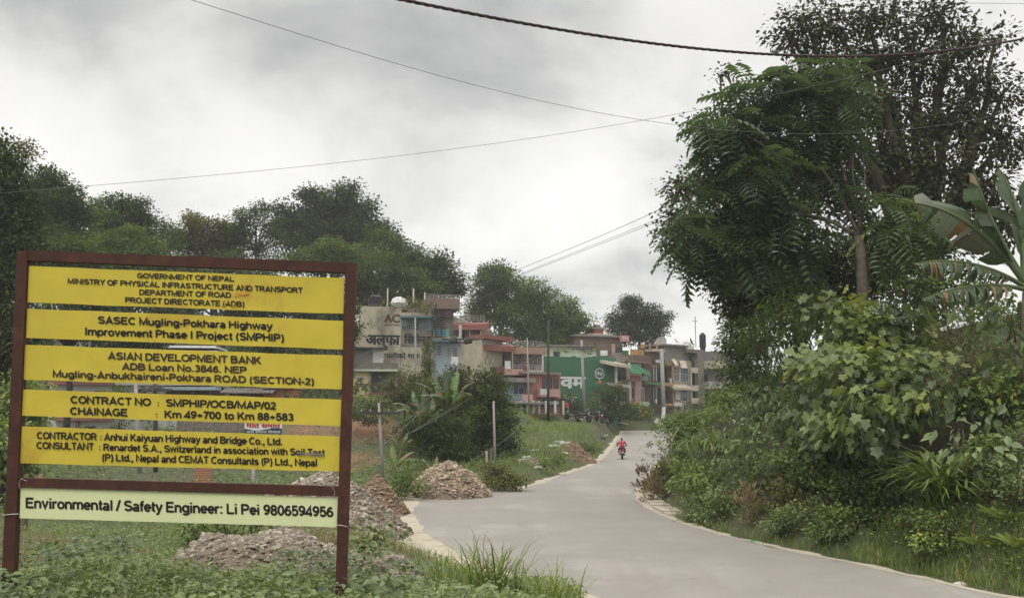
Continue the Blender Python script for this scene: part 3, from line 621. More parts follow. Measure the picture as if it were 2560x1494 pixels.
def H(name, label, px0, px1, apy, Y, ry, m, ms, n, ss, seed, peak=1.0):
    ap = P((px0+px1)/2, apy, Y); w = (px1-px0)/2/F0*Y
    heap(name, label, 'rubble heap', ap[0], Y, w, ry, ap[2], m, ms, n, ss, seed, peak)
H('rubble_heap', 'stony rubble heap under the right post of the sign, among weeds', 420, 1000, 1322, 10.8, 1.75, SOILH, STONEG, 8840, 0.031, 1, .85)
H('rubble_heap', 'long pale gravel heap behind the sign sloping down to the road edge', 600, 1030, 1178, 27.5, 2.6, SOILH, STONEG, 8840, 0.063, 2, .9)
H('rubble_heap', 'small reddish brown rubble heap right of the sign beside the pole', 855, 1028, 1186, 33.5, 1.5, SOILR, STONER, 3400, 0.063, 3, 1.05)
H('rubble_heap', 'tall rounded rubble heap at the far edge of the road bend', 1020, 1225, 1150, 41, 1.8, SOILH, STONE, 4420, 0.089, 4, .72)
H('rubble_heap', 'low reddish soil heap on the verge beside the red motorcyclist', 1408, 1492, 1113, 68, 1.4, SOILR, STONER, 1190, 0.074, 5, .9)
H('rubble_heap', 'flat scattered rubble on the grass verge near the road bend', 1290, 1385, 1150, 58, 1.3, SOILR, STONEG, 714, 0.081, 6, .9)
H('rubble_heap', 'low spread of chips and soil right of the sign post above the road edge', 850, 1080, 1388, 10.2, .7, SOILH, STONEG, 1500, .03, 8, .8)
def slabs():
    b = Bag()
    for px, py, Y, s in ((735,1342,10.6,.22),(690,1368,10.5,.14),(640,1360,10.6,.11),(740,1378,10.3,.15),(675,1345,10.7,.10),(560,1352,10.9,.09),(705,1392,10.2,.09),(830,1380,10.4,.1),(600,1395,10.3,.07)):
        c = P(px, py, Y) + np.array((0, 0, .01)); k = 7; th = np.sort(rng.uniform(0, 2*math.pi, k)); X = unit(1)[0]*np.array((1,1,.2)); Nq = np.array((.1,-.35,1.0)) + .4*unit(1)[0]
        X -= Nq*np.dot(X, Nq)/np.dot(Nq, Nq); X /= np.linalg.norm(X); Nq /= np.linalg.norm(Nq); Yq = np.cross(Nq, X); rr = s/2*rng.uniform(.7, 1.2, k)
        lo = [c + r_*(math.cos(t)*X + .65*math.sin(t)*Yq) - .02*Nq for r_, t in zip(rr, th)]; hi = [q + .035*Nq for q in lo]
        bb = Bag(); bb.raw(lo + hi, [tuple(range(k-1,-1,-1)), tuple(range(k, 2*k))] + [(i, (i+1)%k, k+(i+1)%k, k+i) for i in range(k)])
        o = bb.build('stone_slab', mat('slab_stone', (.36,.29,.22), .9, (.27,.21,.155), 6, .3))
        yield o, px, py
for i, (o, px, py) in enumerate(slabs()):
    lab = ['large pale flat slab on the crest of the heap by the sign post', 'brown angular stone below the pale slab on the heap', 'tan stone left of the pale slab on the heap', 'broad tan stone right of the heap centre, below the pale slab', 'small stone just left of the large pale slab', 'stone near the left shoulder of the rubble heap', 'small stone low on the heap face', 'stone on the right shoulder of the heap behind the post', 'small stone at the lower left of the heap face'][i]
    tag(o, lab, 'stone', 'slabs on the rubble heap')

def gravel_spill():
    st = Bag(); T = ([(-.5,-.28,-.12),(.45,-.38,-.12),(.55,.22,-.12),(-.3,.42,-.12),(-.42,-.2,.12),(.36,-.3,.14),(.42,.18,.10),(-.22,.32,.15)], [(0,3,2,1),(4,5,6,7),(0,1,5,4),(1,2,6,5),(2,3,7,6),(3,0,4,7)])
    for cx, cy, sx, sy, n, s in ((-2.75,10.6,1.3,1.9,1500,.032),(-1.4,9.6,.5,.7,350,.026),(-5.2,27,2.4,2.6,1100,.06),(-5.3,33.5,1.6,1.4,500,.06),(-2.6,40.5,2.4,1.6,700,.07),(4.2,66,2.2,2,350,.08),(-3.2,28,.8,6,900,.035),(-.6,21,.8,3.5,500,.03)):
        x, y = cx + rng.normal(size=n)*sx*.62, cy + rng.normal(size=n)*sy*.62; k = dl(x, np.clip(y,5,121)) > .05; x, y = x[k], y[k]; n = len(x); sz = s*np.exp(rng.normal(0,.5,n))
        st.inst(T, np.stack([x, y, hz(x, y) + sz*.1], 1), unit(n)*np.array((1,1,.4)), np.array((0,0,1.0)) + .4*unit(n), sz, np.clip(rng.normal(.45,.22,n),0,1))
    x = rng.uniform(2, 12, 2600); y = rng.uniform(13, 42, 2600); q = dr(x, y); k = np.abs(q - .12 + .1*rng.normal(size=len(x))) < .22; x, y = x[k], y[k]; n = len(x); sz = .022*np.exp(rng.normal(0,.5,n))
    st.inst(T, np.stack([x, y, np.full(n, .02)], 1), unit(n)*np.array((1,1,.4)), np.array((0,0,1.0)) + .4*unit(n), sz, np.clip(rng.normal(.5,.2,n),0,1))
    tag(st.build('spilled_gravel', STONEG), kind='stuff')
gravel_spill()
# ------------------------------------------------------------------ vegetation builders
def crown_leaves(bag, blobs, T, size, cover=3.0, per=55, sig=2.7, droop=.35, young=.3, upn=.6, shell=.40, lo=.0, jit=.2):
    """blobs: (centre xyz, (rx, ry, rz)); leaves grow in twig clusters through each lobe, denser towards its skin"""
    for c, r in blobs:
        r = np.array(r, float); area = math.pi * (r[0] + r[1]) / 2 * r[2]
        n = int(cover * area / (size * size * .34)) + 4; m = max(3, n // per)
        u = unit(m); rad = shell + (1 - shell) * rng.uniform(0, 1, m) ** .6; rad *= np.clip(1 + .20 * rng.normal(size=m), .6, 1.3)
        cc = c + u * rad[:, None] * r
        k = rng.integers(0, m, n); tv = np.clip(.38 + .21 * rng.normal(size=m) + young * np.clip(u[:, 2], 0, 1) * rng.uniform(0, 1, m), 0, 1)
        off = unit(n) * (rng.uniform(0, 1, n) ** .5)[:, None] * size * sig * 1.45 * np.array((1, 1, .6)); pt = cc[k] + off
        X = off / (size * sig) * .5 + u[k] * .6 + unit(n) * .5; X[:, 2] -= droop
        Nn = u[k] * .5 + unit(n) * .55 + np.array((0, 0, upn))
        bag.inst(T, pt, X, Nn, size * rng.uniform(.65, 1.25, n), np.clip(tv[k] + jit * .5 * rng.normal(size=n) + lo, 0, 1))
def pxblobs(lst, Y, spread=.5, depth=.9):
    out = []
    for q in lst:
        px, py, rx, ry = q[:4]; s = Y / F0; dy = rng.uniform(-1, 1) * spread * (rx + ry) / 2 * s + (q[4] if len(q) > 4 else 0)
        c = P(px, py, Y + dy); out.append((c, (rx * s, (rx + ry) / 2 * s * depth, ry * s)))
    return out
def limb(bag, a, b, r0, r1, wob=.08, n=7):
    a, b = np.array(a), np.array(b); t = np.linspace(0, 1, n)[:, None]; l = np.linalg.norm(b - a)
    o = unit(1)[0] * l * wob; pts = a + (b - a) * t + np.sin(t * math.pi) * (o + np.array((0, 0, l * .06)))
    pts[1:-1] += rng.normal(size=(n - 2, 3)) * l * .012
    bag.tube(pts, r0 + (r1 - r0) * t[:, 0], 7)
def tree(label, Y, base, lst, leaf, size, T=T_CARD, cover=3.0, trunk=.25, bark='darkbark', name='leafy_tree', group=None, fork=.55, twigs=True, cat='tree', **k):
    lst = list(lst)
    if Y > 40:
        for q in list(lst):
            for _ in range(2):
                t_ = rng.uniform(-.6, math.pi + .6); f_ = rng.uniform(.28, .45); lst.append((q[0] + q[2]*1.0*math.cos(t_), q[1] - q[3]*1.0*math.sin(t_), max(q[2]*f_, 5), max(q[3]*f_*.8, 4)))
    bl = pxblobs(lst, Y); bx = P(base[0], 1037, Y)[0]; bz = float(hz(bx, Y)[0]); b0 = np.array((bx, Y, bz - .3))
    root = empty(name, (bx, Y, bz), label, cat, group)
    tb = Bag(); zc = np.mean([c for c, r in bl], axis=0); top = b0 + (zc - b0) * np.array((fork * .8, fork * .8, fork))
    if len(base) > 1: top = P(base[1], base[2], Y)
    limb(tb, b0, top, trunk, trunk * .65, .03)
    for c, r in bl:
        limb(tb, top, c, trunk * .5, trunk * .12, .07)
        if twigs:
            for _ in range(4): limb(tb, c, c + unit(1)[0] * np.array(r) * .8, trunk * .13, trunk * .03, .1, 5)
    tb.build('trunk', M[bark], root, smooth=True)
    cb = Bag(); crown_leaves(cb, bl, T, size, cover, **k); cb.build('crown', LM[leaf], root)
    return root
def shrub(label, lst, leaf, size, T=T_OV, cover=2.6, Y=None, name='shrub', group=None, out=.35, stems=True, cat='shrub', **k):
    bl = []
    for q in lst:
        px, py, rx, ry = q[:4]; y = q[4] if len(q) > 4 else (Y or min(GR(px, min(py + ry * .6, 1490))[1], 31 if px > 2060 else 36 if px > 1900 else 46)); s = y / F0
        y2 = y - out * rx * s; s = y2 / F0
        bl.append((P(px, py, y2), (rx * s, (rx + ry) / 2 * s * .8, ry * s)))
    c0 = np.mean([c for c, r in bl], axis=0); bz = float(hz(c0[0], c0[1])[0])
    root = empty(name, (c0[0], c0[1], bz), label, cat, group)
    if stems:
        tb = Bag()
        for c, r in bl:
            for _ in range(5):
                e = c + unit(1)[0] * np.array(r) * .7; g = np.array((c[0] + rng.normal() * r[0] * .25, c[1] + r[1] * .4, 0)); g[2] = min(max(float(hz(g[0], g[1])[0]) - .05, c[2] - r[2] * 1.25), c[2] - r[2] * .3)
                limb(tb, g, e, .022 + .006 * r[0], .006, .08, 5)
        tb.build('stem', M['bark'], root, smooth=True)
    cb = Bag(); crown_leaves(cb, bl, T, size, cover, **k); cb.build('foliage', LM[leaf], root)
    return root
def clump(label, px, py, Y, n, length, T, leaf, name='strap_leaf_clump', spread=.25, lean=(.2, 1.0), cat='plant', v=(.5, .22), group=None, z=None):
    c = P(px, py, Y) if Y else GR(px, py)
    if z is None: c[2] = float(hz(c[0], c[1])[0])
    b = Bag(); th = rng.uniform(0, 2 * math.pi, n); l = rng.uniform(*lean, n)
    X = np.stack([np.cos(th) * l, np.sin(th) * l, np.ones(n)], 1); Nn = np.stack([-np.cos(th), -np.sin(th), l], 1)
    pt = c + np.stack([rng.normal(size=n) * spread, rng.normal(size=n) * spread, np.zeros(n)], 1) * .5
    b.inst(T, pt, X, Nn, length * rng.uniform(.6, 1.15, n), np.clip(rng.normal(v[0], v[1], n), 0, 1))
    o = b.build(name, LM[leaf]); return tag(o, label, cat, group)
def banana_leaf(bag, rib, p0, p1, ctrl, width, tatter=.2, hang=.5, v=.4, side=None):
    p0, p1, ctrl = map(np.array, (p0, p1, ctrl)); n = 64; t = np.linspace(0, 1, n + 1)[:, None]
    C = (1-t)**2*p0 + 2*t*(1-t)*ctrl + t**2*p1; Tn = np.gradient(C, axis=0); Tn /= np.linalg.norm(Tn, axis=1, keepdims=True)
    up = np.array(side) if side is not None else np.array((0, 0, 1.0))
    S = np.cross(Tn, up); S /= np.linalg.norm(S, axis=1, keepdims=True) + 1e-9; Uq = np.cross(S, Tn)
    prof = np.interp(t[:, 0], [0, .12, .2, .45, .75, .93, 1], [0, .02, .55, 1, .9, .5, .05]) * width / 2
    rib.tube(C, np.interp(t[:, 0], [0, 1], [.028, .006]) * (width / .55), 6)
    for sg in (1, -1):
        h = hang * rng.uniform(.8, 1.2); cut = 0; gap = 0; sh = v; skew = .22; brown = False
        for i in range(n):
            gap = 0
            if rng.uniform() < tatter:
                h = np.clip(hang + rng.normal() * .32, .03, 1.3); cut = abs(rng.normal()) * .22; gap = rng.uniform(.25, .95); sh = v + rng.normal() * .10; skew = .22 + rng.normal() * .12; brown = rng.uniform() < .14
            qa, qb = prof[i] * max(.3, 1 - cut), prof[i+1] * max(.3, 1 - cut)
            def edge(j, q, f, g=0):
                a = h * (.35 + .65 * f) if f else h * .35
                c = C[j] * (1 - g) + C[min(j + 1, n)] * g
                return c + q * f * (sg * S[j] * math.cos(a) - Uq[j] * math.sin(a)) + Tn[j] * q * f * skew
            V = []
            for f in (0, .35, .7, 1.0): V += [edge(i, qa, f, gap * max(0, f - .12)), edge(i+1, qb, f)]
            vv = 1.0 if brown else float(np.clip(sh + (.05 if i % 2 else -.03) + rng.normal() * .02, 0, .74))
            bag.raw(V, [(0,1,3,2),(2,3,5,4),(4,5,7,6)] if sg > 0 else [(2,3,1,0),(4,5,3,2),(6,7,5,4)], vv)
def banana(label, base, Y, h, leaves, width=.55, name='banana_plant', tatter=.12, v=.45, group=None, leaf='banana', dry=0):
    """leaves: (azimuth deg, rise, length, droop)"""
    bx = P(base[0], base[1], Y); bz = float(hz(bx[0], Y)[0]) if base[1] is None else min(bx[2], float(hz(bx[0], Y)[0])); b0 = np.array((bx[0], Y, bz))
    root = empty(name, b0, label, 'banana plant', group)
    tb = Bag(); top = b0 + np.array((0.05*h, 0, h)); tb.tube([b0 + (top-b0)*f for f in (0,.3,.7,1)], np.array((.16,.14,.11,.06))*min(1, width/.5), 10); tb.build('stem', mat('banana_stem', (.10,.11,.05), .7, (.14,.10,.06), 5, stretch=(1,1,.2)), root, smooth=True)
    for i, (az, rise, ln, dr_) in enumerate(leaves):
        a = R(az); d = np.array((math.cos(a), math.sin(a), 0)); p1 = top + d*ln*math.cos(rise) + np.array((0,0,ln*math.sin(rise))); ct = top + d*ln*.42*math.cos(rise) + np.array((0,0,ln*(.5*math.sin(rise) + dr_)))
        lb, rb = Bag(), Bag(); banana_leaf(lb, rb, top, p1, ct, width, tatter, .35, float(np.clip(v + rng.normal()*.2, 0, 1)))
        o = lb.build('leaf', LM['dryban' if i < dry else leaf], root); rb.build('midrib', mat('midrib', (.10,.13,.055), .5), o, smooth=True)
    return root

# ------------------------------------------------------------------ trees on the left hill, far to near
HG = 'trees on the hillside'
tree('dark umbrella-crowned tree rising behind the brick house roof', 142, (1600, 1598, 850), [(1585,778,42,26),(1630,795,34,30),(1545,815,30,26),(1600,815,50,30),(1645,822,22,22),(1575,760,25,14),(1560,848,26,16),(1622,850,30,14)], 'dark', .34, cover=8.11, trunk=.35, group=HG)
tree('grey-green tree with a narrow top left of the far round crown', 126, (1250, 1245, 800), [(1235,690,42,26),(1265,715,45,35),(1215,725,32,38),(1240,770,55,45),(1205,790,34,40),(1255,672,20,14)], 'hill', .36, cover=7.18, group=HG, jit=.3)
tree('broad yellowish green tree standing above the red-roofed houses', 124, (1370, 1365, 830), [(1340,735,42,34),(1310,790,70,50),(1385,775,52,42),(1430,805,34,24),(1400,830,60,34),(1452,792,18,12),(1330,840,80,40),(1415,765,24,18)], 'hillgreen', .36, cover=7.49, group=HG, jit=.3)
tree('pale green tree low between the houses and the brick house', 127, (1470,), [(1440,850,45,28),(1400,870,50,25),(1465,868,26,18)], 'olive', .32, cover=7.49, group=HG)
tree('tall domed dark tree highest on the hill above the sign', 116, (800, 805, 640), [(800,515,58,40),(845,500,45,30),(735,545,48,38),(770,575,75,52),(860,560,62,50),(905,520,26,26),(895,590,70,52),(715,585,34,30),(820,610,90,40),(945,600,50,38),(865,478,28,18),(780,488,24,14)], 'dark', .40, cover=8.42, trunk=.5, group=HG, shell=.35)
tree('rounded tree on the right shoulder of the big domed tree', 112, (960,), [(960,610,45,30),(1000,630,38,28),(930,640,60,34),(1020,660,34,24)], 'hill', .36, cover=8.11, group=HG)
tree('dark tree at the right end of the hill above the cream building', 110, (1090, 1085, 740), [(1075,655,40,30),(1110,690,40,30),(1050,690,50,40),(1130,720,24,22),(1090,740,55,40),(1042,638,22,14),(1150,700,12,10)], 'dark', .36, cover=7.49, group=HG)
tree('wide dusky tree mass directly behind the cream building', 104, (980,), [(960,680,70,42),(1010,720,60,42),(930,740,60,50),(1000,770,80,40),(905,700,40,40)], 'hill', .34, cover=8.11, group=HG)
tree('light green feathery tree in front of the domed tree', 100, (810,), [(830,622,48,26),(870,640,36,26),(770,648,50,26),(730,660,36,20),(820,665,80,26)], 'hillgreen', .26, cover=8.11, group=HG)
tree('slender open tree with bare forked stems against the sky', 98, (636, 640, 640), [(652,522,24,18),(640,545,34,18),(622,575,26,16),(672,578,20,16),(660,610,26,14),(690,600,16,10),(628,612,18,12),(670,640,32,12)], 'dark', .26, cover=4.68, trunk=.16, group=HG, per=14)
tree('thin spindly tree with two upright tips beside the slender tree', 97, (598, 600, 620), [(597,548,8,20),(606,540,6,16),(590,575,14,16),(604,585,18,16)], 'hill', .24, cover=6.24, trunk=.1, group=HG)
tree('broad grey-green tree in the middle of the skyline above the sign', 99, (520, 520, 660), [(500,580,42,34),(545,590,45,34),(470,610,36,36),(585,620,36,44),(520,640,80,44),(490,560,24,14),(560,570,22,14)], 'olive', .30, cover=8.11, group=HG)
tree('dark tree below the skyline behind the upper sign panel', 92, (560,), [(560,680,80,40),(640,690,70,34),(480,690,60,36)], 'hill', .3, cover=8.11, group=HG)
tree('small feathery tree in the skyline dip left of the middle', 95, (400,), [(398,556,22,11),(380,575,26,16),(420,590,30,24),(405,615,44,32),(432,575,14,10)], 'hill', .26, cover=5.62, trunk=.14, group=HG)
tree('plume-like tree with a pointed top in the left skyline', 86, (255, 255, 640), [(250,520,22,24),(262,555,32,32),(240,590,36,36),(270,610,46,44)], 'hillgreen', .24, cover=8.74, group=HG)
tree('round-topped dark tree beside the plume-like tree', 87, (318, 318, 640), [(300,515,28,20),(330,510,26,22),(345,540,24,28),(312,550,44,36),(330,590,44,40)], 'dark', .28, cover=8.42, group=HG)
tree('light green bushy tree under the round-topped dark tree', 80, (320,), [(300,620,60,46),(370,640,60,40),(260,660,70,46),(340,690,90,40)], 'hillgreen', .24, cover=8.11, group=HG)
tree('dark brownish tree with see-through edges near the left border', 70, (130, 130, 640), [(110,455,46,34),(150,470,40,34),(165,520,38,44),(120,530,60,60),(190,525,26,26),(208,540,14,22),(150,590,60,50),(90,500,44,44),(186,580,28,40)], 'dark', .26, cover=7.18, trunk=.3, group=HG, shell=.3)
tree('dark green tree filling the gap behind the left sign post', 62, (170,), [(160,640,80,60),(220,700,80,50),(110,700,70,60),(250,740,60,40),(180,800,90,50)], 'hill', .22, cover=7.80, group=HG)
tree('tallest dark tree cut off by the left border', 46, (-10, 0, 640), [(0,390,28,50),(5,450,44,50),(30,520,50,60),(-20,540,80,80),(40,600,52,60),(20,680,70,70),(10,780,80,80),(40,860,40,60),(0,920,60,60)], 'dark', .24, cover=8.11, trunk=.4, group=HG, T=T_OV)
tree('airy branch-top tree leaning out beyond the left border tree', 52, (52, 40, 470), [(55,362,18,10),(72,372,14,10),(60,385,14,6),(40,400,10,10),(80,385,8,10)], 'olive', .2, cover=4.68, trunk=.08, group=HG, per=10)
for px, py, rx, ry, Y, lf, lab in ((430,760,90,40,78,'hill','dusky shrubby tree behind the gap under the top panel, left'),(640,770,90,44,80,'dark','dusky shrubby tree behind the gap under the top panel, right'),(800,770,70,40,84,'hill','dark shrubby tree behind the right post of the sign'),
        (330,850,90,40,70,'dark','dark shrubby tree behind the second gap of the sign'),(700,860,100,34,72,'hill','leafy tree above the tin-roofed shed'),(60,1000,60,60,38,'bush','dense green shrubby tree beside the left sign post'),(20,1120,60,70,30,'bush','leafy shrubby tree low at the left border'),(850,820,40,50,78,'dark','narrow dark tree left of the cream building')):
    tree(lab, Y, (px,), [(px-rx*.45,py,rx*.6,ry*.8),(px+rx*.4,py-ry*.2,rx*.6,ry*.8),(px,py+ry*.5,rx*.8,ry*.7)], lf, .2 if Y < 60 else .26, cover=8.11, trunk=.12, name='shrubby_tree', twigs=False)

# ------------------------------------------------------------------ trees of the right bank
tree('huge dark fig tree filling the upper right corner', 39, (2330, 2320, 640), [(2010,45,60,34),(2080,70,70,50),(2170,45,80,40),(2260,60,80,50),(2350,40,60,40),(2400,110,70,50),(2490,100,40,30),(2060,150,80,50),(2190,140,110,60),(2310,160,90,60),(2440,200,70,60),(2510,230,30,40),(2170,260,110,80),(2300,290,120,80),(2430,310,90,70),(2510,350,50,70),(2210,390,110,70),(2340,420,110,70),(2460,460,80,70),(2260,500,90,50),(2380,540,90,60),(2230,610,90,60),(2330,640,90,50),(2240,700,80,40),(2350,710,80,40),(2190,660,60,50),(2520,560,60,60),(1965,80,26,22),(1975,110,24,40)], 'fig', .235, T=T_OV, cover=4.73, trunk=.55, name='fig_tree', shell=.25, per=30, sig=3.0, young=.12)
tree('dark small-leaved tree hanging over the road behind the drooping tree', 41, (2000, 1990, 720), [(1745,450,44,42),(1700,480,26,26),(1705,545,36,38),(1690,600,34,46),(1720,640,30,26),(1760,620,60,54),(1830,680,70,50),(1900,720,80,40),(1860,760,44,30),(1960,700,90,60),(2050,650,80,60),(2060,740,90,40),(2150,690,70,50),(1790,700,30,22),(1850,740,60,36),(1940,750,70,40),(2030,740,70,44),(2120,735,60,44),(1990,660,70,50),(2110,640,60,50),(1800,190,26,10),(1735,300,22,12)], 'fig', .215, T=T_OV, cover=4.86, trunk=.35, name='dark_roadside_tree', shell=.25, per=30, sig=3.0, young=.1)
def drooping_tree():
    Y = 33.0
    lst = [(1985,190,70,30),(2085,180,66,34),(1900,225,70,36),(1840,260,60,34),(2020,240,100,40),(2115,260,40,60),(1800,310,60,34),(1760,320,34,26),(1880,330,90,60),(1980,330,90,56),(2070,350,60,50),(1810,390,60,60),(1900,430,90,60),(1990,440,80,56),(2110,400,36,44),(1780,500,60,50),(1860,520,70,50),(1950,520,70,44),(1750,590,60,56),(1830,610,70,50),(1920,610,70,40),(2000,590,50,40),(1720,640,30,26),(2220,510,50,40),(2270,570,44,50),(2200,590,54,46),(2110,480,30,40)]
    bl = pxblobs(lst, Y, .8); b0 = np.array(P(2158, 1037, Y)); b0[2] = float(hz(b0[0], Y)[0]) - .2
    root = empty('drooping_tree', b0, 'brown-trunked tree with drooping compound leaves leaning over the road', 'tree')
    tb = Bag(); Q = lambda x, y, d=0: P(x, y, Y - .5 + d)
    fork = Q(2146, 590)
    tb.tube([b0, Q(2157, 720), Q(2154, 650), fork], [.24, .21, .19, .17], 10)
    for path, r in (([fork, Q(2136,565), Q(2100,490), Q(2060,430), Q(2025,390,.3), Q(1960,340,.6)], .085), ([fork, Q(2120,575), Q(2060,545), Q(1985,530), Q(1900,560,.3)], .085), ([fork, Q(2150,540), Q(2120,470), Q(2105,420), Q(2090,330,.4), Q(2060,240,.4)], .09), ([fork, Q(2156,520), Q(2162,440), Q(2150,330,.4)], .06), ([fork, Q(2190,560), Q(2250,550)], .05)):
        tb.tube(path, np.linspace(r, r*.35, len(path)), 8)
    for c, r in bl: limb(tb, fork + (np.array(c) - fork) * .35, c, .05, .012, .06)
    tb.build('trunk', M['bark'], root, smooth=True)
    cb = Bag()
    for c, r in bl:
        r = np.array(r); n = int(105 * r[0] * r[2]); u = unit(n)
        pt = c + u * r * (rng.uniform(.2, 1, n) ** .5)[:, None]
        az = rng.uniform(0, 2*math.pi, n); X = np.stack([np.cos(az), np.sin(az), -.35 + .5*rng.normal(size=n)*.5], 1) + u * .7; X[:, 2] -= .15
        kp = ~((np.hypot(pt[:, 0] - b0[0] + .1, (pt[:, 1] - b0[1]) * .35) < .75) & (pt[:, 2] < fork[2] + .2)); pt, X, u, n = pt[kp], X[kp], u[kp], int(kp.sum())
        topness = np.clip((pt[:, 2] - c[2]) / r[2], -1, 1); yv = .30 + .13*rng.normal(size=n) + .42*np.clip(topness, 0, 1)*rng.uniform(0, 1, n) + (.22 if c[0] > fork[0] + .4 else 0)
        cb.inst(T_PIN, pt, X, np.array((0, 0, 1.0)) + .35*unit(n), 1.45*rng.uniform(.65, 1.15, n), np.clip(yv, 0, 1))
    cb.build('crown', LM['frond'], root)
drooping_tree()

# ------------------------------------------------------------------ banana plant at the right border
def border_banana():
    Y = 24.0; Q = lambda x, y, d=0.0: P(x, y, Y + d)
    b0 = Q(2575, 1037); b0[2] = float(hz(b0[0], Y)[0]); root = empty('banana_plant', b0, 'large banana plant with torn grey-green leaves at the right border', 'banana plant')
    top = Q(2568, 730); tb = Bag(); tb.tube([b0, Q(2572,900), Q(2570,800), top], [.22,.2,.17,.12], 10); tb.build('stem', mat('banana_stem', (.10,.11,.05), .7, (.14,.10,.06), 5, stretch=(1,1,.2)), root, smooth=True)
    specs = [(Q(2560,705), Q(2292,508,-.5), Q(2440,530,-.3), 1.8, .13, .55, .16, (-.55,-.8,.5)),      # broad pale leaf, undersides showing
             (Q(2560,700), Q(2432,418,-.1), Q(2470,560,-.1), 1.9, .08, .2, .40, (.85,-.45,.3)),     # upright green leaf
             (Q(2560,700), Q(2500,425,.4), Q(2560,520,.2), 1.8, .14, .35, .36, (.6,-.7,.4)),
             (Q(2566,720), Q(2285,660,-.7), Q(2430,628,-.6), 1.35, .6, 1.2, .26, None),                # torn drooping leaf
             (Q(2566,725), Q(2305,748,-.9), Q(2450,690,-.8), 1.3, .6, 1.2, .30, None),
             (Q(2570,700), Q(2680,520,.3), Q(2620,560,.2), 1.5, .15, .5, .4, None), (Q(2570,700), Q(2600,430,.5), Q(2580,560,.3), 1.5, .1, .3, .4, (.5,-.8,.3))]
    for p0, p1, ct, w, tt, hg, v, sd in specs:
        lb, rb = Bag(), Bag(); banana_leaf(lb, rb, p0, p1, ct, w, tt, hg, v, sd); o = lb.build('leaf', LM['banana'], root); rb.build('midrib', mat('midrib', (.10,.13,.055), .5), o, smooth=True)
    f = Bag(); c = Q(2352, 678, -.62); f.lathe(c + np.array((0,0,.09)), [(.005,-.20),(.03,-.14),(.035,-.05),(.012,.0)], 8)
    tag(f.build('red_flower', mat('flower_red', (.55,.10,.08), .6)), 'small red hanging flower among the torn banana leaves', 'flower')
    f = Bag(); c = Q(2367, 672, -.62); f.lathe(c + np.array((0,0,.09)), [(.004,-.16),(.018,-.1),(.02,-.05),(.01,.0)], 8)
    tag(f.build('dried_flower', mat('flower_tan', (.35,.25,.12), .7)), 'small dried tan flower beside the red one on the banana leaves', 'flower')
border_banana()

# ------------------------------------------------------------------ shrubs covering the right bank
BG = 'shrubs on the right bank'
shrub('yellow-green lobed-leaf vine bush on top of the bank below the tree trunk', [(2095,785,66,40),(2180,795,66,44),(2250,800,70,46),(2150,830,90,50),(2240,850,90,50)], 'vine', 0.285, T_LOB, 3.44, stems=False, name='vine_bush', group=BG, young=.5, lo=.1, droop=.7)
shrub('lobed-leaf vine bush hanging in the middle of the bank', [(2100,900,80,50),(2190,920,90,50),(2280,930,80,60),(2070,960,60,50),(2160,985,80,40)], 'vine', 0.285, T_LOB, 3.65, Y=26.5, stems=False, name='vine_bush', group=BG, young=.35, droop=.8)
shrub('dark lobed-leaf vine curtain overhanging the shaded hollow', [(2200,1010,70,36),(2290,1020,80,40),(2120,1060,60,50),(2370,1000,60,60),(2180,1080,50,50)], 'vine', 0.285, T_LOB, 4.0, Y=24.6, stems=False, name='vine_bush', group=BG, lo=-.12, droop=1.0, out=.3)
shrub('vine bush with long drooping leaves left of the shaded hollow', [(2060,1040,50,50),(2100,1110,60,50),(2020,1090,40,44),(2150,1140,60,40)], 'vine', 0.26, T_LOB, 3.44, stems=False, name='vine_bush', group=BG, droop=1.0, lo=-.05)
shrub('fine reddish twiggy bush between the vines and the border creeper', [(2400,840,60,60),(2430,900,50,60),(2380,800,50,30)], 'olive', 0.134, T_NAR, 2.40, group=BG)
shrub('young yellow-green shrub behind the vines near the trunk', [(2225,705,24,30),(2255,705,36,30),(2300,720,60,26),(2360,740,60,26),(2420,735,50,26),(2500,745,50,30)], 'fern', 0.190, T_OV, 2.60, Y=32, group=BG, lo=-.2)
shrub('dark creeper with broad oval leaves climbing the right border', [(2530,780,44,60),(2545,870,44,60),(2520,950,54,60),(2490,1030,60,50),(2540,1090,60,50),(2460,1090,50,40)], 'broad', 0.36, T_OV, 2.55, Y=24.5, name='creeper', group=BG, droop=.9, young=.1)
shrub('broad-leaf creeper below the border creeper, above the ferns', [(2450,1150,50,40),(2530,1170,50,40),(2400,1090,34,30)], 'broad', 0.28, T_OV, 2.40, Y=21.5, name='creeper', group=BG, droop=.8)
shrub('tall shrub with drooping narrow leaves at the top left of the bank', [(1950,780,50,36),(1990,770,40,30),(1920,830,60,50),(1990,840,60,50),(1900,890,50,50),(1970,910,60,40)], 'bush', 0.302, T_NAR, 3.90, group=BG, droop=1.0, lo=-.12)
shrub('dark green shrub beneath the leaning tree at the bank top', [(2050,750,60,34),(2010,740,50,30),(2080,830,50,40)], 'bush', 0.179, T_OV, 3.30, Y=34, group=BG, lo=-.1)
tree('small-leaved dark tree where the bank meets the sky above the far houses', 46, (1862,), [(1845,800,36,30),(1838,840,36,36),(1870,830,46,50),(1826,862,20,20),(1860,890,50,40)], 'hill', .17, T=T_OV, cover=4.08, trunk=.12, name='small_tree', twigs=False)
shrub('bushy small-leaved shrub below the dark tree, beside the far grey house', [(1835,930,40,36),(1870,950,46,48),(1840,990,54,42),(1800,990,26,28)], 'bush', 0.168, T_OV, 3.60, group=BG, young=.4)
shrub('soft grey-green shrub with large hanging oval leaves', [(1910,960,50,40),(1950,990,56,44),(1900,1020,60,44),(1970,1040,50,40)], 'broad', 0.269, T_OV, 3.15, group=BG, droop=.9)
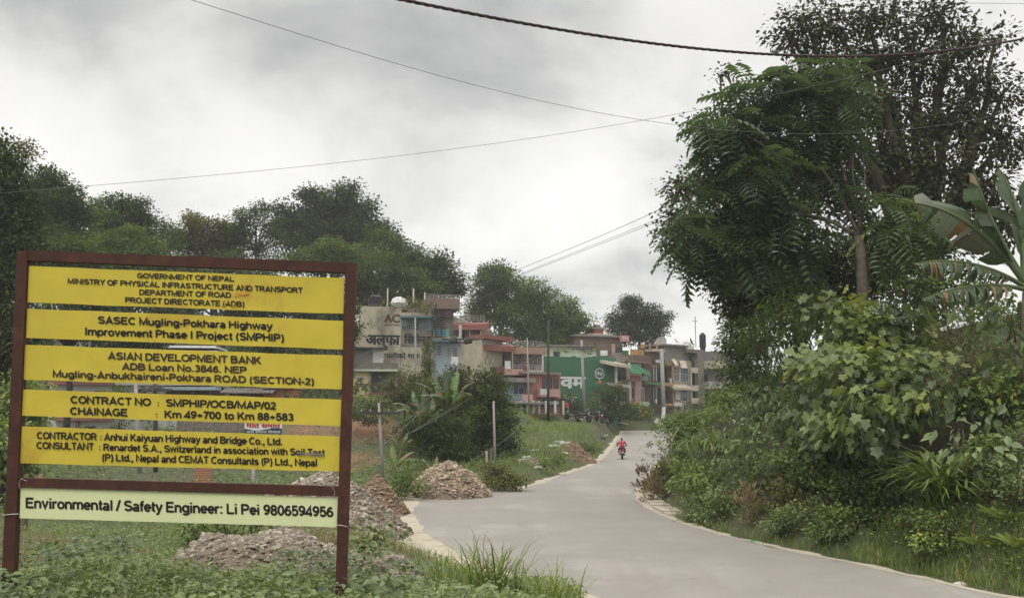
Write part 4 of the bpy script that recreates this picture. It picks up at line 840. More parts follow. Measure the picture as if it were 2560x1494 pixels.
shrub('rounded vine hump covered in small leaves at the far road edge', [(1705,1062,50,36),(1750,1075,50,44),(1698,1092,38,38)], 'bush', 0.17, T_OV, 5.0, Y=46, group=BG, name='vine_hump', lo=-.02)
shrub('pale shrub with hand-shaped leaves leaning out over the road', [(1712,1125,40,28),(1700,1150,34,28),(1745,1150,44,34),(1725,1165,44,26)], 'broad', 0.42, T_PALM, 4.2, group=BG, upn=1.0, Y=38)
shrub('shrub with large soft oval leaves above the purple dry grass', [(1865,1080,44,40),(1890,1120,44,34),(1840,1120,40,30)], 'broad', 0.258, T_OV, 3.00, group=BG, droop=.8, lo=.1)
shrub('leafy shrub between the ginger clump and the purple dry grass', [(1730,1185,60,40),(1770,1200,60,44),(1690,1180,44,30)], 'bush', 0.17, T_OV, 5.0, group=BG)
shrub('green shrub with upright leaves on the middle of the bank', [(1990,1120,60,40),(1960,1160,50,36),(2030,1170,50,36)], 'bush', 0.157, T_OV, 3.15, group=BG, young=.4)
shrub('tangled olive shrub with orange dry leaves low on the bank', [(1960,1230,50,36),(2040,1240,60,40),(1900,1210,50,30)], 'olive', 0.123, T_OV, 2.85, group=BG)
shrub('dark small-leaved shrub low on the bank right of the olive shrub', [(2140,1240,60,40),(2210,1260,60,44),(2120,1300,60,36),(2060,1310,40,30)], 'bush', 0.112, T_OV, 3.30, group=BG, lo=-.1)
shrub('light-tipped nettle-like shrub left of the strap-leaf clump', [(2230,1210,50,34),(2260,1250,50,40),(2200,1300,60,34)], 'herb', 0.123, T_OV, 3.00, group=BG)
shrub('low mixed shrub below the strap-leaf clump by the grass', [(2300,1300,60,36),(2380,1310,60,40),(2340,1350,70,30)], 'bush', 0.112, T_OV, 3.00, group=BG, young=.4)
shrub('pale nettle patch at the right border above the ferns', [(2530,1190,44,30),(2550,1230,40,40),(2490,1210,40,26)], 'herb', 0.112, T_OV, 3.00, group=BG)
clump('clump of long leaning ginger-like leaves above the road edge', 1800, 1130, 35, 130, 1.5, T_STRAP, 'bush', 'ginger_clump', 1.7, (.3, 1.6))
clump('second clump of thin upright ginger-like leaves on the bank near the far houses', 1800, 1050, 40, 70, 1.3, T_STRAP, 'bush', 'ginger_clump', 1.5, (.2, 1.3))
clump('fountain of long arching strap leaves on the bank at right', 2362, 1232, 22.4, 260, 1.75, T_STRAP, 'fern', 'strap_leaf_clump', .4, (.15, 1.1), v=(.42,.2))
for i, (px, py, Y, n, ln, lf, lab) in enumerate(((2520,1290,20.4,24,.62,'fern','bright yellow-green fern at the right border'),(2450,1345,20.6,22,.58,'fern','yellow-green fern below the strap-leaf clump'),(2545,1370,19.8,18,.55,'fern','lowest yellow-green fern in the right corner'),(2470,1255,21.3,18,.58,'fern','pale fern beside the strap-leaf clump'))):
    clump(lab, px, py, Y, n, ln, T_FERN, lf, 'fern', .2, (.6, 1.6), v=(.6,.2), group='ferns at the right border')
for lab, lst, Y in (('purplish dry feathery grass at the narrowest point of the road', [(1640,1190,38,36),(1672,1212,48,38),(1700,1245,46,30),(1615,1215,24,30),(1650,1235,36,24)], 38.5), ('purplish dry feathery grass tuft in the middle of the bank foot', [(1880,1270,40,28),(1915,1285,40,28),(1860,1240,30,22)], 28)):
    shrub(lab, lst, 'dry', 0.224, T_NAR, 3.90, Y=Y, name='dry_grass_clump', cat='grass', droop=-.9, per=30, sig=1.2, upn=0, stems=False, out=0)

# ------------------------------------------------------------------ clumps left of the road
tree('dark bushy tree in the gully behind the tall rubble heap', 61, (1150, 1160, 1130), [(1070,985,50,44),(1130,975,50,44),(1190,985,50,40),(1100,1050,60,50),(1180,1060,60,56),(1060,1080,44,44),(1230,1080,40,50),(1150,1120,70,36)], 'dark', .20, cover=4.08, trunk=.12, name='gully_tree', lo=.1)
tree('dark leafy tree right of the bare-stemmed one, before the teal house', 61, (1250,), [(1215,960,36,36),(1245,990,24,44),(1260,1040,30,44),(1220,1040,40,50),(1275,1090,34,36)], 'hill', .20, cover=3.91, trunk=.12, name='gully_tree')
tree('narrow columnar tree in front of the cream building', 64, (1072,), [(1071,868,4,16),(1070,895,6,22),(1071,930,9,26)], 'hill', .13, cover=4.42, trunk=.08, name='columnar_tree', twigs=False)
tree('grey-green tree between the yellow house and the banana plants', 66, (1010,), [(1005,955,36,30),(985,990,34,30),(1030,1000,30,34)], 'olive', .18, cover=3.40, trunk=.1, name='small_tree')
banana('tall banana plant with upright leaves and a yellow dried one in the gully', (1112, 1120), 57, 2.9, [(80,1.15,1.8,.1),(60,1.25,3.2,.15),(140,1.15,3.3,.2),(20,.9,3.0,.35),(200,.8,3.1,.4),(-40,.6,2.6,.5),(250,.5,2.8,.5),(100,1.4,3.1,.05),(170,.5,2.6,.6),(-80,.9,2.4,.3)], .85, v=.35, dry=1)
banana('second banana plant with spreading leaves left of the tall one', (1055, 1115), 58, 2.2, [(170,.7,2.8,.45),(130,1.1,3.0,.2),(60,1.1,2.8,.2),(220,.5,2.6,.55),(10,.6,2.6,.5),(95,1.35,2.8,.05),(-60,.7,2.3,.4)], .8, v=.3)
banana('small banana plant at the foot of the grey pole', (985, 1185), 47, .8, [(165,.35,1.5,.4),(110,1.0,1.4,.1),(40,.6,1.5,.3),(10,.2,1.6,.45),(200,.1,1.3,.4),(330,.4,1.2,.35)], .34, v=.8)
banana('banana sapling behind the grey pole on the red bank', (1000, 1120), 56, .9, [(150,.7,1.5,.3),(60,.9,1.6,.2),(20,.4,1.9,.4),(190,.2,1.5,.5)], .36, v=.55)
banana('banana sapling just behind the tall rubble heap', (1083, 1180), 46, .6, [(20,.3,1.4,.4),(160,.9,1.1,.2),(340,.6,1.3,.35),(70,1.2,1.0,.1)], .28, v=.6)
banana('young banana plant on the grass verge among the litter', (1362, 1132), 60, .6, [(120,1.15,1.4,.05),(35,.75,1.7,.2),(170,.7,1.2,.3)], .34, v=.9)
banana('banana sapling low beside the left sign post', (66, 1210), 24, .6, [(60,1.2,1.2,.1),(10,.5,1.2,.3),(150,.5,1.1,.3)], .34, v=.8)
VG = 'bushes on the verge'
for lab, lst, lf, s, Y in (('bush with brownish right side between the road and the tall rubble heap', [(1225,1190,34,24),(1262,1200,36,24),(1290,1205,24,18),(1240,1170,30,16)], 'olive', .13, 43.5), ('round green bush left of the tall rubble heap', [(1010,1195,34,26),(985,1215,26,20),(1035,1215,24,18)], 'bush', .13, 39),
        ('low green bush on the verge near the litter', [(1365,1150,30,14),(1390,1145,22,12)], 'bush', .13, 55), ('green bush at the road edge below the red motorcyclist', [(1480,1115,24,14),(1462,1108,18,12)], 'bush', .14, 70), ('broad green bush behind the lowest sign panel', [(560,1310,60,26),(480,1320,60,22),(640,1290,50,20)], 'bush', .12, 18),
        ('weedy bush at the foot of the right sign post', [(905,1345,40,26),(945,1330,34,22)], 'herb', .09, 11.8), ('yellowish bush above the grey pole at the yellow house', [(940,1005,22,12),(962,1000,18,10),(925,1020,26,12)], 'vine', .14, 60), ('dark bush below the yellow house wall', [(895,1030,34,18),(930,1045,40,16)], 'hill', .15, 62),
        ('dark bush on the left of the green wall, behind the motorcycles', [(1425,1005,22,18),(1445,1020,24,16),(1410,1022,20,14)], 'hill', .2, 106), ('tall dark bush in front of the green wall', [(1512,990,30,28),(1540,1000,24,30),(1525,1030,34,24),(1545,972,16,16)], 'dark', .2, 107.5), ('yellow-green bush under the lettered green wall', [(1490,1005,20,14),(1480,1020,22,12)], 'vine', .2, 106),
        ('flowering bush with orange blossoms by the cream shop house', [(1585,1015,30,16),(1610,1025,26,16),(1560,1025,26,14),(1590,1040,44,12)], 'bush', .2, 115.5), ('hedge-like bush behind the crouching person', [(1640,1050,22,10),(1665,1050,20,12),(1618,1050,22,10)], 'hill', .18, 121), ('dark hedge under the pink house', [(1330,1042,34,14),(1370,1040,30,14),(1300,1050,26,12)], 'hill', .2, 92),
        ('dark scrub at the foot of the white house', [(250,1110,90,26),(150,1120,70,30),(350,1120,70,20)], 'dark', .18, 52), ('dark scrub under the stone wall', [(560,1140,90,26),(660,1130,70,26),(450,1150,60,20)], 'hill', .18, 50), ('small bush in front of the white house windows', [(297,975,22,12),(290,988,18,8)], 'hillgreen', .16, 58), ('dark potted bush by the white house door', [(297,1058,18,12)], 'dark', .14, 57)):
    shrub(lab, lst, lf, s, T_OV if Y < 50 else T_CARD, 4.2, Y=Y, group=VG, out=0, name='bush', cat='bush')
def blossoms():
    for k, (px, py) in enumerate(((1586,1008),(1592,1006),(1597,1018),(1600,1027),(1613,1030),(1608,1038))):
        b = Bag(); c = P(px, py, 113.6); b.lathe(c, [(.02,-.1),(.13,-.03),(.16,.05),(.06,.11)], 7)
        tag(b.build('orange_blossom', mat('blossom_orange', (.65,.25,.03), .7)), 'orange blossom on the flowering bush by the cream shop house', 'flower', 'orange blossoms')
blossoms()

shrub('leafy bush on the bank crest behind the torn banana leaves', [(2440,800,60,40),(2500,820,60,40),(2550,800,50,40)], 'bush', .2, T_OV, 3.4, Y=30, group=BG, lo=-.1)
shrub('yellowish bush on the bank crest left of the banana plant', [(2290,760,60,34),(2350,775,60,34),(2240,745,40,26)], 'vine', .22, T_OV, 3.0, Y=34, group=BG)
shrub('green bush on the bank crest under the dark roadside tree', [(1900,830,50,34),(1960,800,50,34),(2020,800,50,34),(2080,790,50,34)], 'bush', .2, T_OV, 3.2, Y=37, group=BG)
shrub('bushy growth on the far bank crest beside the small dark tree', [(1860,880,40,34),(1900,860,40,34),(1850,930,36,34)], 'hill', .2, T_OV, 3.2, Y=44, group=BG)

shrub('mixed leafy shrub covering the bank right of the shaded hollow', [(2470,960,50,50),(2520,1000,50,50),(2440,1010,40,40),(2550,940,40,50)], 'bush', .20, T_OV, 3.6, Y=24.5, group=BG)
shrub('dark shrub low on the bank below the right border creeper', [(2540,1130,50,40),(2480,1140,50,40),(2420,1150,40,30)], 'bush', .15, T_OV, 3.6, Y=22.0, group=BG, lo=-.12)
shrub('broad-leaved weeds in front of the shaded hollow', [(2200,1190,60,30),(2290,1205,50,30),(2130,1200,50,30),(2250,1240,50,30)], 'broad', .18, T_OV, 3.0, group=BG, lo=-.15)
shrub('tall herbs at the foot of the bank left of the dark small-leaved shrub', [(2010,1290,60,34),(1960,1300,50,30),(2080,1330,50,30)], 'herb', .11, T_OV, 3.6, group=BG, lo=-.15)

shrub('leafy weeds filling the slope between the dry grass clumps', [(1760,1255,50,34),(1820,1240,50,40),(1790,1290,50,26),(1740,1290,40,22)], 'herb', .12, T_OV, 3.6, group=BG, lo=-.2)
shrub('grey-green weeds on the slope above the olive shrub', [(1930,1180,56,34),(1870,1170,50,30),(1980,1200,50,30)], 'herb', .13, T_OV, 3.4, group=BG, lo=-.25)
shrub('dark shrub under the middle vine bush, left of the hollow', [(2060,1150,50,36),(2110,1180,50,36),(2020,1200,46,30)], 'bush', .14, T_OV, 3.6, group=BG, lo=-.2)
shrub('dark bush closing the gap under the canopy above the vine bushes', [(1860,760,50,34),(1930,750,60,36),(2010,745,50,30)], 'hill', .2, T_OV, 4.0, Y=43, group=BG)

shrub('dark scrub in front of the tall banana plants in the gully', [(1090,1075,50,40),(1050,1060,40,36),(1130,1080,44,40),(1080,1120,60,30),(1140,1125,40,26)], 'dark', .16, T_CARD, 6.0, Y=54, group=VG, out=0, stems=False, lo=.1)

for lab, lst, lf in (('leafy bush on the bank just outside the right border, upper', [(2680,900,80,70),(2780,880,80,70)], 'bush'), ('leafy bush on the bank just outside the right border, lower', [(2660,1080,80,70),(2760,1100,80,70),(2850,1000,80,80)], 'broad')):
    shrub(lab, lst, lf, .26, T_OV, 3.0, Y=23, group=BG, stems=False)
# ------------------------------------------------------------------ houses
z3 = lambda x, y: (860 + x/3.678, 680 + y/3.678)
z4 = lambda x, y: (1300 + x/3.678, 740 + y/3.678)
z1 = lambda x, y: (x/2.8, 600 + y/2.8)
z7 = lambda x, y: (1620 + x/6.129, 820 + y/6.129)
EYEV = np.array((0, 0, EYE))
class Fac:                                  # an upright wall plane seen in the photograph between two columns at given distances
    def __init__(s, px0, Y0, px1, Y1, cv=None):
        if cv: px0, px1 = cv(px0, 0)[0], cv(px1, 0)[0]
        a, b = P(px0, 1037, Y0), P(px1, 1037, Y1); s.O = np.array((a[0], a[1], 0)); d = np.array((b[0]-a[0], b[1]-a[1], 0)); s.L = np.linalg.norm(d); s.u = d/s.L
        s.n = np.array((s.u[1], -s.u[0], 0)); s.cv = cv
    def hit(s, x, y, d=0):
        if s.cv: x, y = s.cv(x, y)
        r = ray(x, y); t = np.dot(s.O + d*s.n - EYEV, s.n)/np.dot(r, s.n); q = EYEV + r*t; return np.dot(q - s.O, s.u), q[2]
    def rect(s, x0, y0, x1, y1, d=0):
        ym, xm = (y0+y1)/2, (x0+x1)/2; return s.hit(x0, ym, d)[0], s.hit(x1, ym, d)[0], s.hit(xm, y1, d)[1], s.hit(xm, y0, d)[1]
    def pt(s, a, z, d=0): return s.O + a*s.u + d*s.n + np.array((0, 0, z))
    def blk(s, b, a0, a1, z0, z1, d0, d1):      # metres; d outwards from the wall
        b.box8([s.pt(a0,z0,d1), s.pt(a1,z0,d1), s.pt(a1,z0,d0), s.pt(a0,z0,d0), s.pt(a0,z1,d1), s.pt(a1,z1,d1), s.pt(a1,z1,d0), s.pt(a0,z1,d0)])
    def box(s, b, r, d0, d1, at=None, zmin=None):
        a0, a1, z0, z1_ = s.rect(*r, d1 if at is None else at)
        if zmin is not None: z0 = zmin
        elif d1 - d0 >= 3.9 and z0 < 7.0 and s.O[1] > 80: z0 = min(z0, .3)
        s.blk(b, a0, a1, z0, z1_, d0, d1); return a0, a1, z0, z1_
    def wall(s, root, r, m, depth=6, d=0, name='wall', zmin=None, label=None):
        b = Bag(); s.box(b, r, d - depth, d, zmin=zmin); o = b.build(name, m, root)
        if label: o['label'] = label
        return o
    def slab(s, root, r, m, d0, d1, name='slab', slope=0):
        b = Bag(); a0, a1, z0, z1_ = s.rect(*r, d1)
        if slope: b.box8([s.pt(a0,z0-slope,d1), s.pt(a1,z0-slope,d1), s.pt(a1,z0,d0), s.pt(a0,z0,d0), s.pt(a0,z1_-slope,d1), s.pt(a1,z1_-slope,d1), s.pt(a1,z1_,d0), s.pt(a0,z1_,d0)])
        else: s.blk(b, a0, a1, z0, z1_, d0, d1)
        return b.build(name, m, root)
    def win(s, root, r, fm, nx=2, ny=2, d=0, fw=.06, gm=None, arch=False, name='window', pane=True):
        a0, a1, z0, z1_ = s.rect(*r, d); b = Bag(); g = Bag()
        if not arch:
            for q in ((a0,a1,z0,z0+fw),(a0,a1,z1_-fw,z1_),(a0,a0+fw,z0+fw,z1_-fw),(a1-fw,a1,z0+fw,z1_-fw)): s.blk(b, *q, d-.04, d+.07)
            for i in range(1, nx): x = a0+(a1-a0)*i/nx; s.blk(b, x-.025, x+.025, z0+fw, z1_-fw, d-.03, d+.055)
            for i in range(1, ny): z = z0+(z1_-z0)*i/ny; s.blk(b, a0+fw, a1-fw, z-.022, z+.022, d-.028, d+.05)
            s.blk(g, a0+fw*.9, a1-fw*.9, z0+fw*.9, z1_-fw*.9, d-.02, d+.02)
        else:
            w = (a1-a0)/2; c = (a0+a1)/2; zs = max(z0, z1_-w*1.4); ar = [(c-w*math.cos(t), zs+(z1_-zs)*math.sin(t)) for t in np.linspace(0, math.pi, 11)]
            o = [(a0, z0)] + ar + [(a1, z0)]; i_ = [(c+(x-c)*.82, z0+.04+(z-z0)*.93) for x, z in o]
            k = len(o); V = [s.pt(x,z,d+.07) for x, z in o] + [s.pt(x,z,d+.07) for x, z in i_] + [s.pt(x,z,d-.05) for x, z in o]
            b.raw(V, [(i, i+1, k+i+1, k+i) for i in range(k-1)] + [(2*k+i, 2*k+i+1, i+1, i) for i in range(k-1)])
            g.raw([s.pt(x,z,d+.03) for x, z in i_] + [s.pt(x,z,d-.05) for x, z in i_], [tuple(range(k)), tuple(range(2*k-1, k-1, -1))])
        o = b.build(name, fm, root)
        if pane: g.build('pane', gm or M['glass'], o)
        return o
    def rail(s, root, r, m, n=10, d=0, th=.045, bars=2):
        a0, a1, z0, z1_ = s.rect(*r, d); b = Bag()
        for i in range(bars + 1): z = z1_-(z1_-z0)*.8*i/max(bars,1); s.blk(b, a0, a1, z-th, z, d-th, d)
        for i in range(n+1): x = a0+(a1-a0-th)*i/n; s.blk(b, x, x+th, z0, z1_-th, d-th*.9, d-th*.1)
        return b.build('railing', m, root)
    def post(s, root, r, m, d=0, w=.2, name='pillar'):
        b = Bag(); a0, a1, z0, z1_ = s.rect(*r, d); s.blk(b, a0, a1, z0, z1_, d-w, d); return b.build(name, m, root)
    def text(s, root, txt, r, m, d=.0, bold=.04, devan=True, name='lettering'):
        """r: x0, headline or cap-top y, x1, baseline y"""
        a0, zt = s.hit(r[0], r[1], d); a1, _ = s.hit(r[2], r[1], d); _, zb = s.hit((r[0]+r[2])/2, r[3], d); b = Bag()
        lettering(b, txt, s.pt(a0, zb, 0), s.u, np.array((0,0,1.0)), s.n, a1-a0, zt-zb, bold, d+.02, .60 if devan else .66)
        return b.build(name, m, root)
def house(name, label, fac, cat='house', group='houses of the town'):
    c = fac.pt(fac.L/2, 0); return empty(name, (c[0], c[1], float(hz(c[0], c[1])[0])), label, cat, group)
CREAM = mat('cream_stained', (.45,.405,.30), .9, (.36,.325,.25), 1.2, 0, stain=(.19,.165,.13), sscale=.45, smin=.49, stretch=(1,1,.55))
YELW = mat('yellow_wash', (.60,.52,.25), .9, (.52,.45,.22), 1.5, 0, stain=(.40,.34,.2), sscale=.6, smin=.58)
GREYC = mat('grey_concrete', (.24,.225,.205), .95, (.19,.18,.165), 1.8, 0, stain=(.12,.11,.10), sscale=.6, smin=.55)
DKSTAIN = mat('dark_stained_concrete', (.15,.135,.115), .95, (.22,.20,.165), 1.5, 0, stain=(.085,.075,.065), sscale=.9, smin=.52)
BROWN = mat('brown_render', (.20,.145,.12), .95, (.165,.12,.10), 2, 0, stain=(.11,.085,.075), sscale=.8, smin=.55)
REDP = mat('red_parapet', (.25,.10,.085), .85, (.20,.085,.072), 2, 0, stain=(.20,.08,.065), sscale=1, smin=.56)
PINK = mat('pink_wash', (.37,.17,.14), .9, (.31,.145,.12), 1.5, 0, stain=(.29,.15,.13), sscale=.8, smin=.57)
LPINK = mat('pale_pink', (.46,.28,.265), .85, (.39,.24,.23), 2)
BLUEW = mat('pale_blue_wash', (.36,.42,.46), .9, (.31,.37,.41), 1.2, 0, stain=(.24,.27,.29), sscale=.8, smin=.58)
TEAL = mat('teal_wash', (.17,.29,.30), .9, (.14,.25,.26), 1.5, 0, stain=(.10,.2,.2), sscale=1, smin=.58)
TEALT = mat('teal_trim', (.20,.40,.44), .8)
WHITEW = mat('white_wash', (.62,.61,.58), .9, (.55,.54,.51), 1.2, 0, stain=(.40,.38,.35), sscale=.7, smin=.57)
GREENW = mat('green_painted_brick', (.048,.15,.08), .85, (.05,.13,.075), 2.4, 0, stain=(.07,.13,.085), sscale=.8, smin=.54)
LGREENW = mat('pale_green_wash', (.52,.57,.45), .9, (.46,.50,.40), 1.6)
def brickmat(name, c1, c2, mort, sc_=3.0):
    m = mat(name, c1, .95); N = m.node_tree.nodes; L = m.node_tree.links; b = N['Principled BSDF']
    tc = N.new('ShaderNodeTexCoord'); sx = N.new('ShaderNodeSeparateXYZ'); L.new(tc.outputs['Object'], sx.inputs[0]); cb = N.new('ShaderNodeCombineXYZ')
    ad = N.new('ShaderNodeMath'); L.new(sx.outputs[0], ad.inputs[0]); L.new(sx.outputs[1], ad.inputs[1]); L.new(ad.outputs[0], cb.inputs[0]); L.new(sx.outputs[2], cb.inputs[1])
    br = N.new('ShaderNodeTexBrick'); br.inputs['Scale'].default_value = sc_; br.inputs['Color1'].default_value = (*c1,1); br.inputs['Color2'].default_value = (*c2,1); br.inputs['Mortar'].default_value = (*mort,1); br.inputs['Mortar Size'].default_value = .03
    L.new(cb.outputs[0], br.inputs['Vector']); L.new(br.outputs[0], b.inputs['Base Color']); return m
BRICK = brickmat('old_brick', (.15,.095,.07), (.115,.075,.058), (.18,.155,.13))
BRICKP = brickmat('patterned_brick', (.22,.15,.12), (.16,.11,.09), (.36,.31,.27), 1.6)
STONEW = brickmat('dry_stone', (.26,.225,.19), (.17,.15,.125), (.07,.06,.05), 1.8)
TANW = mat('tan_wash', (.40,.33,.255), .9, (.34,.28,.215), 1.6, 0, stain=(.25,.2,.16), sscale=.8, smin=.57)
CRSLAB = mat('cream_slab', (.50,.44,.35), .85, (.42,.37,.30), 2.5, 0, stain=(.27,.235,.19), sscale=1.2, smin=.52)
ORNG = mat('orange_wash', (.40,.235,.095), .9, (.34,.205,.09), 1.6, 0, stain=(.33,.19,.08), sscale=1, smin=.58)
GSLAB = mat('green_slab', (.10,.22,.085), .8)
NET = mat('green_shade_net', (.045,.17,.08), .85, (.04,.14,.07), 5)
FRW = mat('white_frame', (.60,.60,.58), .6); FRB = mat('brown_frame', (.09,.055,.035), .7); FRD = mat('dark_frame', (.045,.04,.038), .7); FRR = mat('red_frame', (.26,.07,.05), .7)
RAILM = mat('grey_rail', (.36,.34,.31), .6); TIN = mat('tin_roof', (.20,.18,.165), .6, (.27,.245,.22), 2, metal=.2, stain=(.16,.10,.075), sscale=1.2, smin=.54)
BLTXT = mat('black_wall_paint', (.018,.02,.024), .8); BRTXT = mat('brown_wall_paint', (.10,.04,.03), .8); WHTXT = mat('white_wall_paint', (.62,.65,.62), .8); BOARD = mat('dark_board', (.05,.052,.055), .7)
CURT = mat('pale_curtain', (.40,.41,.42), .9, (.28,.29,.31), 6)
def cement_house():
    f = Fac(90, 92, 1060, 94, z3); h = house('painted_house', 'tall stained cream house with a giant black painted word on its side wall', f)
    f.wall(h, (100,455,146,1160), CREAM, 9); f.wall(h, (146,316,522,1160), CREAM, 10); f.wall(h, (522,690,816,1160), CREAM, 9); f.wall(h, (522,402,828,690), BLUEW, 8, -1.3, label='pale blue recessed balcony wall')
    f.wall(h, (816,640,1056,1160), BLUEW, 8, -.6, label='pale blue lower wall with white windows')
    f.slab(h, (514,372,852,402), CRSLAB, -1.6, .55, 'roof_slab'); f.slab(h, (514,402,852,416), TEALT, -1.6, .50, 'roof_slab_edge')
    f.wall(h, (522,532,826,690), DKSTAIN, .15, 0, 'balcony_parapet'); f.post(h, (520,416,534,532), TEALT); f.post(h, (648,416,660,532), FRW, 0, .1); f.post(h, (812,416,828,532), BLUEW)
    f.slab(h, (812,592,1062,622), CRSLAB, -1.2, .5, 'roof_slab'); f.slab(h, (812,622,1062,636), TEALT, -1.2, .45, 'roof_slab_edge')
    f.win(h, (560,455,628,528), FRW, 4, 3, -1.3); f.win(h, (655,468,684,534), FRB, 1, 1, -1.3, name='door'); f.win(h, (846,668,902,772), FRW, 3, 4, -.6); f.win(h, (940,690,986,780), FRW, 3, 4, -.6); f.win(h, (996,690,1048,780), FRW, 3, 4, -.6)
    f.wall(h, (575,310,830,372), DKSTAIN, 6, -1.8, 'roof_wall'); f.wall(h, (500,300,578,345), CREAM, 5, -.4, 'roof_wall')
    f.wall(h, (742,240,1066,335), BROWN, 4, -3.2, 'terrace_parapet'); f.wall(h, (850,335,1006,420), BROWN, 3, -4.2, 'roof_wall'); f.rail(h, (745,205,1062,240), RAILM, 8, -3.3)
    for r in ((396,146,406,316),(633,150,645,300),(738,184,748,250)): f.post(h, r, WHITEW, -1.0, .22, 'roof_pipe')
    st = Bag(); a0, zb = f.hit(842, 590, .9); a1, _ = f.hit(898, 590, .9); _, zt = f.hit(842, 285, .9); _, zt2 = f.hit(898, 345, .9)
    st.tube([f.pt(a0, zb, .9), f.pt(a0, zt, .9)], .07, 6); st.tube([f.pt(a1, zb, .5), f.pt(a1, zt2, .5)], .05, 6)
    for i in range(11):
        z = zb + (zt2 - zb)*i/11; t = i*.7; m_ = (a0+a1)/2; f.blk(st, m_-.75, m_+.75, z, z+.05, .3+.25*math.sin(t), .75+.25*math.sin(t))
    st.build('stair', M['iron'], h)
    f.text(h, 'अल्फा', (200,578,518,668), BLTXT, .0, .055); f.text(h, 'िसमेन्ट', (550,590,800,655), BLTXT, .0, .045); f.text(h, 'पालीको शान', (372,750,690,790), BLTXT, .0, .03)
    f.text(h, 'AC', (368,388,514,464), BRTXT, 0, .06, False); f.text(h, 'INDUSTRIES', (368,478,514,491), BRTXT, 0, .05, False)
    s = Bag(); c = P(*z3(505, 262), 93.5); s.lathe(c - np.array((0,0,.7)), [(.75,0),(.95,.4),(.7,.9),(.2,1.1)], 9); tag(s.build('white_tarp_bundle', mat('white_tarp', (.68,.68,.66), .7)), 'white tarpaulin bundle on the roof edge of the stained cream house', 'tarpaulin')
    s = Bag(); c = P(*z3(285, 300), 94); s.lathe(c, [(.75,0),(.75,.8),(.5,1.0),(.2,1.05)], 14); tag(s.build('roof_tank', M['black']), 'low black water tank on the roof left end of the cream house', 'water tank')
    dish('satellite_dish', 'small white satellite dish on the blue balcony wall', f.pt(*f.hit(551, 475, -1.1), -1.1), (.3,-1,.35), .38)
def dish(name, label, c, ax, r, m=None):
    b = Bag(); ax = np.array(ax, float); ax /= np.linalg.norm(ax); b.lathe(np.array(c), [(.02,-.02),(r*.5,.03),(r*.8,.1),(r,.2),(r*.97,.21),(r*.75,.12),(.03,.02)], 16, ax); b.tube([np.array(c), np.array(c) + ax*r*1.0], .02, 5); b.tube([np.array(c), np.array(c)-np.array((0,0,r*1.4))], .035, 5)
    tag(b.build(name, m or M['white']), label, 'satellite dish')
cement_house()
def roof_plants():
    for lab, r, Y in (('row of potted greenery hanging over the roof of the cream house', [z3(640,300)+(22,15),z3(720,310)+(24,15),z3(790,325)+(18,12)], 93), ('potted plants on the roof left of the white tarpaulin', [z3(420,290)+(16,8),z3(480,292)+(10,7)], 93),('climbing plants draped along the pale green roof wall above the green wall', [z4(420,500)+(20,6),z4(560,505)+(30,6),z4(690,490)+(18,9),z4(330,490)+(14,6)], 112.5),('weeds growing on the roof of the grey stone house', [z7(545,235)+(9,3),z7(600,245)+(8,3)], 126)):
        shrub(lab, lst=[q[:4] for q in r], leaf='olive', size=.22, T=T_CARD, cover=2.6, Y=Y, name='roof_plants', out=0, stems=False, cat='plants')
roof_plants()
def shed_and_yellow():
    f = Fac(80, 88.5, 420, 89, z3); h = house('wall_shed', 'small grey and white shed with a dark roof against the cream house', f, 'shed')
    f.wall(h, (60,694,266,845), GREYC, 3); f.wall(h, (266,700,362,845), WHITEW, 2.5); f.slab(h, (60,674,402,692), M['iron'], -3.2, .5, 'roof', .15)
    f = Fac(70, 86, 500, 86.6, z3); h = house('yellow_house', 'low yellow house with a stained parapet and painted black wording', f)
    f.wall(h, (60,832,500,892), DKSTAIN, 7, .1, 'parapet'); f.wall(h, (60,892,500,910), LGREENW, 7.2, .35, 'roof_slab'); f.wall(h, (60,910,234,1146), YELW, 7); f.post(h, (232,910,250,1150), GREYC, .12, .3)
    f.wall(h, (250,910,570,1150), GREYC, 5, -1.3, label='grey recessed balcony wall'); f.wall(h, (250,1106,500,1148), REDP, .15, .1, 'balcony_parapet'); f.wall(h, (60,1146,250,1300), GREYC, 7, -.05); f.wall(h, (250,1150,580,1300), BRICK, 5, -1.0)
    f.post(h, (490,910,500,1106), GREYC, .1, .2); f.win(h, (322,965,428,1080), FRD, 3, 2, -1.3); f.win(h, (118,960,186,998), FRW, 3, 1, 0, name='vent'); f.win(h, (430,1185,470,1270), FRD, 1, 1, -1.0, name='door')
    f.text(h, 'िसमेन्ट', (98,1025,230,1062), BLTXT, 0, .04); f.text(h, 'शान', (104,1088,152,1102), BRTXT, 0, .03); f.text(h, 'C', (84,938,106,968), BLTXT, 0, .05, False)
shed_and_yellow()
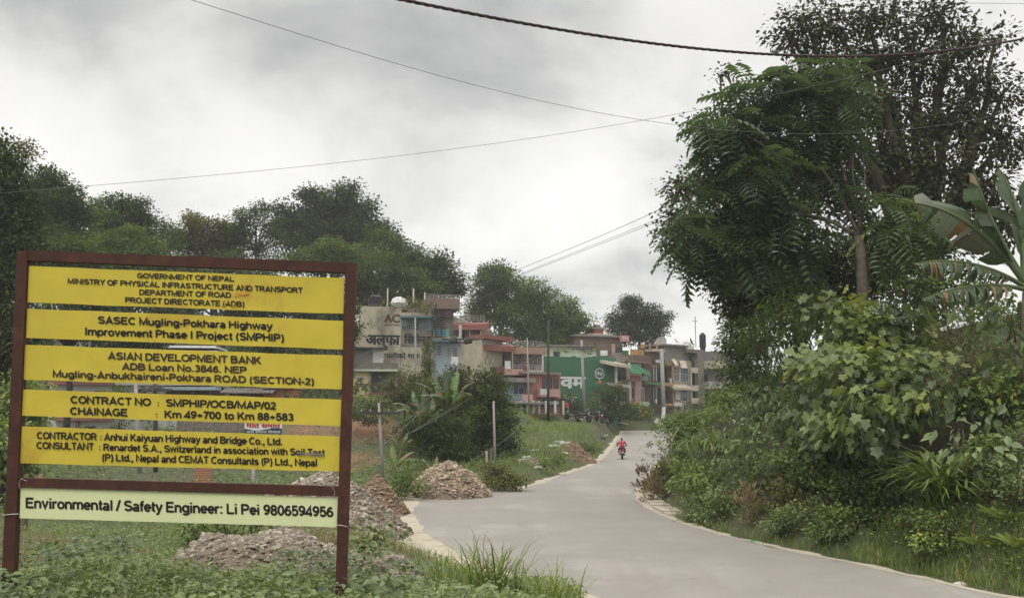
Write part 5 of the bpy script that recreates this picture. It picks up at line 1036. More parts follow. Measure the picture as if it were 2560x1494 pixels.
def row_houses():
    f = Fac(830, 99, 1310, 98, z3); h = house('red_eaved_house', 'upper house with a red sloping parapet and arched windows, behind the black stair', f)
    f.wall(h, (830,402,1004,640), CREAM, 7); f.wall(h, (1004,505,1262,640), BROWN, 7); f.slab(h, (1010,448,1312,500), REDP, -.5, 1.0, 'parapet', .35); f.slab(h, (1000,516,1300,526), CRSLAB, -.5, .8, 'eave')
    f.rail(h, (1005,398,1290,450), RAILM, 9, -.3); f.win(h, (1080,530,1112,612), FRR, arch=True); f.win(h, (1184,545,1214,580), FRR, arch=True); f.post(h, (1150,520,1160,620), CRSLAB, .7, .15); f.post(h, (1252,520,1262,620), CRSLAB, .7, .15)
    f.wall(h, (840,520,966,590), TEALT, .12, .6, 'balcony_parapet')
    s = Fac(1062, 94.5, 1268, 93.0, z3); f = Fac(1228, 94.2, 1560, 97, z3); h = house('red_balcony_house', 'cream house with a long red sloping balcony parapet in the middle of the row', f)
    s.wall(h, (1066,612,1266,1010), CREAM, 4); s.wall(h, (1150,575,1300,612), REDP, 4, .1, 'roof_wall'); f.wall(h, (1228,705,1560,1000), BROWN, 6, -.5); f.slab(h, (1268,640,1580,690), REDP, -.6, 1.1, 'parapet', .4); f.slab(h, (1255,706,1560,718), CRSLAB, -.6, .9, 'eave'); f.rail(h, (1270,585,1550,640), REDP, 9, .1, .07)
    f.wall(h, (1290,590,1545,640), REDP, .2, -.6, 'roof_wall')
    f.win(h, (1242,758,1328,858), FRD, 3, 2, -.5); f.win(h, (1345,738,1394,862), FRD, d=-.5, arch=True); f.win(h, (1408,768,1502,852), FRD, 3, 2, -.5); f.wall(h, (1275,868,1500,930), REDP, .2, .4, 'balcony_parapet'); f.post(h, (1545,700,1556,900), CRSLAB, .4, .2)
    b = Bag(); f.box(b, (1480,815,1532,888), .5, .56); tag(b.build('white_board', M['white']), 'white board leaning on the red balcony', 'board')
    b = Bag(); f.box(b, (1140,865,1160,945), .6, .66); b.build('door', M['paintedshade'], h)
    f = Fac(1548, 97.5, 1866, 98.5, z3); h = house('arched_brick_house', 'brown patterned brick house with three arched doors and a railed flat roof', f)
    f.wall(h, (1548,746,1832,960), BRICKP, 7); f.slab(h, (1550,682,1868,744), mat('tan_slab', (.33,.22,.155), .9, (.27,.185,.135), 2), -7, .8, 'roof_slab', .1); f.rail(h, (1552,634,1830,682), RAILM, 10, .3); f.rail(h, (1552,852,1832,902), RAILM, 14, .7)
    for r in ((1560,758,1594,900),(1616,770,1652,900),(1708,775,1762,902)): f.win(h, r, FRR, arch=True, name='door')
    f.slab(h, (1548,902,1836,916), CRSLAB, 0, .8, 'balcony_slab'); f.post(h, (1822,745,1834,900), FRW, .7, .15)
    f = Fac(1478, 95.5, 1690, 96.5, z3); h = house('teal_house', 'low teal house with a brown tin roof under the red balcony', f)
    f.wall(h, (1478,970,1690,1200), TEAL, 4); f.slab(h, (1470,945,1765,985), TIN, -4.2, .9, 'roof', .3); f.wall(h, (1478,890,1690,945), LPINK, 4, .1, 'roof_wall'); f.win(h, (1565,1010,1594,1130), FRD, 1, 1, name='door'); f.win(h, (1612,1065,1648,1118), FRD, 1, 1); f.wall(h, (1640,1122,1735,1180), LPINK, .12, .9, 'balcony_parapet')
    f.rail(h, (1480,1120,1640,1170), RAILM, 8, .9)
    f = Fac(40, 96.0, 378, 99, z4); h = house('pink_house', 'small pink house with brown shutters and a white-lettered shop board', f)
    f.wall(h, (60,702,372,938), PINK, 6); f.slab(h, (30,684,380,704), TIN, -6.2, .5, 'roof', .15); f.win(h, (205,745,292,856), FRB, 2, 1); f.win(h, (308,755,350,850), FRB, 1, 1); f.wall(h, (190,852,372,925), LPINK, .8, .8, 'balcony_parapet'); f.wall(h, (190,852,252,905), FRW, .1, .85, 'balcony_panel')
    f.wall(h, (-330,938,420,1100), M['paintedshade'], 4, -1.2, label='recessed shop front wall painted dark for the shade inside'); f.slab(h, (-330,948,230,966), TIN, -1.4, 1.6, 'awning', .25)  # solid wall, interior shade put into its colour
    b = Bag(); f.box(b, (190,942,372,1012), .35, .45); o = b.build('shop_board', BOARD, h); f.text(o, 'पसल घर', (262,968,358,996), WHTXT, .45, .03)
    for x in (5, 60, 120, 172, 235, 320, 395): f.post(h, (x,960,x+14,1085), WHITEW if x != 395 else LGREENW, .9, .15)
    b = Bag(); f.box(b, (415,975,450,1020), .9, 1.0); tag(b.build('red_board', mat('red_board', (.40,.06,.05), .7)), 'small red board beside the pink shop house', 'board')
row_houses()
def green_house():
    s = Fac(205, 108, 892, 112, z4); f = Fac(890, 112, 1018, 116.5, z4); h = house('green_painted_house', 'house with a big green painted wall, white lettering and a round emblem', s)
    s.wall(h, (205,560,892,1080), GREENW, 5); 
    b = Bag()                                       # uneven top course of the wall
    a0, z0 = s.hit(205, 561); a1, _ = s.hit(870, 561)
    for i in range(24):
        x = a0 + (a1-a0)*i/24; s.blk(b, x, x+(a1-a0)/24, z0-.02, z0 + rng.uniform(.05,.42)*(.4+.6*i/24), -.5, -.003)
    b.build('wall_crest', GREENW, h)
    o = s.text(h, 'वम', (366,742,606,848), WHTXT, 0, .05); s.text(h, 'मेन्ट', (384,925,524,968), WHTXT, 0, .04)
    em = Bag(); c, zc = s.hit(731, 710); U, Vv = s.u, np.array((0,0,1.0)); O = s.pt(c, zc, 0); rr = s.hit(771, 710)[0] - c; A = np.linspace
    ink_poly(em, [(rr*math.cos(t), rr*math.sin(t)) for t in A(R(20), R(178), 20)], rr*.2, O, U, Vv, s.n, .03); ink_poly(em, [(rr*math.cos(t), rr*math.sin(t)) for t in A(R(190), R(358), 20)], rr*.2, O, U, Vv, s.n, .03)
    ink_poly(em, [(-rr*.45,0),(-rr*.95,0)], rr*.18, O, U, Vv, s.n, .032); ink_poly(em, [(rr*.45,0),(rr*.95,0)], rr*.18, O, U, Vv, s.n, .032); ink_poly(em, [(-rr*.35,-rr*.42),(-rr*.35,rr*.42),(rr*.35,-rr*.42),(rr*.35,rr*.42)], rr*.2, O, U, Vv, s.n, .033); ink_poly(em, [(0,-rr),(0,-rr*1.4)], rr*.16, O, U, Vv, s.n, .03)
    em.build('emblem', WHTXT, h)
    t = Bag(); t.raw([O + x*rr*U + y*rr*Vv + .03*s.n for x, y in ((-.95,-2.1),(.95,-2.1),(.5,-1.35),(-.5,-1.35))], [(0,1,2,3)]); o = t.build('emblem_base', mat('emblem_dark', (.10,.07,.03), .8), h)
    t = Bag(); t.raw([O + x*rr*U + y*rr*Vv + .035*s.n for x, y in ((-.62,-1.98),(.62,-1.98),(.45,-1.48),(-.45,-1.48))], [(0,1,2,3)]); t.build('emblem_mark', mat('emblem_orange', (.50,.25,.06), .8), o)
    s.text(h, 'िशवम िसमेन्ट', (688,798,790,808), WHTXT, 0, .03)
    k = Fac(205, 114, 710, 116, z4); k.wall(h, (212,462,700,580), LGREENW, 4, name='roof_wall'); k.slab(h, (205,448,706,462), GREYC, -4.2, .4, 'roof_slab'); k.win(h, (308,508,362,558), FRD, 1, 1)
    f.wall(h, (890,590,1018,1080), TANW, 5, -.9); f.slab(h, (868,592,1022,620), CRSLAB, -1, .9, 'canopy', .45); f.slab(h, (893,790,1016,812), CRSLAB, -1, .6, 'canopy', .35); f.rail(h, (870,550,996,588), RAILM, 7, -.2, .06); f.post(h, (886,600,893,1000), FRW, .3, .2); f.post(h, (1010,610,1019,985), FRW, .3, .2)
    f.win(h, (928,632,992,770), FRD, 3, 1, -.9); f.win(h, (898,650,922,778), FRD, 1, 1, -.9); f.win(h, (930,868,978,968), FRW, 2, 1, -.9); f.win(h, (898,850,924,960), FRD, 1, 1, -.9); f.slab(h, (905,968,960,998), CRSLAB, -.9, .9, 'step')
    b = Bag(); w = Fac(738, 113, 806, 113.2, z4); w.box(b, (740,498,804,546), -.05, .05); tag(b.build('white_sheet', M['white']), 'white sheet hanging above the top of the green wall', 'sheet')
    k = Fac(500, 121, 1000, 124, z4); h = house('old_brick_house', 'old dark brick house with a small orange roof turret behind the green wall', k)
    k.wall(h, (510,372,940,545), BRICK, 6); k.slab(h, (505,355,945,372), GREYC, -6.2, .3, 'parapet_cap'); k.wall(h, (705,434,862,560), BRICK, 1.2, .9); k.wall(h, (850,440,874,560), TANW, .5, 1.2, 'pillar'); k.win(h, (882,470,940,530), FRD, 2, 1); k.wall(h, (870,520,1000,560), GREYC, 1, 1.5, 'balcony_parapet')
    k.wall(h, (684,300,768,345), mat('orange_red_brick', (.33,.125,.085), .9, (.28,.11,.075), 3), 3, -1.5, 'turret'); k.slab(h, (668,285,782,302), GREYC, -4.7, -1.2, 'turret_roof'); k.wall(h, (700,262,738,287), GREYC, 1.2, -2, 'turret_top'); k.slab(h, (636,345,850,358), CRSLAB, -4, .1, 'roof_slab')
    b = Bag(); k.box(b, (928,360,1004,418), .6, 1.0); o = tag(b.build('rooftop_sign', mat('pink_signboard', (.50,.26,.27), .7, (.40,.16,.19), 5)), 'pink rooftop signboard with pale lettering on the old brick house', 'sign'); k.text(o, 'रेल', (940,378,990,398), WHTXT, 1.0, .03)
    b = Bag(); k.box(b, (944,498,1000,556), 1.6, 1.7); tag(b.build('green_cloth', NET), 'bright green cloth hung over the brick house balcony', 'cloth')
green_house()
def far_row():
    f = Fac(1016, 117, 1200, 121, z4); h = house('pink_narrow_house', 'narrow pinkish house with a green shade net awning and a red balcony', f)
    f.wall(h, (1018,610,1120,1010), TANW, 6); f.wall(h, (1058,780,1112,1000), LPINK, .4, .3); f.wall(h, (1112,760,1200,1040), DKSTAIN, 6, -.3); f.win(h, (1022,838,1060,945), FRW, 2, 1); f.win(h, (1104,838,1138,975), FRW, 2, 1, .3); f.wall(h, (1018,728,1112,772), REDP, .15, 1.0, 'balcony_parapet'); f.slab(h, (1018,770,1112,782), GREYC, -.1, 1.0, 'balcony_slab'); f.wall(h, (1125,735,1176,772), TEAL, .15, .8, 'balcony_parapet'); f.wall(h, (1100,970,1190,1010), LGREENW, .3, .9, 'garden_wall')
    b = Bag(); a0, a1, z0, zt = f.rect(1020,620,1166,735,1.2); b.raw([f.pt(a0,zt,.1), f.pt(a0+.42*(a1-a0),zt-.1,.9), f.pt(a1,zt-.9,1.5), f.pt(a1,z0,1.8), f.pt(a0+.55*(a1-a0),z0+.4,1.7), f.pt(a0,z0+.3,1.4)], [(0,5,4,1),(1,4,3,2)])
    tag(b.build('shade_net', NET), 'bright green shade net stretched over the narrow pinkish house', 'net')
    f = Fac(1196, 121, 1312, 124, z4); h = house('brick_house', 'brick house with tall draped windows and a bright green balcony slab', f)
    f.wall(h, (1140,612,1312,1040), BRICK, 6); f.wall(h, (1040,545,1205,612), BRICK, 5, .3, 'parapet'); f.slab(h, (1040,600,1208,614), mat('pink_band', (.26,.17,.14), .9), 0, .5, 'band'); f.slab(h, (1198,790,1306,816), GSLAB, -.1, 1.0, 'balcony_slab')
    for y0, y1 in ((640,788),(842,995)):
        f.win(h, (1212,y0,1258,y1), FRD, 2, 1); f.win(h, (1262,y0,1302,y1), FRD, 2, 3)
        for x in (1226, 1250):
            b = Bag(); f.box(b, (x,y0+20,x+9,y1-8), .08, .14); b.build('curtain', CURT, h)
            b = Bag(); f.box(b, (x-5,y0-4,x+11,y0+18), .08, .15); b.build('pelmet', ORNG, h)
    f.wall(h, (1196,1000,1318,1110), M['paintedshade'], 4, -.5, label='ground-floor shop wall painted dark for the shade inside'); f.slab(h, (1200,990,1315,1002), M['iron'], -.3, 1.2, 'shop_awning', .2); f.rail(h, (1205,935,1300,990), M['iron'], 9, .9)  # shop interior is a solid wall with its shade painted on
    f.wall(h, (1085,490,1140,545), ORNG, 1.2, -.5, 'roof_room'); f.wall(h, (1204,500,1312,612), BRICK, 3, -.2, 'upper_wall'); f.post(h, (1128,440,1150,480), ORNG, -.8, .3, 'roof_pillar'); f.slab(h, (1255,488,1335,510), CRSLAB, -1, .8, 'roof_slab')
    for x in (1196, 1262): f.post(h, (x,430,x+6,500), ORNG, .1, .15, 'roof_pillar')
    b = Bag(); f.box(b, (1255,585,1290,612), .35, .5); b.build('nameplate', FRW, h)
    f = Fac(1322, 124, 1582, 128, z4); h = house('orange_balcony_house', 'grey stone house with orange balconies, tall windows and tilted pale awnings', f)
    f.wall(h, (1326,640,1414,1040), ORNG, 5, -1.0, label='orange balcony wall'); f.wall(h, (1410,590,1582,1040), TANW, 6); f.wall(h, (1330,455,1546,640), GREYC, 5, -.4, 'upper_wall'); f.slab(h, (1328,445,1590,460), GREYC, -5, .1, 'roof_slab'); f.wall(h, (1546,455,1600,500), LGREENW, 4, .2, 'roof_wall')
    for r in ((1325,795,1412,826),(1325,985,1412,1010)): f.slab(h, r, ORNG, -1.1, .6, 'balcony_slab')
    for r in ((1330,752,1408,796),(1330,935,1408,986)): f.rail(h, r, M['iron'], 9, .5)
    f.post(h, (1404,640,1414,990), ORNG, .4, .2); f.win(h, (1330,660,1346,790), FRB, 1, 1, -1.0, name='door'); f.win(h, (1332,865,1350,985), FRB, 1, 1, -1.0, name='door')
    f.win(h, (1412,648,1462,782), FRW, 2, 2, gm=mat('blue_glass', (.06,.085,.11), .15, spec=.6)); f.win(h, (1472,648,1544,788), FRW, 3, 2, gm=MATS['blue_glass']); f.win(h, (1416,852,1440,955), FRW, 1, 2, gm=MATS['blue_glass']); f.win(h, (1472,858,1536,966), FRW, 3, 2, gm=MATS['blue_glass'])
    f.slab(h, (1412,806,1582,828), CRSLAB, -.1, .9, 'canopy', .5); f.slab(h, (1345,590,1420,640), mat('mossy_stone', (.20,.18,.09), .95, (.25,.19,.12), 2), -.5, .4, 'planter')
    for r in ((1404,575,1446,636),(1464,590,1542,662)):
        b = Bag(); a0, a1, z0, zt = f.rect(*r, .6); w = (a1-a0)*.35; b.box8([f.pt(a0,z0,1.1), f.pt(a1-w,z0,1.1), f.pt(a1-w,z0,.95), f.pt(a0,z0,.95), f.pt(a0+w,zt,.2), f.pt(a1,zt,.2), f.pt(a1,zt,.05), f.pt(a0+w,zt,.05)]); b.build('awning', CRSLAB, h)
    b = Bag(); f.box(b, (1435,850,1467,950), .12, .3); o = tag(b.build('hanging_signboard', M['white']), 'tall narrow white signboard between the lower windows of the orange balcony house', 'sign')
    for i, ch in enumerate('PMCC'): f.text(o, ch, (1443,856+i*23,1459,871+i*23), BLTXT, .3, .05, False)
    b = Bag(); f.box(b, (1420,975,1490,1012), .12, .25); o = tag(b.build('shop_signboard', M['white']), 'wide pale signboard below the tall narrow one', 'sign')
    f.wall(h, (1414,1012,1582,1100), M['paintedshade'], 4, -.3, label='ground-floor shop wall painted dark for the shade inside')  # solid near-black wall, painted as the shade within the shop
    f = Fac(1548, 127, 1700, 129, z4); h = house('grey_concrete_house', 'unfinished grey concrete house with a tall square column', f)
    f.wall(h, (1548,500,1700,1060), GREYC, 6, -1.0); f.slab(h, (1560,490,1690,520), DKSTAIN, -1.2, .4, 'roof_slab'); f.win(h, (1558,550,1605,605), FRD, 2, 1, -1.0); f.post(h, (1640,520,1694,1000), DKSTAIN, .5, .7); f.post(h, (1578,660,1583,1000), FRW, .4, .1)
    for y in (655, 820, 935): f.wall(h, (1580,y,1642,y+50), CRSLAB, .12, .5, 'balcony_parapet')
    for r in ((1584,705,1640,820),(1584,870,1640,935)): f.win(h, r, FRD, 1, 1, -1.0, gm=M['paintedshade'], name='doorway')  # doorway panes carry painted shade instead of open rooms
    f = Fac(1690, 129, 1900, 128, z4); h = house('far_grey_house', 'far grey house with a dark upper wall and two pale railed balconies', f)
    f.wall(h, (1690,505,1990,620), mat('slate_wall', (.165,.155,.15), .9, (.14,.13,.125), 1.4), 6, -1.6, 'upper_wall'); f.wall(h, (1690,620,1990,1060), GREYC, 6, -.9); f.slab(h, (1690,648,1900,664), CRSLAB, -1, .4, 'balcony_slab'); f.rail(h, (1692,596,1860,648), CRSLAB, 7, .3, .09, 3); f.slab(h, (1690,835,1900,850), CRSLAB, -1, .4, 'balcony_slab'); f.rail(h, (1692,785,1860,838), RAILM, 7, .3, .09, 3)
    f.win(h, (1698,722,1726,810), FRD, 1, 1, -.9); f.win(h, (1798,735,1832,815), FRD, 1, 1, -.9); f.win(h, (1698,900,1730,990), FRD, 1, 1, -.9); f.wall(h, (1815,605,1870,660), CRSLAB, .15, .6, 'balcony_panel')
    t = Bag(); c = P(*z4(1681, 474), 131); r_ = 30/3.678/F0*131; t.lathe(c, [(r_,0),(r_,.3),(r_*1.03,.35),(r_,.4),(r_,1.0),(r_*1.03,1.05),(r_,1.1),(r_,1.85),(r_*.5,2.1),(r_*.45,2.2)], 20)
    t.lathe(c - np.array((0,0,1.3)), [(r_*.8,0),(r_*.8,1.3)], 6); tag(t.build('water_tank', M['black']), 'tall black water tank standing on the far grey roof against the sky', 'water tank')
    dish('satellite_dish', 'pale satellite dish on the roof of the brick house with draped windows', P(*z7(200, 225), 126), (-.5,-.8,.4), .9, M['conc']); dish('satellite_dish', 'dark satellite dish on edge on the roof of the grey stone house', P(*z7(655, 215), 130), (.9,-.3,.4), .6, M['iron']); dish('satellite_dish', 'tilted pale dish at the left of the grey stone roof', P(*z7(430, 200), 130), (.7,-.3,.7), .6)
    a = Bag(); q = P(*z7(250, 262), 127); a.tube([q, q + np.array((0,0,4.0))], .05, 5)
    for k in range(4): a.tube([q + np.array((-.5,0,3.2+.25*k)), q + np.array((.5,0,3.2+.25*k))], .03, 4)
    tag(a.build('tv_antenna', M['iron']), 'thin television antenna on the roof beside the pale dish', 'antenna'); a = Bag(); q = P(*z7(735, 300), 130); a.tube([q, q + np.array((0,0,4.6))], .05, 5); a.tube([q + np.array((-.4,0,3.9)), q + np.array((.4,0,3.9))], .03, 4); tag(a.build('tv_antenna', M['iron']), 'thin antenna rod next to the tall black water tank', 'antenna')
far_row()
def left_houses():
    f = Fac(300, 66, 1460, 67, z1); h = house('white_house', 'long white two-storey house seen through the gaps of the sign', f, group='houses behind the sign')
    f.wall(h, (340,1000,775,1345), WHITEW, 6); f.slab(h, (330,985,800,1012), PINK, -6.2, .6, 'roof_slab'); f.wall(h, (775,1008,1155,1345), WHITEW, 6, -.5); f.wall(h, (1155,1010,1460,1150), BRICK, 5, -1.2, label='dark recessed upper wall'); f.slab(h, (770,995,1470,1014), WHITEW, -6, .5, 'roof_slab'); f.slab(h, (1150,1025,1510,1048), BLUEW, -1.2, .6, 'lintel')
    f.wall(h, (1110,1245,1235,1345), WHITEW, 6, .2); f.slab(h, (360,1238,780,1262), PINK, -.1, .6, 'floor_band'); f.win(h, (665,1055,740,1130), FRB, 2, 1); f.win(h, (940,1058,1020,1150), FRB, 2, 1, -.5); f.win(h, (597,1300,665,1345), FRB, 2, 1); f.win(h, (430,1305,462,1345), FRB, 1, 1); f.win(h, (1142,1322,1196,1345), FRB, 2, 1, .2); f.wall(h, (530,1235,545,1345), PINK, .2, .3, 'pillar'); f.wall(h, (180,1245,390,1345), BRICK, 4, -.4)
    f = Fac(440, 78, 1110, 79, z1); h = house('plain_grey_house', 'plain grey house wall with one dark window, seen in the second gap of the sign', f, group='houses behind the sign')
    f.wall(h, (465,690,1092,1000), mat('plain_grey', (.34,.33,.32), .9, (.30,.29,.28), 1), 7); f.win(h, (900,705,1016,800), FRB, 4, 2)
    f = Fac(530, 84, 880, 84.5, z1); h = house('blue_roofed_hut', 'small hut with a blue gabled roof behind the gap below the top panel', f, 'hut', group='houses behind the sign')
    f.wall(h, (560,505,870,700), WHITEW, 4); b = Bag(); a0, a1, z0, zt = f.rect(535,462,880,505); mid = a0 + (a1-a0)*.55
    for d0, d1 in ((-4.3,.4),): b.raw([f.pt(a0,z0,d1), f.pt(mid,zt,d1), f.pt(a1,z0,d1), f.pt(a0,z0,d0), f.pt(mid,zt,d0), f.pt(a1,z0,d0), f.pt(a0,z0-.12,d1), f.pt(a1,z0-.12,d1), f.pt(a0,z0-.12,d0), f.pt(a1,z0-.12,d0)], [(0,1,4,3),(1,2,5,4),(6,7,2,1,0),(8,3,4,5,9),(6,8,9,7)])
    b.build('roof', mat('blue_tin', (.12,.20,.36), .6), h); b = Bag(); f.box(b, (780,462,866,503), .5, .6); b.build('green_panel', NET, h)
    f = Fac(1090, 74, 1520, 74.5, z1); h = house('white_roofed_shed', 'shed with a white-edged tin roof in the second gap of the sign', f, 'shed', group='houses behind the sign')
    f.wall(h, (1100,765,1500,1000), BROWN, 4); f.slab(h, (1092,738,1512,752), M['white'], -4.2, .6, 'roof_edge'); f.slab(h, (1092,755,1520,768), M['white'], -4.2, 1.0, 'roof', .2)
    f = Fac(1550, 70, 2060, 70.5, z1); h = house('orange_shed', 'orange-red shed with a corrugated tin lean-to roof, in the third gap of the sign', f, 'shed', group='houses behind the sign')
    f.wall(h, (1840,1030,2050,1200), mat('orange_brickwash', (.42,.17,.09), .9, (.35,.14,.08), 2), 4); f.win(h, (1985,1058,2022,1130), FRR, 1, 1); f.slab(h, (1830,1022,2060,1036), TIN, -4.2, .4, 'roof'); b = Bag(); a0, a1, z0, zt = f.rect(1560,1036,1930,1072,.5); nq = 26
    for i in range(nq):
        x = a0 + (a1-a0)*i/nq; b.box8([f.pt(x,z0,1.6), f.pt(x+(a1-a0)/nq*.6,z0,1.6), f.pt(x+.7*(a1-a0)/nq,zt,-.6), f.pt(x+.1,zt,-.6), f.pt(x,z0+.05,1.6), f.pt(x+(a1-a0)/nq*.98,z0+.09*(i%2),1.6), f.pt(x+(a1-a0)/nq*.98,zt+.09*(i%2),-.6), f.pt(x,zt+.05,-.6)])
    b.build('lean_to_roof', TIN, h); f.wall(h, (1600,1072,1840,1200), M['paintedshade'], 2, -1, label='block painted dark for the shade under the lean-to')  # last block is solid, coloured near-black as painted shade below the roof
    f = Fac(1200, 60, 1720, 60.5, z1); h = house('stone_wall', 'long dry-stone retaining wall seen in the fourth gap of the sign', f, 'wall', group=None); f.wall(h, (1236,1240,1712,1420), STONEW, 1, name='wall_stones')
    f = Fac(1700, 57, 1980, 57.2, z1); b = Bag(); f.box(b, (1712,1262,1974,1356), -.06, 0); h = tag(b.build('school_signboard', M['white']), 'white signboard with red lettering and a dark blue wave behind the sign', 'sign'); f.text(h, 'मात समित', (1722,1278,1965,1312), mat('red_lettering', (.42,.04,.03), .7), 0, .05)
    w = Bag(); a0, a1, z0, zt = f.rect(1712,1262,1974,1356); hh = zt - z0; A = np.linspace(0, 1, 17); top = [z0 + hh*(.36 + .09*math.sin(6.3*t+2.6)) for t in A]
    w.raw([f.pt(a0+(a1-a0)*t, z, .015) for t, z in zip(A, top)] + [f.pt(a0+(a1-a0)*t, z0, .015) for t in A], [(17+i, 18+i, i+1, i) for i in range(16)]); o = w.build('blue_wave', mat('navy_paint', (.03,.045,.09), .7), h); f.text(o, 'नगर समाज िवकास', (1725,1335,1965,1350), WHTXT, .018, .02)
    for x in (1722, 1958):
        b = Bag(); a, z = f.hit(x, 1350); f.blk(b, a-.05, a+.05, float(hz(f.O[0], f.O[1])[0])-.3, z+.1, -.12, -.062); b.build('post', M['iron'], h)
    st = Bag(); f = Fac(1290, 41, 1490, 41.3, z1)
    for i in range(7):
        a0, a1, z0, zt = Fac(1290, 40.5+.30*i, 1490, 40.8+.30*i, z1).rect(1345-5*i+8*i,1690-17*i,1480,1707-17*i); F2 = Fac(1290, 40.5+.30*i, 1490, 40.8+.30*i, z1); F2.blk(st, a0, a1, zt-.6, zt, -.32, 0)
    tag(st.build('brick_steps', mat('clay_steps', (.27,.14,.085), .95, (.21,.11,.07), 5)), 'short flight of clay brick steps seen under the lowest yellow panel', 'steps')
left_houses()

def laundry():
    for lab, cv, r, Y, m in (('white laundry on the blue lower balcony of the cream house', z3, (985,778,1050,850), 92.5, M['white']), ('red cloth hung over the railing of the arched brick house', z3, (1650,858,1685,905), 96, REDP), ('dark blue laundry on the red balcony railing', z3, (1345,872,1400,915), 92.5, mat('navy_cloth', (.05,.06,.11), .9)), ('pale laundry on the upper orange balcony', z4, (1375,755,1398,792), 122, WHITEW),
            ('white cloth on the lower balcony of the brick house', z4, (1245,945,1262,985), 119, M['white']), ('pale laundry hung beside the window of the yellow house', z3, (455,1000,495,1075), 85.5, LPINK), ('grey cloth on the railing of the far grey house', z4, (1735,790,1770,832), 126.5, CURT)):
        a, b_, q = P(*cv(r[0], r[1]), Y), P(*cv(r[2], r[3]), Y), Bag(); n = 8; V = []
        for i in range(n+1):
            for z in (a[2], b_[2] + .15*rng.uniform(-1, 1)): V.append((a[0] + (b_[0]-a[0])*i/n, Y + .07*math.sin(i*1.9), z))
        k = len(V); V += [(x, y + .03, z) for x, y, z in V]; q.raw(V, [(2*i+1, 2*i+3, 2*i+2, 2*i) for i in range(n)] + [(k+2*i, k+2*i+2, k+2*i+3, k+2*i+1) for i in range(n)]); tag(q.build('laundry', m), lab, 'laundry', 'laundry on the balconies')
laundry()
# ------------------------------------------------------------------ poles and wires
def pole(label, top, bot, Y, r0, r1, m, arms=(), name='utility_pole', group='utility poles', Yt=None):
    t = P(*top, Yt or Y); b = P(*bot, Y); b[2] = min(b[2], float(hz(b[0], b[1])[0])) - .3
    root = empty(name, (b[0], b[1], b[2] + .3), label, 'utility pole', group)
    bg = Bag(); bg.tube([b, (b+t)/2, t], [r0, (r0+r1)/2, r1], 10); bg.build('shaft', m, root, smooth=True)
    for px, py, half, tilt in arms:
        c = P(px, py, Y) + np.array((0, -r0 - .05, 0)); ab = Bag(); ab.box(c[0]-half, c[0]+half, c[1]-.05, c[1]+.05, c[2]-.06, c[2]+.06); ao = ab.build('crossarm', M['iron'], root)
        ib = Bag()
        for x in (-.9, -.45, .45, .9): ib.lathe(c + np.array((x*half, 0, .06)), [(.02,0),(.04,.04),(.025,.07),(.04,.10),(.02,.13)], 8)
        ib.build('insulator', M['conc'], ao)
pole('leaning grey concrete pole rising behind the small brown rubble heap', (947,1006), (960,1200), 45, .085, .06, M['conc'], [(950,1032,1.0,0)])
pole('slim grey pole standing right of the dark gully trees', (1234,1002), (1239,1168), 50, .08, .06, M['conc'])
pole('concrete pole with dark clamps on its crossarm before the cream house', (1151,812), (1149,960), 78, .17, .13, M['conc'], [(1150,848,1.6,0),(1147,857,1.1,0)])
pole('dark rusty pole in front of the pink house', (1371,800), (1370,1030), 88, .15, .11, M['darkbark'])
pole('grey pole with a double crossarm in front of the green wall', (1454,850), (1461,1030), 105, .21, .15, M['conc'], [(1456,867,1.7,0),(1455,872,1.2,0)])
pole('thick grey pole with torn white paper at its foot before the orange house', (1654,872), (1660,1052), 118.5, .32, .24, M['conc'])
pole('thin pale pole in front of the blue balcony of the cream house', (1038,794), (1041,960), 80, .09, .07, M['conc'])
pole('thin pale pole in front of the arched brick house', (1318,844), (1323,1000), 90, .09, .07, M['conc'])
pole('tilted pale pole seen through the sign in front of the white house', (338,935), (352,1215), 44, .11, .09, M['conc'])
pole('straight black pole seen through the sign beside the white house', (388,940), (390,1200), 46, .12, .10, M['iron'], [(390,975,.9,0)])
pole('short grey post seen under the lowest yellow panel', (633,1160), (637,1215), 38, .08, .07, M['conc'], name='post')
pole('short grey wooden post beside the slim grey pole', (1216,1126), (1219,1170), 49, .07, .06, M['conc'], name='post'); pole('second short wooden post beside the slim grey pole', (1228,1122), (1229,1168), 49.3, .06, .05, M['bark'], name='post')
def transformer_clamps():
    for px, py in ((1129,851),(1137,849),(1166,852),(1174,850)):
        b = Bag(); b.lathe(P(px, py, 77.5), [(.05,-.3),(.24,-.22),(.28,.05),(.16,.28),(.05,.34)], 10)
        tag(b.build('cable_clamp', M['iron']), 'dark bulging cable clamp on the crossarm of the pole before the cream house', 'cable clamp', 'cable clamps on the pole')
transformer_clamps()
def paper():
    b = Bag(); c = P(1659, 1035, 118.0)
    b.box8([c+np.array(q) for q in ((-.35,-.05,-.9),(.1,-.08,-1.0),(.12,.0,-1.0),(-.33,0,-.9),(-.2,-.1,.9),(.3,-.1,1.0),(.3,-.03,1.0),(-.2,-.03,.9))]); tag(b.build('torn_paper', M['white']), 'torn white paper strip stuck on the foot of the thick grey pole', 'paper')
paper()
def wire(label, pts, r=.009, m='wire', group='overhead wires', n=40, name='overhead_wire'):
    q = np.array([P(x, y, Y) for x, y, Y in pts]); t = np.linspace(0, 1, len(q)); tt = np.linspace(0, 1, n); d = np.concatenate([[0], np.cumsum(np.linalg.norm(np.diff(q, axis=0), axis=1))]); d /= d[-1]
    deg = min(len(q) - 1, 4); pp = np.stack([np.polyval(np.polyfit(d, q[:, i], deg), tt) for i in range(3)], 1)
    b = Bag(); b.tube(pp, r, 5); return tag(b.build(name, M[m], smooth=True), label, 'wire', group), pp
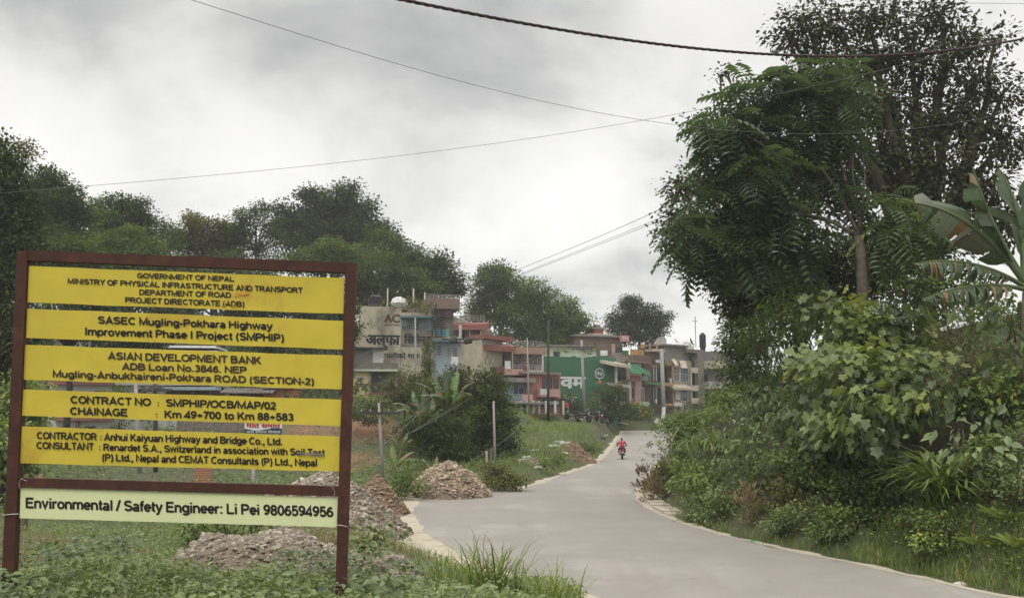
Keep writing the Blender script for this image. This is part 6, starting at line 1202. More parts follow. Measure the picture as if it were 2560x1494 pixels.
def twisted():
    pts = [(300,-150,9.0),(600,-80,11.2),(880,-22,13.2),(1016,2,14),(1280,47,15.5),(1625,107,17.5),(1930,138,19),(2184,141,20.5),(2400,124,21.5),(2600,88,22.5),(3000,-20,24.5)]
    q = np.array([P(*p_) for p_ in pts]); d = np.concatenate([[0], np.cumsum(np.linalg.norm(np.diff(q, axis=0), axis=1))]); L_ = d[-1]; d /= L_; tt = np.linspace(0, 1, 700)
    pp = np.stack([np.polyval(np.polyfit(d, q[:, i], 4), tt) for i in range(3)], 1); tn = np.gradient(pp, axis=0); tn /= np.linalg.norm(tn, axis=1, keepdims=True); a = np.cross(tn, (0,0,1.0)); a /= np.linalg.norm(a, axis=1, keepdims=True); bb = np.cross(tn, a); ph = tt * L_ * 2*math.pi/.62
    c = pp[len(pp)//2]; root = empty('twisted_cable', c, 'thick black twisted power cable crossing the top of the picture', 'cable')
    for k in range(3):
        b = Bag(); f = ph + k*2*math.pi/3; b.tube(pp + .017*(np.cos(f)[:, None]*a + np.sin(f)[:, None]*bb), .0165, 5); b.build('strand', M['redcable' if k == 2 else 'cable'], root, smooth=True)
twisted()
wire('long thin wire falling from the top edge to the leaning tree', [(100,-120,13),(430,-9,16),(462,0,16.3),(740,80,19),(1016,166,22),(1422,266,25),(1717,313,27),(1930,333,28.5),(2184,335,30),(2460,296,31.5),(2700,230,33),(3000,130,35)], .007)
wire('thin wire climbing from the left trees to the right tree', [(-500,526,30),(-60,486,30),(224,470,30),(620,427,30),(1016,385,30),(1524,313,30),(1707,287,30),(1900,247,30),(2180,180,30),(2620,60,30),(3000,-60,30)], .0075)
wire('thin wire crossing the top right corner', [(2100,-3,22),(2184,2,22.5),(2300,6,23),(2640,10,25),(3000,8,27)], .006)
wire('upper of the far wires rising from the houses to the right tree', [(1170,722,80),(1275,681,72),(1400,632,64),(1530,577,56),(1662,518,48),(1800,450,42)], .017); wire('middle one of the far wires rising to the right tree', [(1290,690,74),(1400,645,66),(1530,594,58),(1662,540,50),(1800,478,44)], .015); wire('lowest of the far wires rising to the right tree', [(1290,693,74.4),(1400,649,66),(1530,599,58),(1662,546,50),(1800,485,44)], .015)
for i, (p_, lab) in enumerate((([(947,1120,40),(1040,1040,52),(1150,930,68),(1200,880,78)], 'wire running from the pole foot up across the gully trees'), ([(870,1125,38),(1030,1040,52),(1110,990,60),(1149,850,77)], 'wire from behind the sign up to the clamped pole'), ([(1000,1100,44),(1130,1020,56),(1240,960,66),(1371,870,87)], 'wire crossing the gully up to the dark rusty pole'), ([(1020,1085,46),(1150,1010,57),(1270,930,70),(1454,868,104)], 'wire crossing the gully up to the double-armed pole'),
        ([(1150,1165,46),(1215,1130,49),(1300,1060,60),(1371,1000,87)], 'stay wire from the short wooden posts up to the verge'), ([(880,930,60),(960,890,66),(1060,860,72),(1149,848,78)], 'wire along the cream house to the clamped pole'), ([(870,905,70),(1000,840,76),(1100,790,84),(1260,720,92)], 'wire slanting over the painted word of the cream house'), ([(1149,846,78),(1260,862,83),(1371,838,88)], 'slack wire between the clamped pole and the rusty pole'), ([(1371,815,88),(1410,850,92),(1454,866,105)], 'slack wire between the rusty pole and the double-armed pole'),
        ([(1454,868,105),(1560,900,101),(1654,885,118)], 'slack wire between the double-armed pole and the thick pole'), ([(1300,1075,62),(1345,1010,74),(1372,960,88)], 'steep stay wire in front of the teal house'), ([(300,1030,44),(345,985,44),(390,977,46),(520,940,52)], 'wire joining the two poles behind the sign'))):
    wire(lab, p_, .013, n=24)

# ------------------------------------------------------------------ motorcycles, people, dog
def local_build(bag, name, m, parent, smooth=True):
    o = bag.build(name, m, None, smooth); o.parent = parent; return o
def motorcycle(label, loc, rz, paint, group=None, name='motorcycle', lean=0.0):
    root = bpy.data.objects.new(name, None); COL.objects.link(root); root.location = tuple(float(q) for q in loc); root.rotation_euler = (lean, 0, rz); tag(root, label, 'motorcycle', group)
    for x in (.66, -.62):
        b = Bag(); b.lathe((x,-.045,.30), [(.20,0),(.28,0),(.305,.02),(.305,.07),(.28,.09),(.20,.09)], 20, (0,1,0)); w = local_build(b, 'wheel', M['tyre'], root)
        b = Bag(); b.lathe((x,-.03,.30), [(.19,0),(.21,.0),(.21,.06),(.19,.06)], 16, (0,1,0)); b.lathe((x,-.06,.30), [(.05,0),(.05,.12)], 10, (0,1,0))
        for k in range(5): a = k*2*math.pi/5; b.tube([(x,0,.30), (x+.2*math.cos(a),0,.30+.2*math.sin(a))], .014, 5)
        o = local_build(b, 'rim', M['chrome'], root); o.parent = w
    b = Bag(); b.tube([(.40,0,.88),(.28,0,.72),(-.05,0,.42),(-.35,0,.40)], .035, 8); b.tube([(.38,0,.80),(.0,0,.70),(-.55,0,.72)], .03, 8); b.tube([(.3,0,.7),(.22,0,.35),(-.1,0,.27)], .03, 8)
    for s in (1,-1): b.tube([(-.62,.09*s,.30),(-.1,.09*s,.34)], .022, 6); b.tube([(-.60,.11*s,.34),(-.45,.11*s,.66)], .03, 8); b.tube([(.66,.08*s,.30),(.42,.08*s,.92)], .026, 8); b.tube([(.0,.1*s,.33),(.05,.26*s,.31)], .016, 6)
    local_build(b, 'frame', M['black'], root)
    b = Bag(); b.lathe((.12,-.13,.42), [(.05,0),(.15,.02),(.16,.13),(.15,.24),(.05,.26)], 12, (0,1,0)); b.tube([(.16,0,.48),(.24,0,.66)], .09, 8); local_build(b, 'engine', mat('engine_grey', (.16,.16,.165), .5, metal=.5), root)
    b = Bag(); b.tube([(.42,0,.84),(.36,0,.86),(.22,0,.87),(.04,0,.82),(-.06,0,.76)], [.05,.13,.155,.13,.06], 12); local_build(b, 'fuel_tank', paint, root)
    b = Bag(); b.tube([(-.02,0,.80),(-.15,0,.79),(-.40,0,.83),(-.62,0,.86),(-.70,0,.86)], [.07,.115,.12,.10,.05], 10); local_build(b, 'seat', mat('seat_black', (.025,.024,.024), .8), root)
    b = Bag(); b.tube([(-.30,0,.68),(-.55,0,.72),(-.80,0,.80)], [.09,.10,.05], 8)
    for s in (1,-1): b.box(-.45,-.12,.09*s-.02,.09*s+.02,.52,.70)
    b.tube([(.52,0,.66),(.66,0,.67),(.84,0,.60)], [.03,.055,.03], 8); b.tube([(-.86,0,.42),(-.80,0,.60),(-.62,0,.65)], [.03,.06,.05], 8); local_build(b, 'body_panel', paint, root)
    b = Bag(); b.lathe((-.845,0,.74), [(.055,0),(.06,.03),(.04,.05)], 10, (-1,0,0)); local_build(b, 'tail_lamp', mat('red_lamp', (.45,.02,.02), .3), root)
    b = Bag(); b.box(-.885,-.87,-.10,.10,.50,.60); local_build(b, 'number_plate', mat('plate_pale', (.62,.56,.55), .6), root, False)
    b = Bag(); b.tube([(.33,.36,1.02),(.40,.30,1.03),(.42,.1,.98),(.42,-.1,.98),(.40,-.30,1.03),(.33,-.36,1.02)], .016, 7)
    for s in (1,-1): b.tube([(.38,.28*s,1.03),(.30,.40*s,1.02)], .024, 7)
    local_build(b, 'handlebar', M['black'], root)
    for s in (1,-1):
        b = Bag(); b.tube([(.40,.27*s,1.03),(.38,.33*s,1.19)], .008, 5); b.lathe((.385,.34*s,1.22), [(.02,-.012),(.062,-.01),(.066,.0),(.05,.01)], 10, (-1,0,.1)); local_build(b, 'mirror', M['greylamp'] if s < 0 else M['black'], root)
    b = Bag(); b.lathe((.46,0,.90), [(.05,-.05),(.10,-.02),(.11,.06),(.10,.09)], 12, (1,0,-.1)); h = local_build(b, 'headlamp_shell', paint, root); b = Bag(); b.lathe((.55,0,.891), [(.095,0),(.06,.025),(.02,.035)], 12, (1,0,-.1)); o = local_build(b, 'headlamp_lens', M['greylamp'], root); o.parent = h
    b = Bag(); b.tube([(.22,-.12,.45),(.20,-.14,.26),(-.10,-.16,.28),(-.30,-.17,.34),(-.75,-.18,.46)], [.022,.024,.03,.05,.05], 9); local_build(b, 'exhaust', M['chrome'], root)
    return root
def copy_tree(o, label, loc, rz, group):
    r = o.copy(); COL.objects.link(r); r.location = tuple(float(q) for q in loc); r.rotation_euler = (o.rotation_euler[0], 0, rz); r['label'] = label
    if group: r['group'] = group
    def kids(a, b):
        for ch in list(a.children):
            c = ch.copy(); COL.objects.link(c); c.parent = b; kids(ch, c)
    kids(o, r); return r
BLKP = mat('black_paint', (.02,.02,.023), .35, spec=.5); MAR = mat('maroon_paint', (.16,.03,.035), .4)
def on(px, Y): x = P(px, 1037, Y)[0]; return (x, Y, float(hz(x, Y)[0]))
MG = 'motorcycles parked on the verge'; UPB = np.array((0,0,.12))
mb = motorcycle('black motorcycle at the left end of the parked row with a white mirror', GR(1430,1051,70) + UPB, R(205), BLKP, MG, lean=R(-8))
copy_tree(mb, 'black motorcycle second from the left in the parked row, turned to the road', GR(1459,1058,70) + UPB, R(-35), MG); copy_tree(mb, 'black motorcycle half hidden behind the red one', GR(1481,1054,70) + UPB, R(215), MG); copy_tree(mb, 'black motorcycle at the right end of the parked row, nearest the bin', GR(1516,1061,70) + UPB, R(15), MG)
motorcycle('red motorcycle in the parked row between black ones', GR(1496,1061,70) + UPB, R(-60), M['redpaint'], MG, lean=R(-8))
def skin(name, nodes, edges, m, parent, levels=2):
    me = bpy.data.meshes.new(name); me.from_pydata([n[0] for n in nodes], edges, []); o = bpy.data.objects.new(name, me); COL.objects.link(o)
    md = o.modifiers.new('s', 'SKIN'); ss = o.modifiers.new('d', 'SUBSURF'); ss.levels = levels; ss.render_levels = levels
    for i, n in enumerate(nodes):
        sv = me.skin_vertices[0].data[i]; r = n[1]; sv.radius = (r, r) if np.isscalar(r) else r; sv.use_root = (i == 0)
    dg = bpy.context.evaluated_depsgraph_get(); dg.update(); me2 = bpy.data.meshes.new_from_object(o.evaluated_get(dg)); bpy.data.objects.remove(o); bpy.data.meshes.remove(me)
    me2.name = name
    for p_ in me2.polygons: p_.use_smooth = True
    q = bpy.data.objects.new(name, me2); COL.objects.link(q); me2.materials.clear(); me2.materials.append(m); q.parent = parent; return q
def person(label, loc, rz, J, cloth_top, cloth_leg, sleeve=None, shoe=None, hairlen=.0):
    """J: joints in the figure's own metres: pelvis chest neck head, and pairs (left first) shoulder elbow hand hip knee ankle toe; 'aim' = hand direction"""
    root = bpy.data.objects.new('person', None); COL.objects.link(root); root.location = tuple(float(q) for q in loc); root.rotation_euler = (0, 0, rz); tag(root, label, 'person')
    V = lambda k: np.array(J[k], float); nodes = []; edges = []
    def add(p_, r, par=None):
        nodes.append((tuple(p_), r)); i = len(nodes) - 1
        if par is not None: edges.append((par, i))
        return i
    pel = add(V('pelvis'), .125); wa = add(V('pelvis')*.5+V('chest')*.5, .115, pel); ch = add(V('chest'), .135, wa); nk = add(V('neck'), .052, ch); fw = np.array((1,0,0.0)); up = (V('head')-V('neck')); up /= np.linalg.norm(up)
    jaw = add(V('head') - up*.05 + fw*.02, .068, nk); hd = add(V('head') + up*.02, .088, jaw); add(V('head') + up*.09, .066, hd)
    add(V('head') + fw*.105 - up*.015, .013, jaw)                                   # nose
    for s in (1, -1): add(V('head') + np.array((0,.095*s,0)) - up*.01, .014, hd)    # ears
    for s in (1, -1):
        m = lambda k: V(k + ('_l' if s > 0 else '_r')) if k + '_l' in J else V(k)*np.array((1, s, 1))
        sh = add(m('shoulder'), .062, ch); el = add(m('elbow'), .044, sh); wr = m('hand') - .09*(m('hand')-m('elbow'))/np.linalg.norm(m('hand')-m('elbow')); w = add(wr, .030, el); pa = add(m('hand') - .01*(m('hand')-m('elbow')), (.038,.022), w)
        d = (m('hand')-m('elbow')); d /= np.linalg.norm(d); sd = np.cross(d, (0,0,1.0)); sd /= np.linalg.norm(sd) + 1e-9; dn = np.cross(sd, d)
        for k, ln in enumerate((.062,.074,.068,.052)):
            b0 = m('hand') + d*.035 + sd*(.027-.018*k); f1 = add(b0, .0095, pa); f2 = add(b0 + d*ln*.55 + dn*.010*(-1 if dn[2] > 0 else 1), .0088, f1); add(b0 + d*ln*.75 + dn*.035*(-1 if dn[2] > 0 else 1), .0075, f2)
        t1 = add(m('hand') - d*.01 + sd*.045*s*(1 if sd[1] < 0 else -1), .0105, pa); add(m('hand') + d*.03 + sd*.055*s*(1 if sd[1] < 0 else -1), .009, t1)
        hp = add(m('hip'), .098, pel); kn = add(m('knee'), .062, hp); an = add(m('ankle'), .040, kn); add(m('toe'), (.040,.028), an)
    skin('body', nodes, edges, M['skin'], root)
    c = V('chest'); tn = [(V('pelvis')*1.0, .150), (V('pelvis')*.5+c*.5, .150), (c, .172), (V('neck')*.75+c*.25, .075)]; te = [(0,1),(1,2),(2,3)]
    for s in (1,-1):
        m = lambda k: V(k + ('_l' if s > 0 else '_r')) if k + '_l' in J else V(k)*np.array((1, s, 1)); k = len(tn); tn += [(m('shoulder'), .082), (m('shoulder')*.45+m('elbow')*.55, .062)]; te += [(2,k),(k,k+1)]
        if sleeve:
            sk = [(m('shoulder')*.5+m('elbow')*.5, .060), (m('elbow'), .056), (m('elbow')*.2+m('hand')*.8, .046)]; skin('sleeve', sk, [(0,1),(1,2)], sleeve, root, 1)
    skin('shirt', tn, te, cloth_top, root)
    ln = [(V('pelvis'), .145)]; le = []
    for s in (1,-1):
        m = lambda k: V(k + ('_l' if s > 0 else '_r')) if k + '_l' in J else V(k)*np.array((1, s, 1)); k = len(ln); ln += [(m('hip'), .115), (m('knee'), .083), (m('knee')*.15+m('ankle')*.85, .062)]; le += [(0,k),(k,k+1),(k+1,k+2)]
        skin('shoe', [(m('ankle')*.9+m('toe')*.1-np.array((0,0,.03)), .05), (m('toe')*.5+m('ankle')*.5-np.array((0,0,.025)), (.048,.035)), (m('toe'), (.045,.03))], [(0,1),(1,2)], shoe or M['black'], root, 1)
    skin('trousers', ln, le, cloth_leg, root)
    hn = [(V('head') + up*.075 - fw*.025, .092), (V('head') - fw*.055 + up*.0, .080), (V('head') - fw*.05 - up*(.06 + hairlen), .055)]; skin('hair', hn, [(0,1),(1,2)], M['hair'], root)
    for s in (1,-1):
        b = Bag(); b.lathe(V('head') + fw*.078 + np.array((0,.032*s,0)) + up*.02, [(.004,-.006),(.011,0),(.004,.006)], 8, (1,0,0)); o = b.build('eye', M['black'], None, True); o.parent = root
    return root
print('GRS', [[round(float(q),1) for q in GR(*p_)] for p_ in ((1430,1051,70),(1516,1061,70),(1637,1064,80),(1508,1103,50),(1600,1060,80),(1480,1090,50),(1400,1060,60))])
def people():
    rx, ry, rz_ = on(1553.5, 73)[0], 73, float(road_z(73)) + .02
    yaw = R(86)
    motorcycle('dark motorcycle being ridden away up the road by the person in red', (rx, ry, rz_), yaw, MAR, name='motorcycle')
    J = dict(pelvis=(-.20,0,.90), chest=(-.06,0,1.22), neck=(-.01,0,1.41), head=(.02,0,1.56), shoulder=(-.04,.20,1.34), elbow=(.12,.36,1.13), hand=(.34,.36,1.04), hip=(-.16,.11,.88), knee=(.24,.25,.76), ankle=(.02,.22,.38), toe=(.15,.24,.33))
    person('person in a red shirt and dark red trousers riding a motorcycle away up the road', (rx, ry, rz_), yaw, J, mat('red_cloth', (.42,.045,.055), .9, (.36,.04,.05), 8), mat('maroon_cloth', (.22,.035,.04), .9), mat('dark_sleeve', (.085,.045,.05), .9))
    x, y, z = GR(1637,1064,80) + np.array((0,-.4,.12))
    J = dict(pelvis=(0,0,.36), chest=(.20,0,.66), neck=(.30,0,.82), head=(.38,0,.95), shoulder=(.24,.17,.76), elbow_l=(.42,.22,.52), elbow_r=(.46,-.2,.56), hand_l=(.66,.16,.44), hand_r=(.72,-.12,.48), hip=(.02,.10,.34), knee=(.36,.17,.46), ankle=(.04,.14,.09), toe=(.2,.16,.045))
    wc = mat('white_cloth', (.66,.66,.66), .9); person('person in white clothes squatting on the verge and reaching forward', (x, y, z), R(-12), J, wc, wc, wc)
people()
def dog():
    x, y, z = GR(1508.5,1103,50); root = bpy.data.objects.new('dog', None); COL.objects.link(root); root.location = (x, y, z + .0); root.rotation_euler = (0, 0, R(170)); tag(root, 'small black dog standing in the verge grass left of the motorcyclist', 'dog')
    nd = [((-.18,0,.30),.085),((.0,0,.295),.085),((.16,0,.31),.105),((.25,0,.37),.062),((.32,0,.43),.060),((.41,0,.405),.030),((-.26,0,.33),.025),((-.34,0,.42),.014)]; ed = [(0,1),(1,2),(2,3),(3,4),(4,5),(0,6),(6,7)]
    for s in (1,-1):
        k = len(nd); nd += [((.17,.065*s,.24),.040),((.155,.07*s,.12),.022),((.165,.07*s,.02),.024),((-.19,.065*s,.25),.05),((-.14,.07*s,.18),.034),((-.23,.07*s,.11),.020),((-.21,.07*s,.02),.022),((.30,.045*s,.48),.022),((.29,.055*s,.53),.010)]; ed += [(2,k),(k,k+1),(k+1,k+2),(0,k+3),(k+3,k+4),(k+4,k+5),(k+5,k+6),(4,k+7),(k+7,k+8)]
    skin('body', nd, ed, mat('black_fur', (.025,.025,.022), .9), root)
dog()

# ------------------------------------------------------------------ small things on the verges
def small():
    x, y, z = GR(1550,1061,70); b = Bag(); b.lathe((x,y,z-.05), [(.20,0),(.22,.02),(.22,.30),(.235,.31),(.235,.34),(.22,.35),(.22,.60),(.235,.62),(.235,.65),(.19,.65),(.18,.58)], 16); tag(b.build('bin', mat('dark_bin', (.025,.03,.028), .6)), 'black drum bin on the grass right of the parked motorcycles', 'bin')
    tx = ('white plastic bag on the trash patch, left edge', 'crumpled white sheet in the middle of the trash patch', 'white sack at the right of the trash patch beside the soil heap', 'small white scrap below the young banana plant', 'white wrapper at the top of the trash patch', 'pale plastic piece near the red soil heap', 'white crumpled bag left of the young banana plant', 'flattened pale sack near the scattered rubble', 'small pale scrap on the grass above the dog', 'pale rag at the edge of the scattered rubble')
    for i, (px, py, s) in enumerate(((1320,1145,.35),(1385,1118,.5),(1415,1110,.5),(1362,1148,.3),(1400,1106,.4),(1410,1134,.3),(1338,1128,.3),(1315,1152,.4),(1513,1090,.3),(1345,1170,.3))):
        c = GR(px, py); b = Bag(); n = 9; g = np.linspace(-1, 1, n); X, Y = np.meshgrid(g, g); Z = .28*np.abs(vnoise(X*2.2, Y*2.2, 1, i*3)) + .22*vnoise(X*6, Y*6, 1, i) + .35*(1-X**2)*(1-Y**2); V = np.stack([c[0]+X*s*(.8+.5*rng.uniform()), c[1]+Y*s*.6, c[2]+.03+s*np.maximum(Z, -.02)*.7], -1).reshape(-1,3); V += rng.normal(size=V.shape)*s*.05
        b.raw(V, [(j*n+k, j*n+k+1, (j+1)*n+k+1, (j+1)*n+k) for j in range(n-1) for k in range(n-1)]); tag(b.build('litter', mat('white_litter', (.60,.60,.58), .7, (.42,.42,.44), 6)), tx[i], 'litter', 'litter on the verge')
    c = GR(1883, 1356); b = Bag(); a = np.array((.10,.05,0)); b.tube([c-a+(0,0,.035), c+(0,0,.045), c+a+(0,0,.05)], [.03,.04,.015], 8); b.tube([c+a+(0,0,.05), c+a*1.5+(0,0,.06)], .018, 6); tag(b.build('green_bottle', mat('green_plastic', (.02,.34,.09), .35)), 'bright green crushed bottle at the right road edge', 'bottle')
    c = GR(2402, 1461); k = 10; V = []; b = Bag(); n = 12
    for i in range(6):
        ph = math.pi*(i+.5)/6*.5
        for j in range(n): th = 2*math.pi*j/n; r_ = math.cos(ph)*(1+.15*math.sin(3*th)+.1*math.sin(5*th+1)); V.append(c + np.array((.14*r_*math.cos(th), .09*r_*math.sin(th), .075*math.sin(ph)-.01)))
    b.raw(V, [(i*n+j, i*n+(j+1)%n, (i+1)*n+(j+1)%n, (i+1)*n+j) for i in range(5) for j in range(n)] + [tuple(5*n+j for j in range(n))]); tag(b.build('white_stone', mat('white_rock', (.58,.54,.47), .9, (.46,.42,.36), 6, .3), smooth=True), 'single white stone at the grass edge in the lower right', 'stone')
    for lab, px, py, s, up_ in (('bright yellow fallen leaf on the dark herbs of the bank', 2076, 1219, .30, .35), ('yellowed leaf by the grass under the strap-leaf clump', 2235, 1325, .26, .15), ('second yellowed leaf by the grass, tilted up', 2330, 1308, .16, .2), ('orange dry leaf on the olive shrub low on the bank', 1935, 1224, .24, .35)):
        c = GR(px, py) + np.array((0,-.25,up_)); b = Bag(); b.inst(T_OV, [c], np.array([[1,-.2,.1]]), np.array([[.1,-.7,.8]]), s, .95); tag(b.build('yellow_leaf', LM['dryban']), lab, 'leaf')
    b = Bag(); p0, p1 = GR(1546, 1068), GR(1570, 1072); b.tube([p0+(0,0,.12), (p0+p1)/2+(0,0,.16), p1+(0,0,.12)], .09, 6); tag(b.build('pale_log', mat('pale_wood', (.50,.45,.34), .9)), 'pale plank lying in the grass below the bin', 'plank')
small()

# ------------------------------------------------------------------ grass and ground cover
def scatter(n, x0, x1, y0, y1, keep):
    x = rng.uniform(x0, x1, n); y = rng.uniform(y0, y1, n); k = keep(x, y); x, y = x[k], y[k]; return np.stack([x, y, hz(x, y)], 1)
def grass(name, pts, length, leaf, wide=1.0, tilt=.5, v=(.5,.2), per=1):
    pts = np.repeat(pts, per, 0) + rng.normal(size=(len(pts)*per, 3))*np.array((.05,.05,0))*(per > 1); n = len(pts); th = rng.uniform(0, 2*math.pi, n); l = np.abs(rng.normal(0, tilt, n))
    X = np.stack([np.cos(th)*l, np.sin(th)*l, np.ones(n)], 1); Nn = np.stack([-np.cos(th), -np.sin(th), l+.05], 1); b = Bag(); tv = np.array(T_BLADE[0])*np.array((1, wide, 1)); b.inst((tv, T_BLADE[1]), pts - np.array((0,0,.03)), X, Nn, length*rng.uniform(.5, 1.3, n), np.clip(rng.normal(v[0], v[1], n) + .15*vnoise(pts[:,0], pts[:,1], .8, 4), 0, 1)); return tag(b.build(name, LM[leaf]), kind='stuff')
def herbs(name, pts, size, leaf, h, T=T_OV, v=(.45,.2), up=.9, per=1):
    n0 = len(pts); pts = np.repeat(pts, per, 0); n = len(pts); pts = pts + np.stack([rng.normal(size=n)*size*1.1, rng.normal(size=n)*size*1.1, h*rng.uniform(0, 1, n)**.7*(1 + .5*vnoise(pts[:,0], pts[:,1], .55, 3))], 1); X = unit(n); X[:, 2] = X[:, 2]*.35 - .12; b = Bag(); vv = np.repeat(rng.normal(v[0], v[1]*.7, n0), per) + rng.normal(0, v[1]*.6, n); b.inst(T, pts, X, unit(n)*.6 + np.array((0,-.12,up)), size*rng.uniform(.55, 1.3, n), np.clip(vv, 0, 1)); return tag(b.build(name, LM[leaf]), kind='stuff')
def rnd(x, y, lo, hi, f): return (f(x, np.clip(y,5,121)) > lo) & (f(x, np.clip(y,5,121)) < hi)
def nz_(x, y, s, t, seed): return vnoise(x, y, s, seed) > t
grass('verge_grass', scatter(95000, 3, 22, 12, 36, lambda x, y: rnd(x, y, .32, 1.35, dr) & (nz_(x,y,.5,-.35,1) | (y < 24))), .32, 'grass', 1.1, .6, (.42,.22))
grass('verge_grass', scatter(60000, 6, 20, 12, 23.5, lambda x, y: rnd(x, y, .6, 2.6 - .1*(y-14), dr)), .46, 'grass', 1.2, .7, (.45,.22))
herbs('bank_herbs', scatter(30000, 4, 26, 13, 34, lambda x, y: rnd(x, y, 1.0, 9, dr) & ~((abs(y-25.2) < 1.7) & (dr(x, y) > 1.6))), .095, 'bush', .40, v=(.36,.22), per=4)
herbs('bank_herbs', scatter(22000, 5, 30, 30, 112, lambda x, y: rnd(x, y, .8, 9, dr)), .19, 'bush', .7, T_CARD, v=(.4,.2), per=2)
near = lambda x, y: (dl(x, np.clip(y,5,121)) > .7) & (x*x + y*y > 22) & ((x < .072*y) | (y > 14))
nohp = lambda x, y: ((x+2.75)/1.25)**2 + ((y-10.8)/1.6)**2 > rng.uniform(.55, 1.15, len(x))
herbs('foreground_weeds', scatter(30000, -8, 3.5, 5.5, 12.5, lambda x, y: near(x, y) & nohp(x, y) & nz_(x, y, 1.1, -.25, 2)), .046, 'herb', .13, v=(.5,.22), per=3)
grass('dry_grass', scatter(9000, -5.5, -.5, 7.5, 12, lambda x, y: near(x, y) & nohp(x, y) & nz_(x, y, .7, .15, 21)), .15, 'dry', .7, .8, (.55,.25))
herbs('tall_weeds', scatter(900, -6.5, -.8, 6.2, 11, lambda x, y: near(x, y) & nohp(x, y) & nz_(x, y, .8, .1, 31)), .075, 'broad', .32, v=(.35,.25), per=12)
herbs('foreground_weeds', scatter(30000, -7, 2.5, 5.2, 10, lambda x, y: near(x, y) & nohp(x, y)), .036, 'herb', .07, v=(.42,.2), per=3)
grass('foreground_grass', scatter(16000, -7, 2.5, 5.2, 11, lambda x, y: near(x, y) & nohp(x, y) & nz_(x, y, .5, -.2, 9)), .13, 'grass', .6, .7, (.4,.22))
herbs('foreground_weeds', scatter(5000, -4.2, 1.8, 5.2, 9.5, lambda x, y: near(x, y) & nohp(x, y) & nz_(x, y, .6, .05, 6)), .065, 'broad', .18, v=(.7,.2), per=3)
herbs('foreground_weeds', scatter(14000, -22, 1, 12, 26, lambda x, y: near(x, y) & nz_(x, y, 1.7, -.1, 3)), .085, 'herb', .26, v=(.38,.2), per=2)
grass('foreground_grass', scatter(26000, -9, 4, 6, 13, lambda x, y: near(x, y) & nohp(x, y) & nz_(x, y, .8, -.1, 7)), .22, 'grass', .7, .6, (.4,.2))
grass('foreground_grass', scatter(11000, -2.0, 4.2, 11, 30, lambda x, y: rnd(x, y, .5, 2.4, dl)), .26, 'grass', 1.0, .6, (.62,.18))
grass('dry_grass', scatter(30000, -12, -1.5, 9.5, 19, lambda x, y: near(x, y) & nohp(x, y) & nz_(x, y, 1.3, .1, 12)), .26, 'dry', .9, .5, (.6,.25))
grass('field_grass', scatter(50000, -26, 0, 12, 36, lambda x, y: near(x, y) & nz_(x, y, 2.2, -.5, 5)), .26, 'grass', 1.1, .6, (.35,.2))
grass('verge_grass', scatter(34000, -12, 6, 24, 62, lambda x, y: rnd(x, y, .7, 7, dl)), .30, 'grass', 1.8, .6, (.45,.2))
grass('verge_grass', scatter(32000, -8, 14, 56, 88, lambda x, y: rnd(x, y, .5, 12, dl)), .40, 'grass', 2.4, .7, (.42,.2))
grass('verge_grass', scatter(30000, -4, 32, 86, 124, lambda x, y: rnd(x, y, .6, 14, dl)), .20, 'grass', 3.6, .8, (.42,.2))
herbs('verge_weeds', scatter(8000, -10, 20, 44, 84, lambda x, y: rnd(x, y, 1.5, 14, dl) & nz_(x, y, 2.5, .1, 8)), .16, 'herb', .5, T_CARD, v=(.35,.2), per=2)
herbs('gully_weeds', scatter(26000, -40, 0, 26, 84, lambda x, y: (dl(x, np.clip(y,5,121)) > 2.5) & nz_(x, y, 2.0, -.35, 4)), .17, 'bush', .55, T_CARD, v=(.35,.2), per=2)
herbs('hill_undergrowth', scatter(26000, -110, 30, 66, 140, lambda x, y: (dl(x, np.clip(y,5,121)) > 12) | (y > 121)), .5, 'hill', 1.8, T_CARD, v=(.4,.2), per=2)
FG = 'tufts along the foreground bank edge'
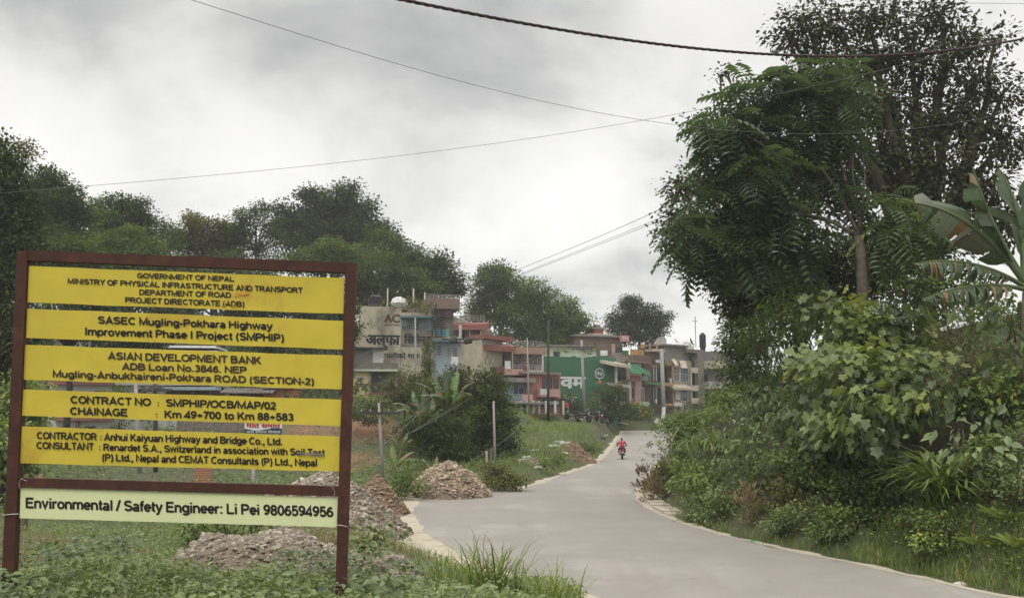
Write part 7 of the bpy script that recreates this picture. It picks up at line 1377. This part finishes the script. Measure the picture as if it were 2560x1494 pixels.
for lab, px, py, Y, n, ln in (('tall dark grass tuft at the centre of the bottom edge', 1225, 1478, 9.6, 150, .62), ('arching grass tuft at the right end of the foreground weeds', 1375, 1500, 8.9, 120, .52), ('grass tuft left of the tall central one', 1120, 1450, 10.2, 110, .48), ('grass tuft beside the foot of the right sign post', 975, 1440, 10.3, 120, .36), ('short bright grass tuft by the dusty road edge', 1010, 1370, 13.5, 120, .36)):
    clump(lab, px, py, Y, n, ln, T_BLADE, 'bush' if 'dark' in lab else 'grass', 'grass_tuft', .30, (.1, 1.0), 'grass', (.5,.2), FG)
def stalk(label, px, py, Y, h, leaf, n=26, seed=0):
    c = P(px, py, Y); c[2] = float(hz(c[0], c[1])[0]); root = empty('weed_stalk', c, label, 'weed'); st = Bag(); lf = Bag()
    for k in range(3):
        d = unit(1)[0]*.22*h; d[2] = 0; top = c + d + np.array((0,0,h*rng.uniform(.7,1.05))); limb(st, c, top, .005, .0018, .06, 6); t = rng.uniform(.35, 1, n); pts = c + (top-c)*t[:, None] + rng.normal(size=(n,3))*.018; X = unit(n); X[:, 2] = np.abs(X[:, 2])*.4
        lf.inst(T_OV, pts, X, unit(n)*.4 + np.array((0,0,1.0)), .048*rng.uniform(.5,1.2,n), np.clip(rng.normal(.5,.2,n),0,1))
    st.build('stem', mat('weed_stem', (.10,.09,.05), .8), root); lf.build('foliage', LM[leaf], root)
stalk('tall thin weed stalk rising highest over the foreground weeds', 1205, 1470, 9.4, .62, 'dry', 14); stalk('leafy weed stalk right of the tallest thin stalk', 1285, 1480, 9.2, .44, 'herb', 34); stalk('leafy weed stalk leaning over the road dust', 1235, 1480, 9.0, .40, 'herb', 30)

# ------------------------------------------------------------------ the air
def haze():
    b = Bag(); b.box(-490, 490, -130, 570, -4, 62); me = b.build('haze', None); m = bpy.data.materials.new('haze_air'); m.use_nodes = True; N = m.node_tree.nodes; N.remove(N['Principled BSDF']); v = N.new('ShaderNodeVolumePrincipled')
    v.inputs['Color'].default_value = (.92,.93,.92,1); v.inputs['Density'].default_value = 0.0006; v.inputs['Anisotropy'].default_value = .2; m.node_tree.links.new(v.outputs[0], N['Material Output'].inputs['Volume']); me.data.materials.append(m); tag(me, kind='stuff')
haze()
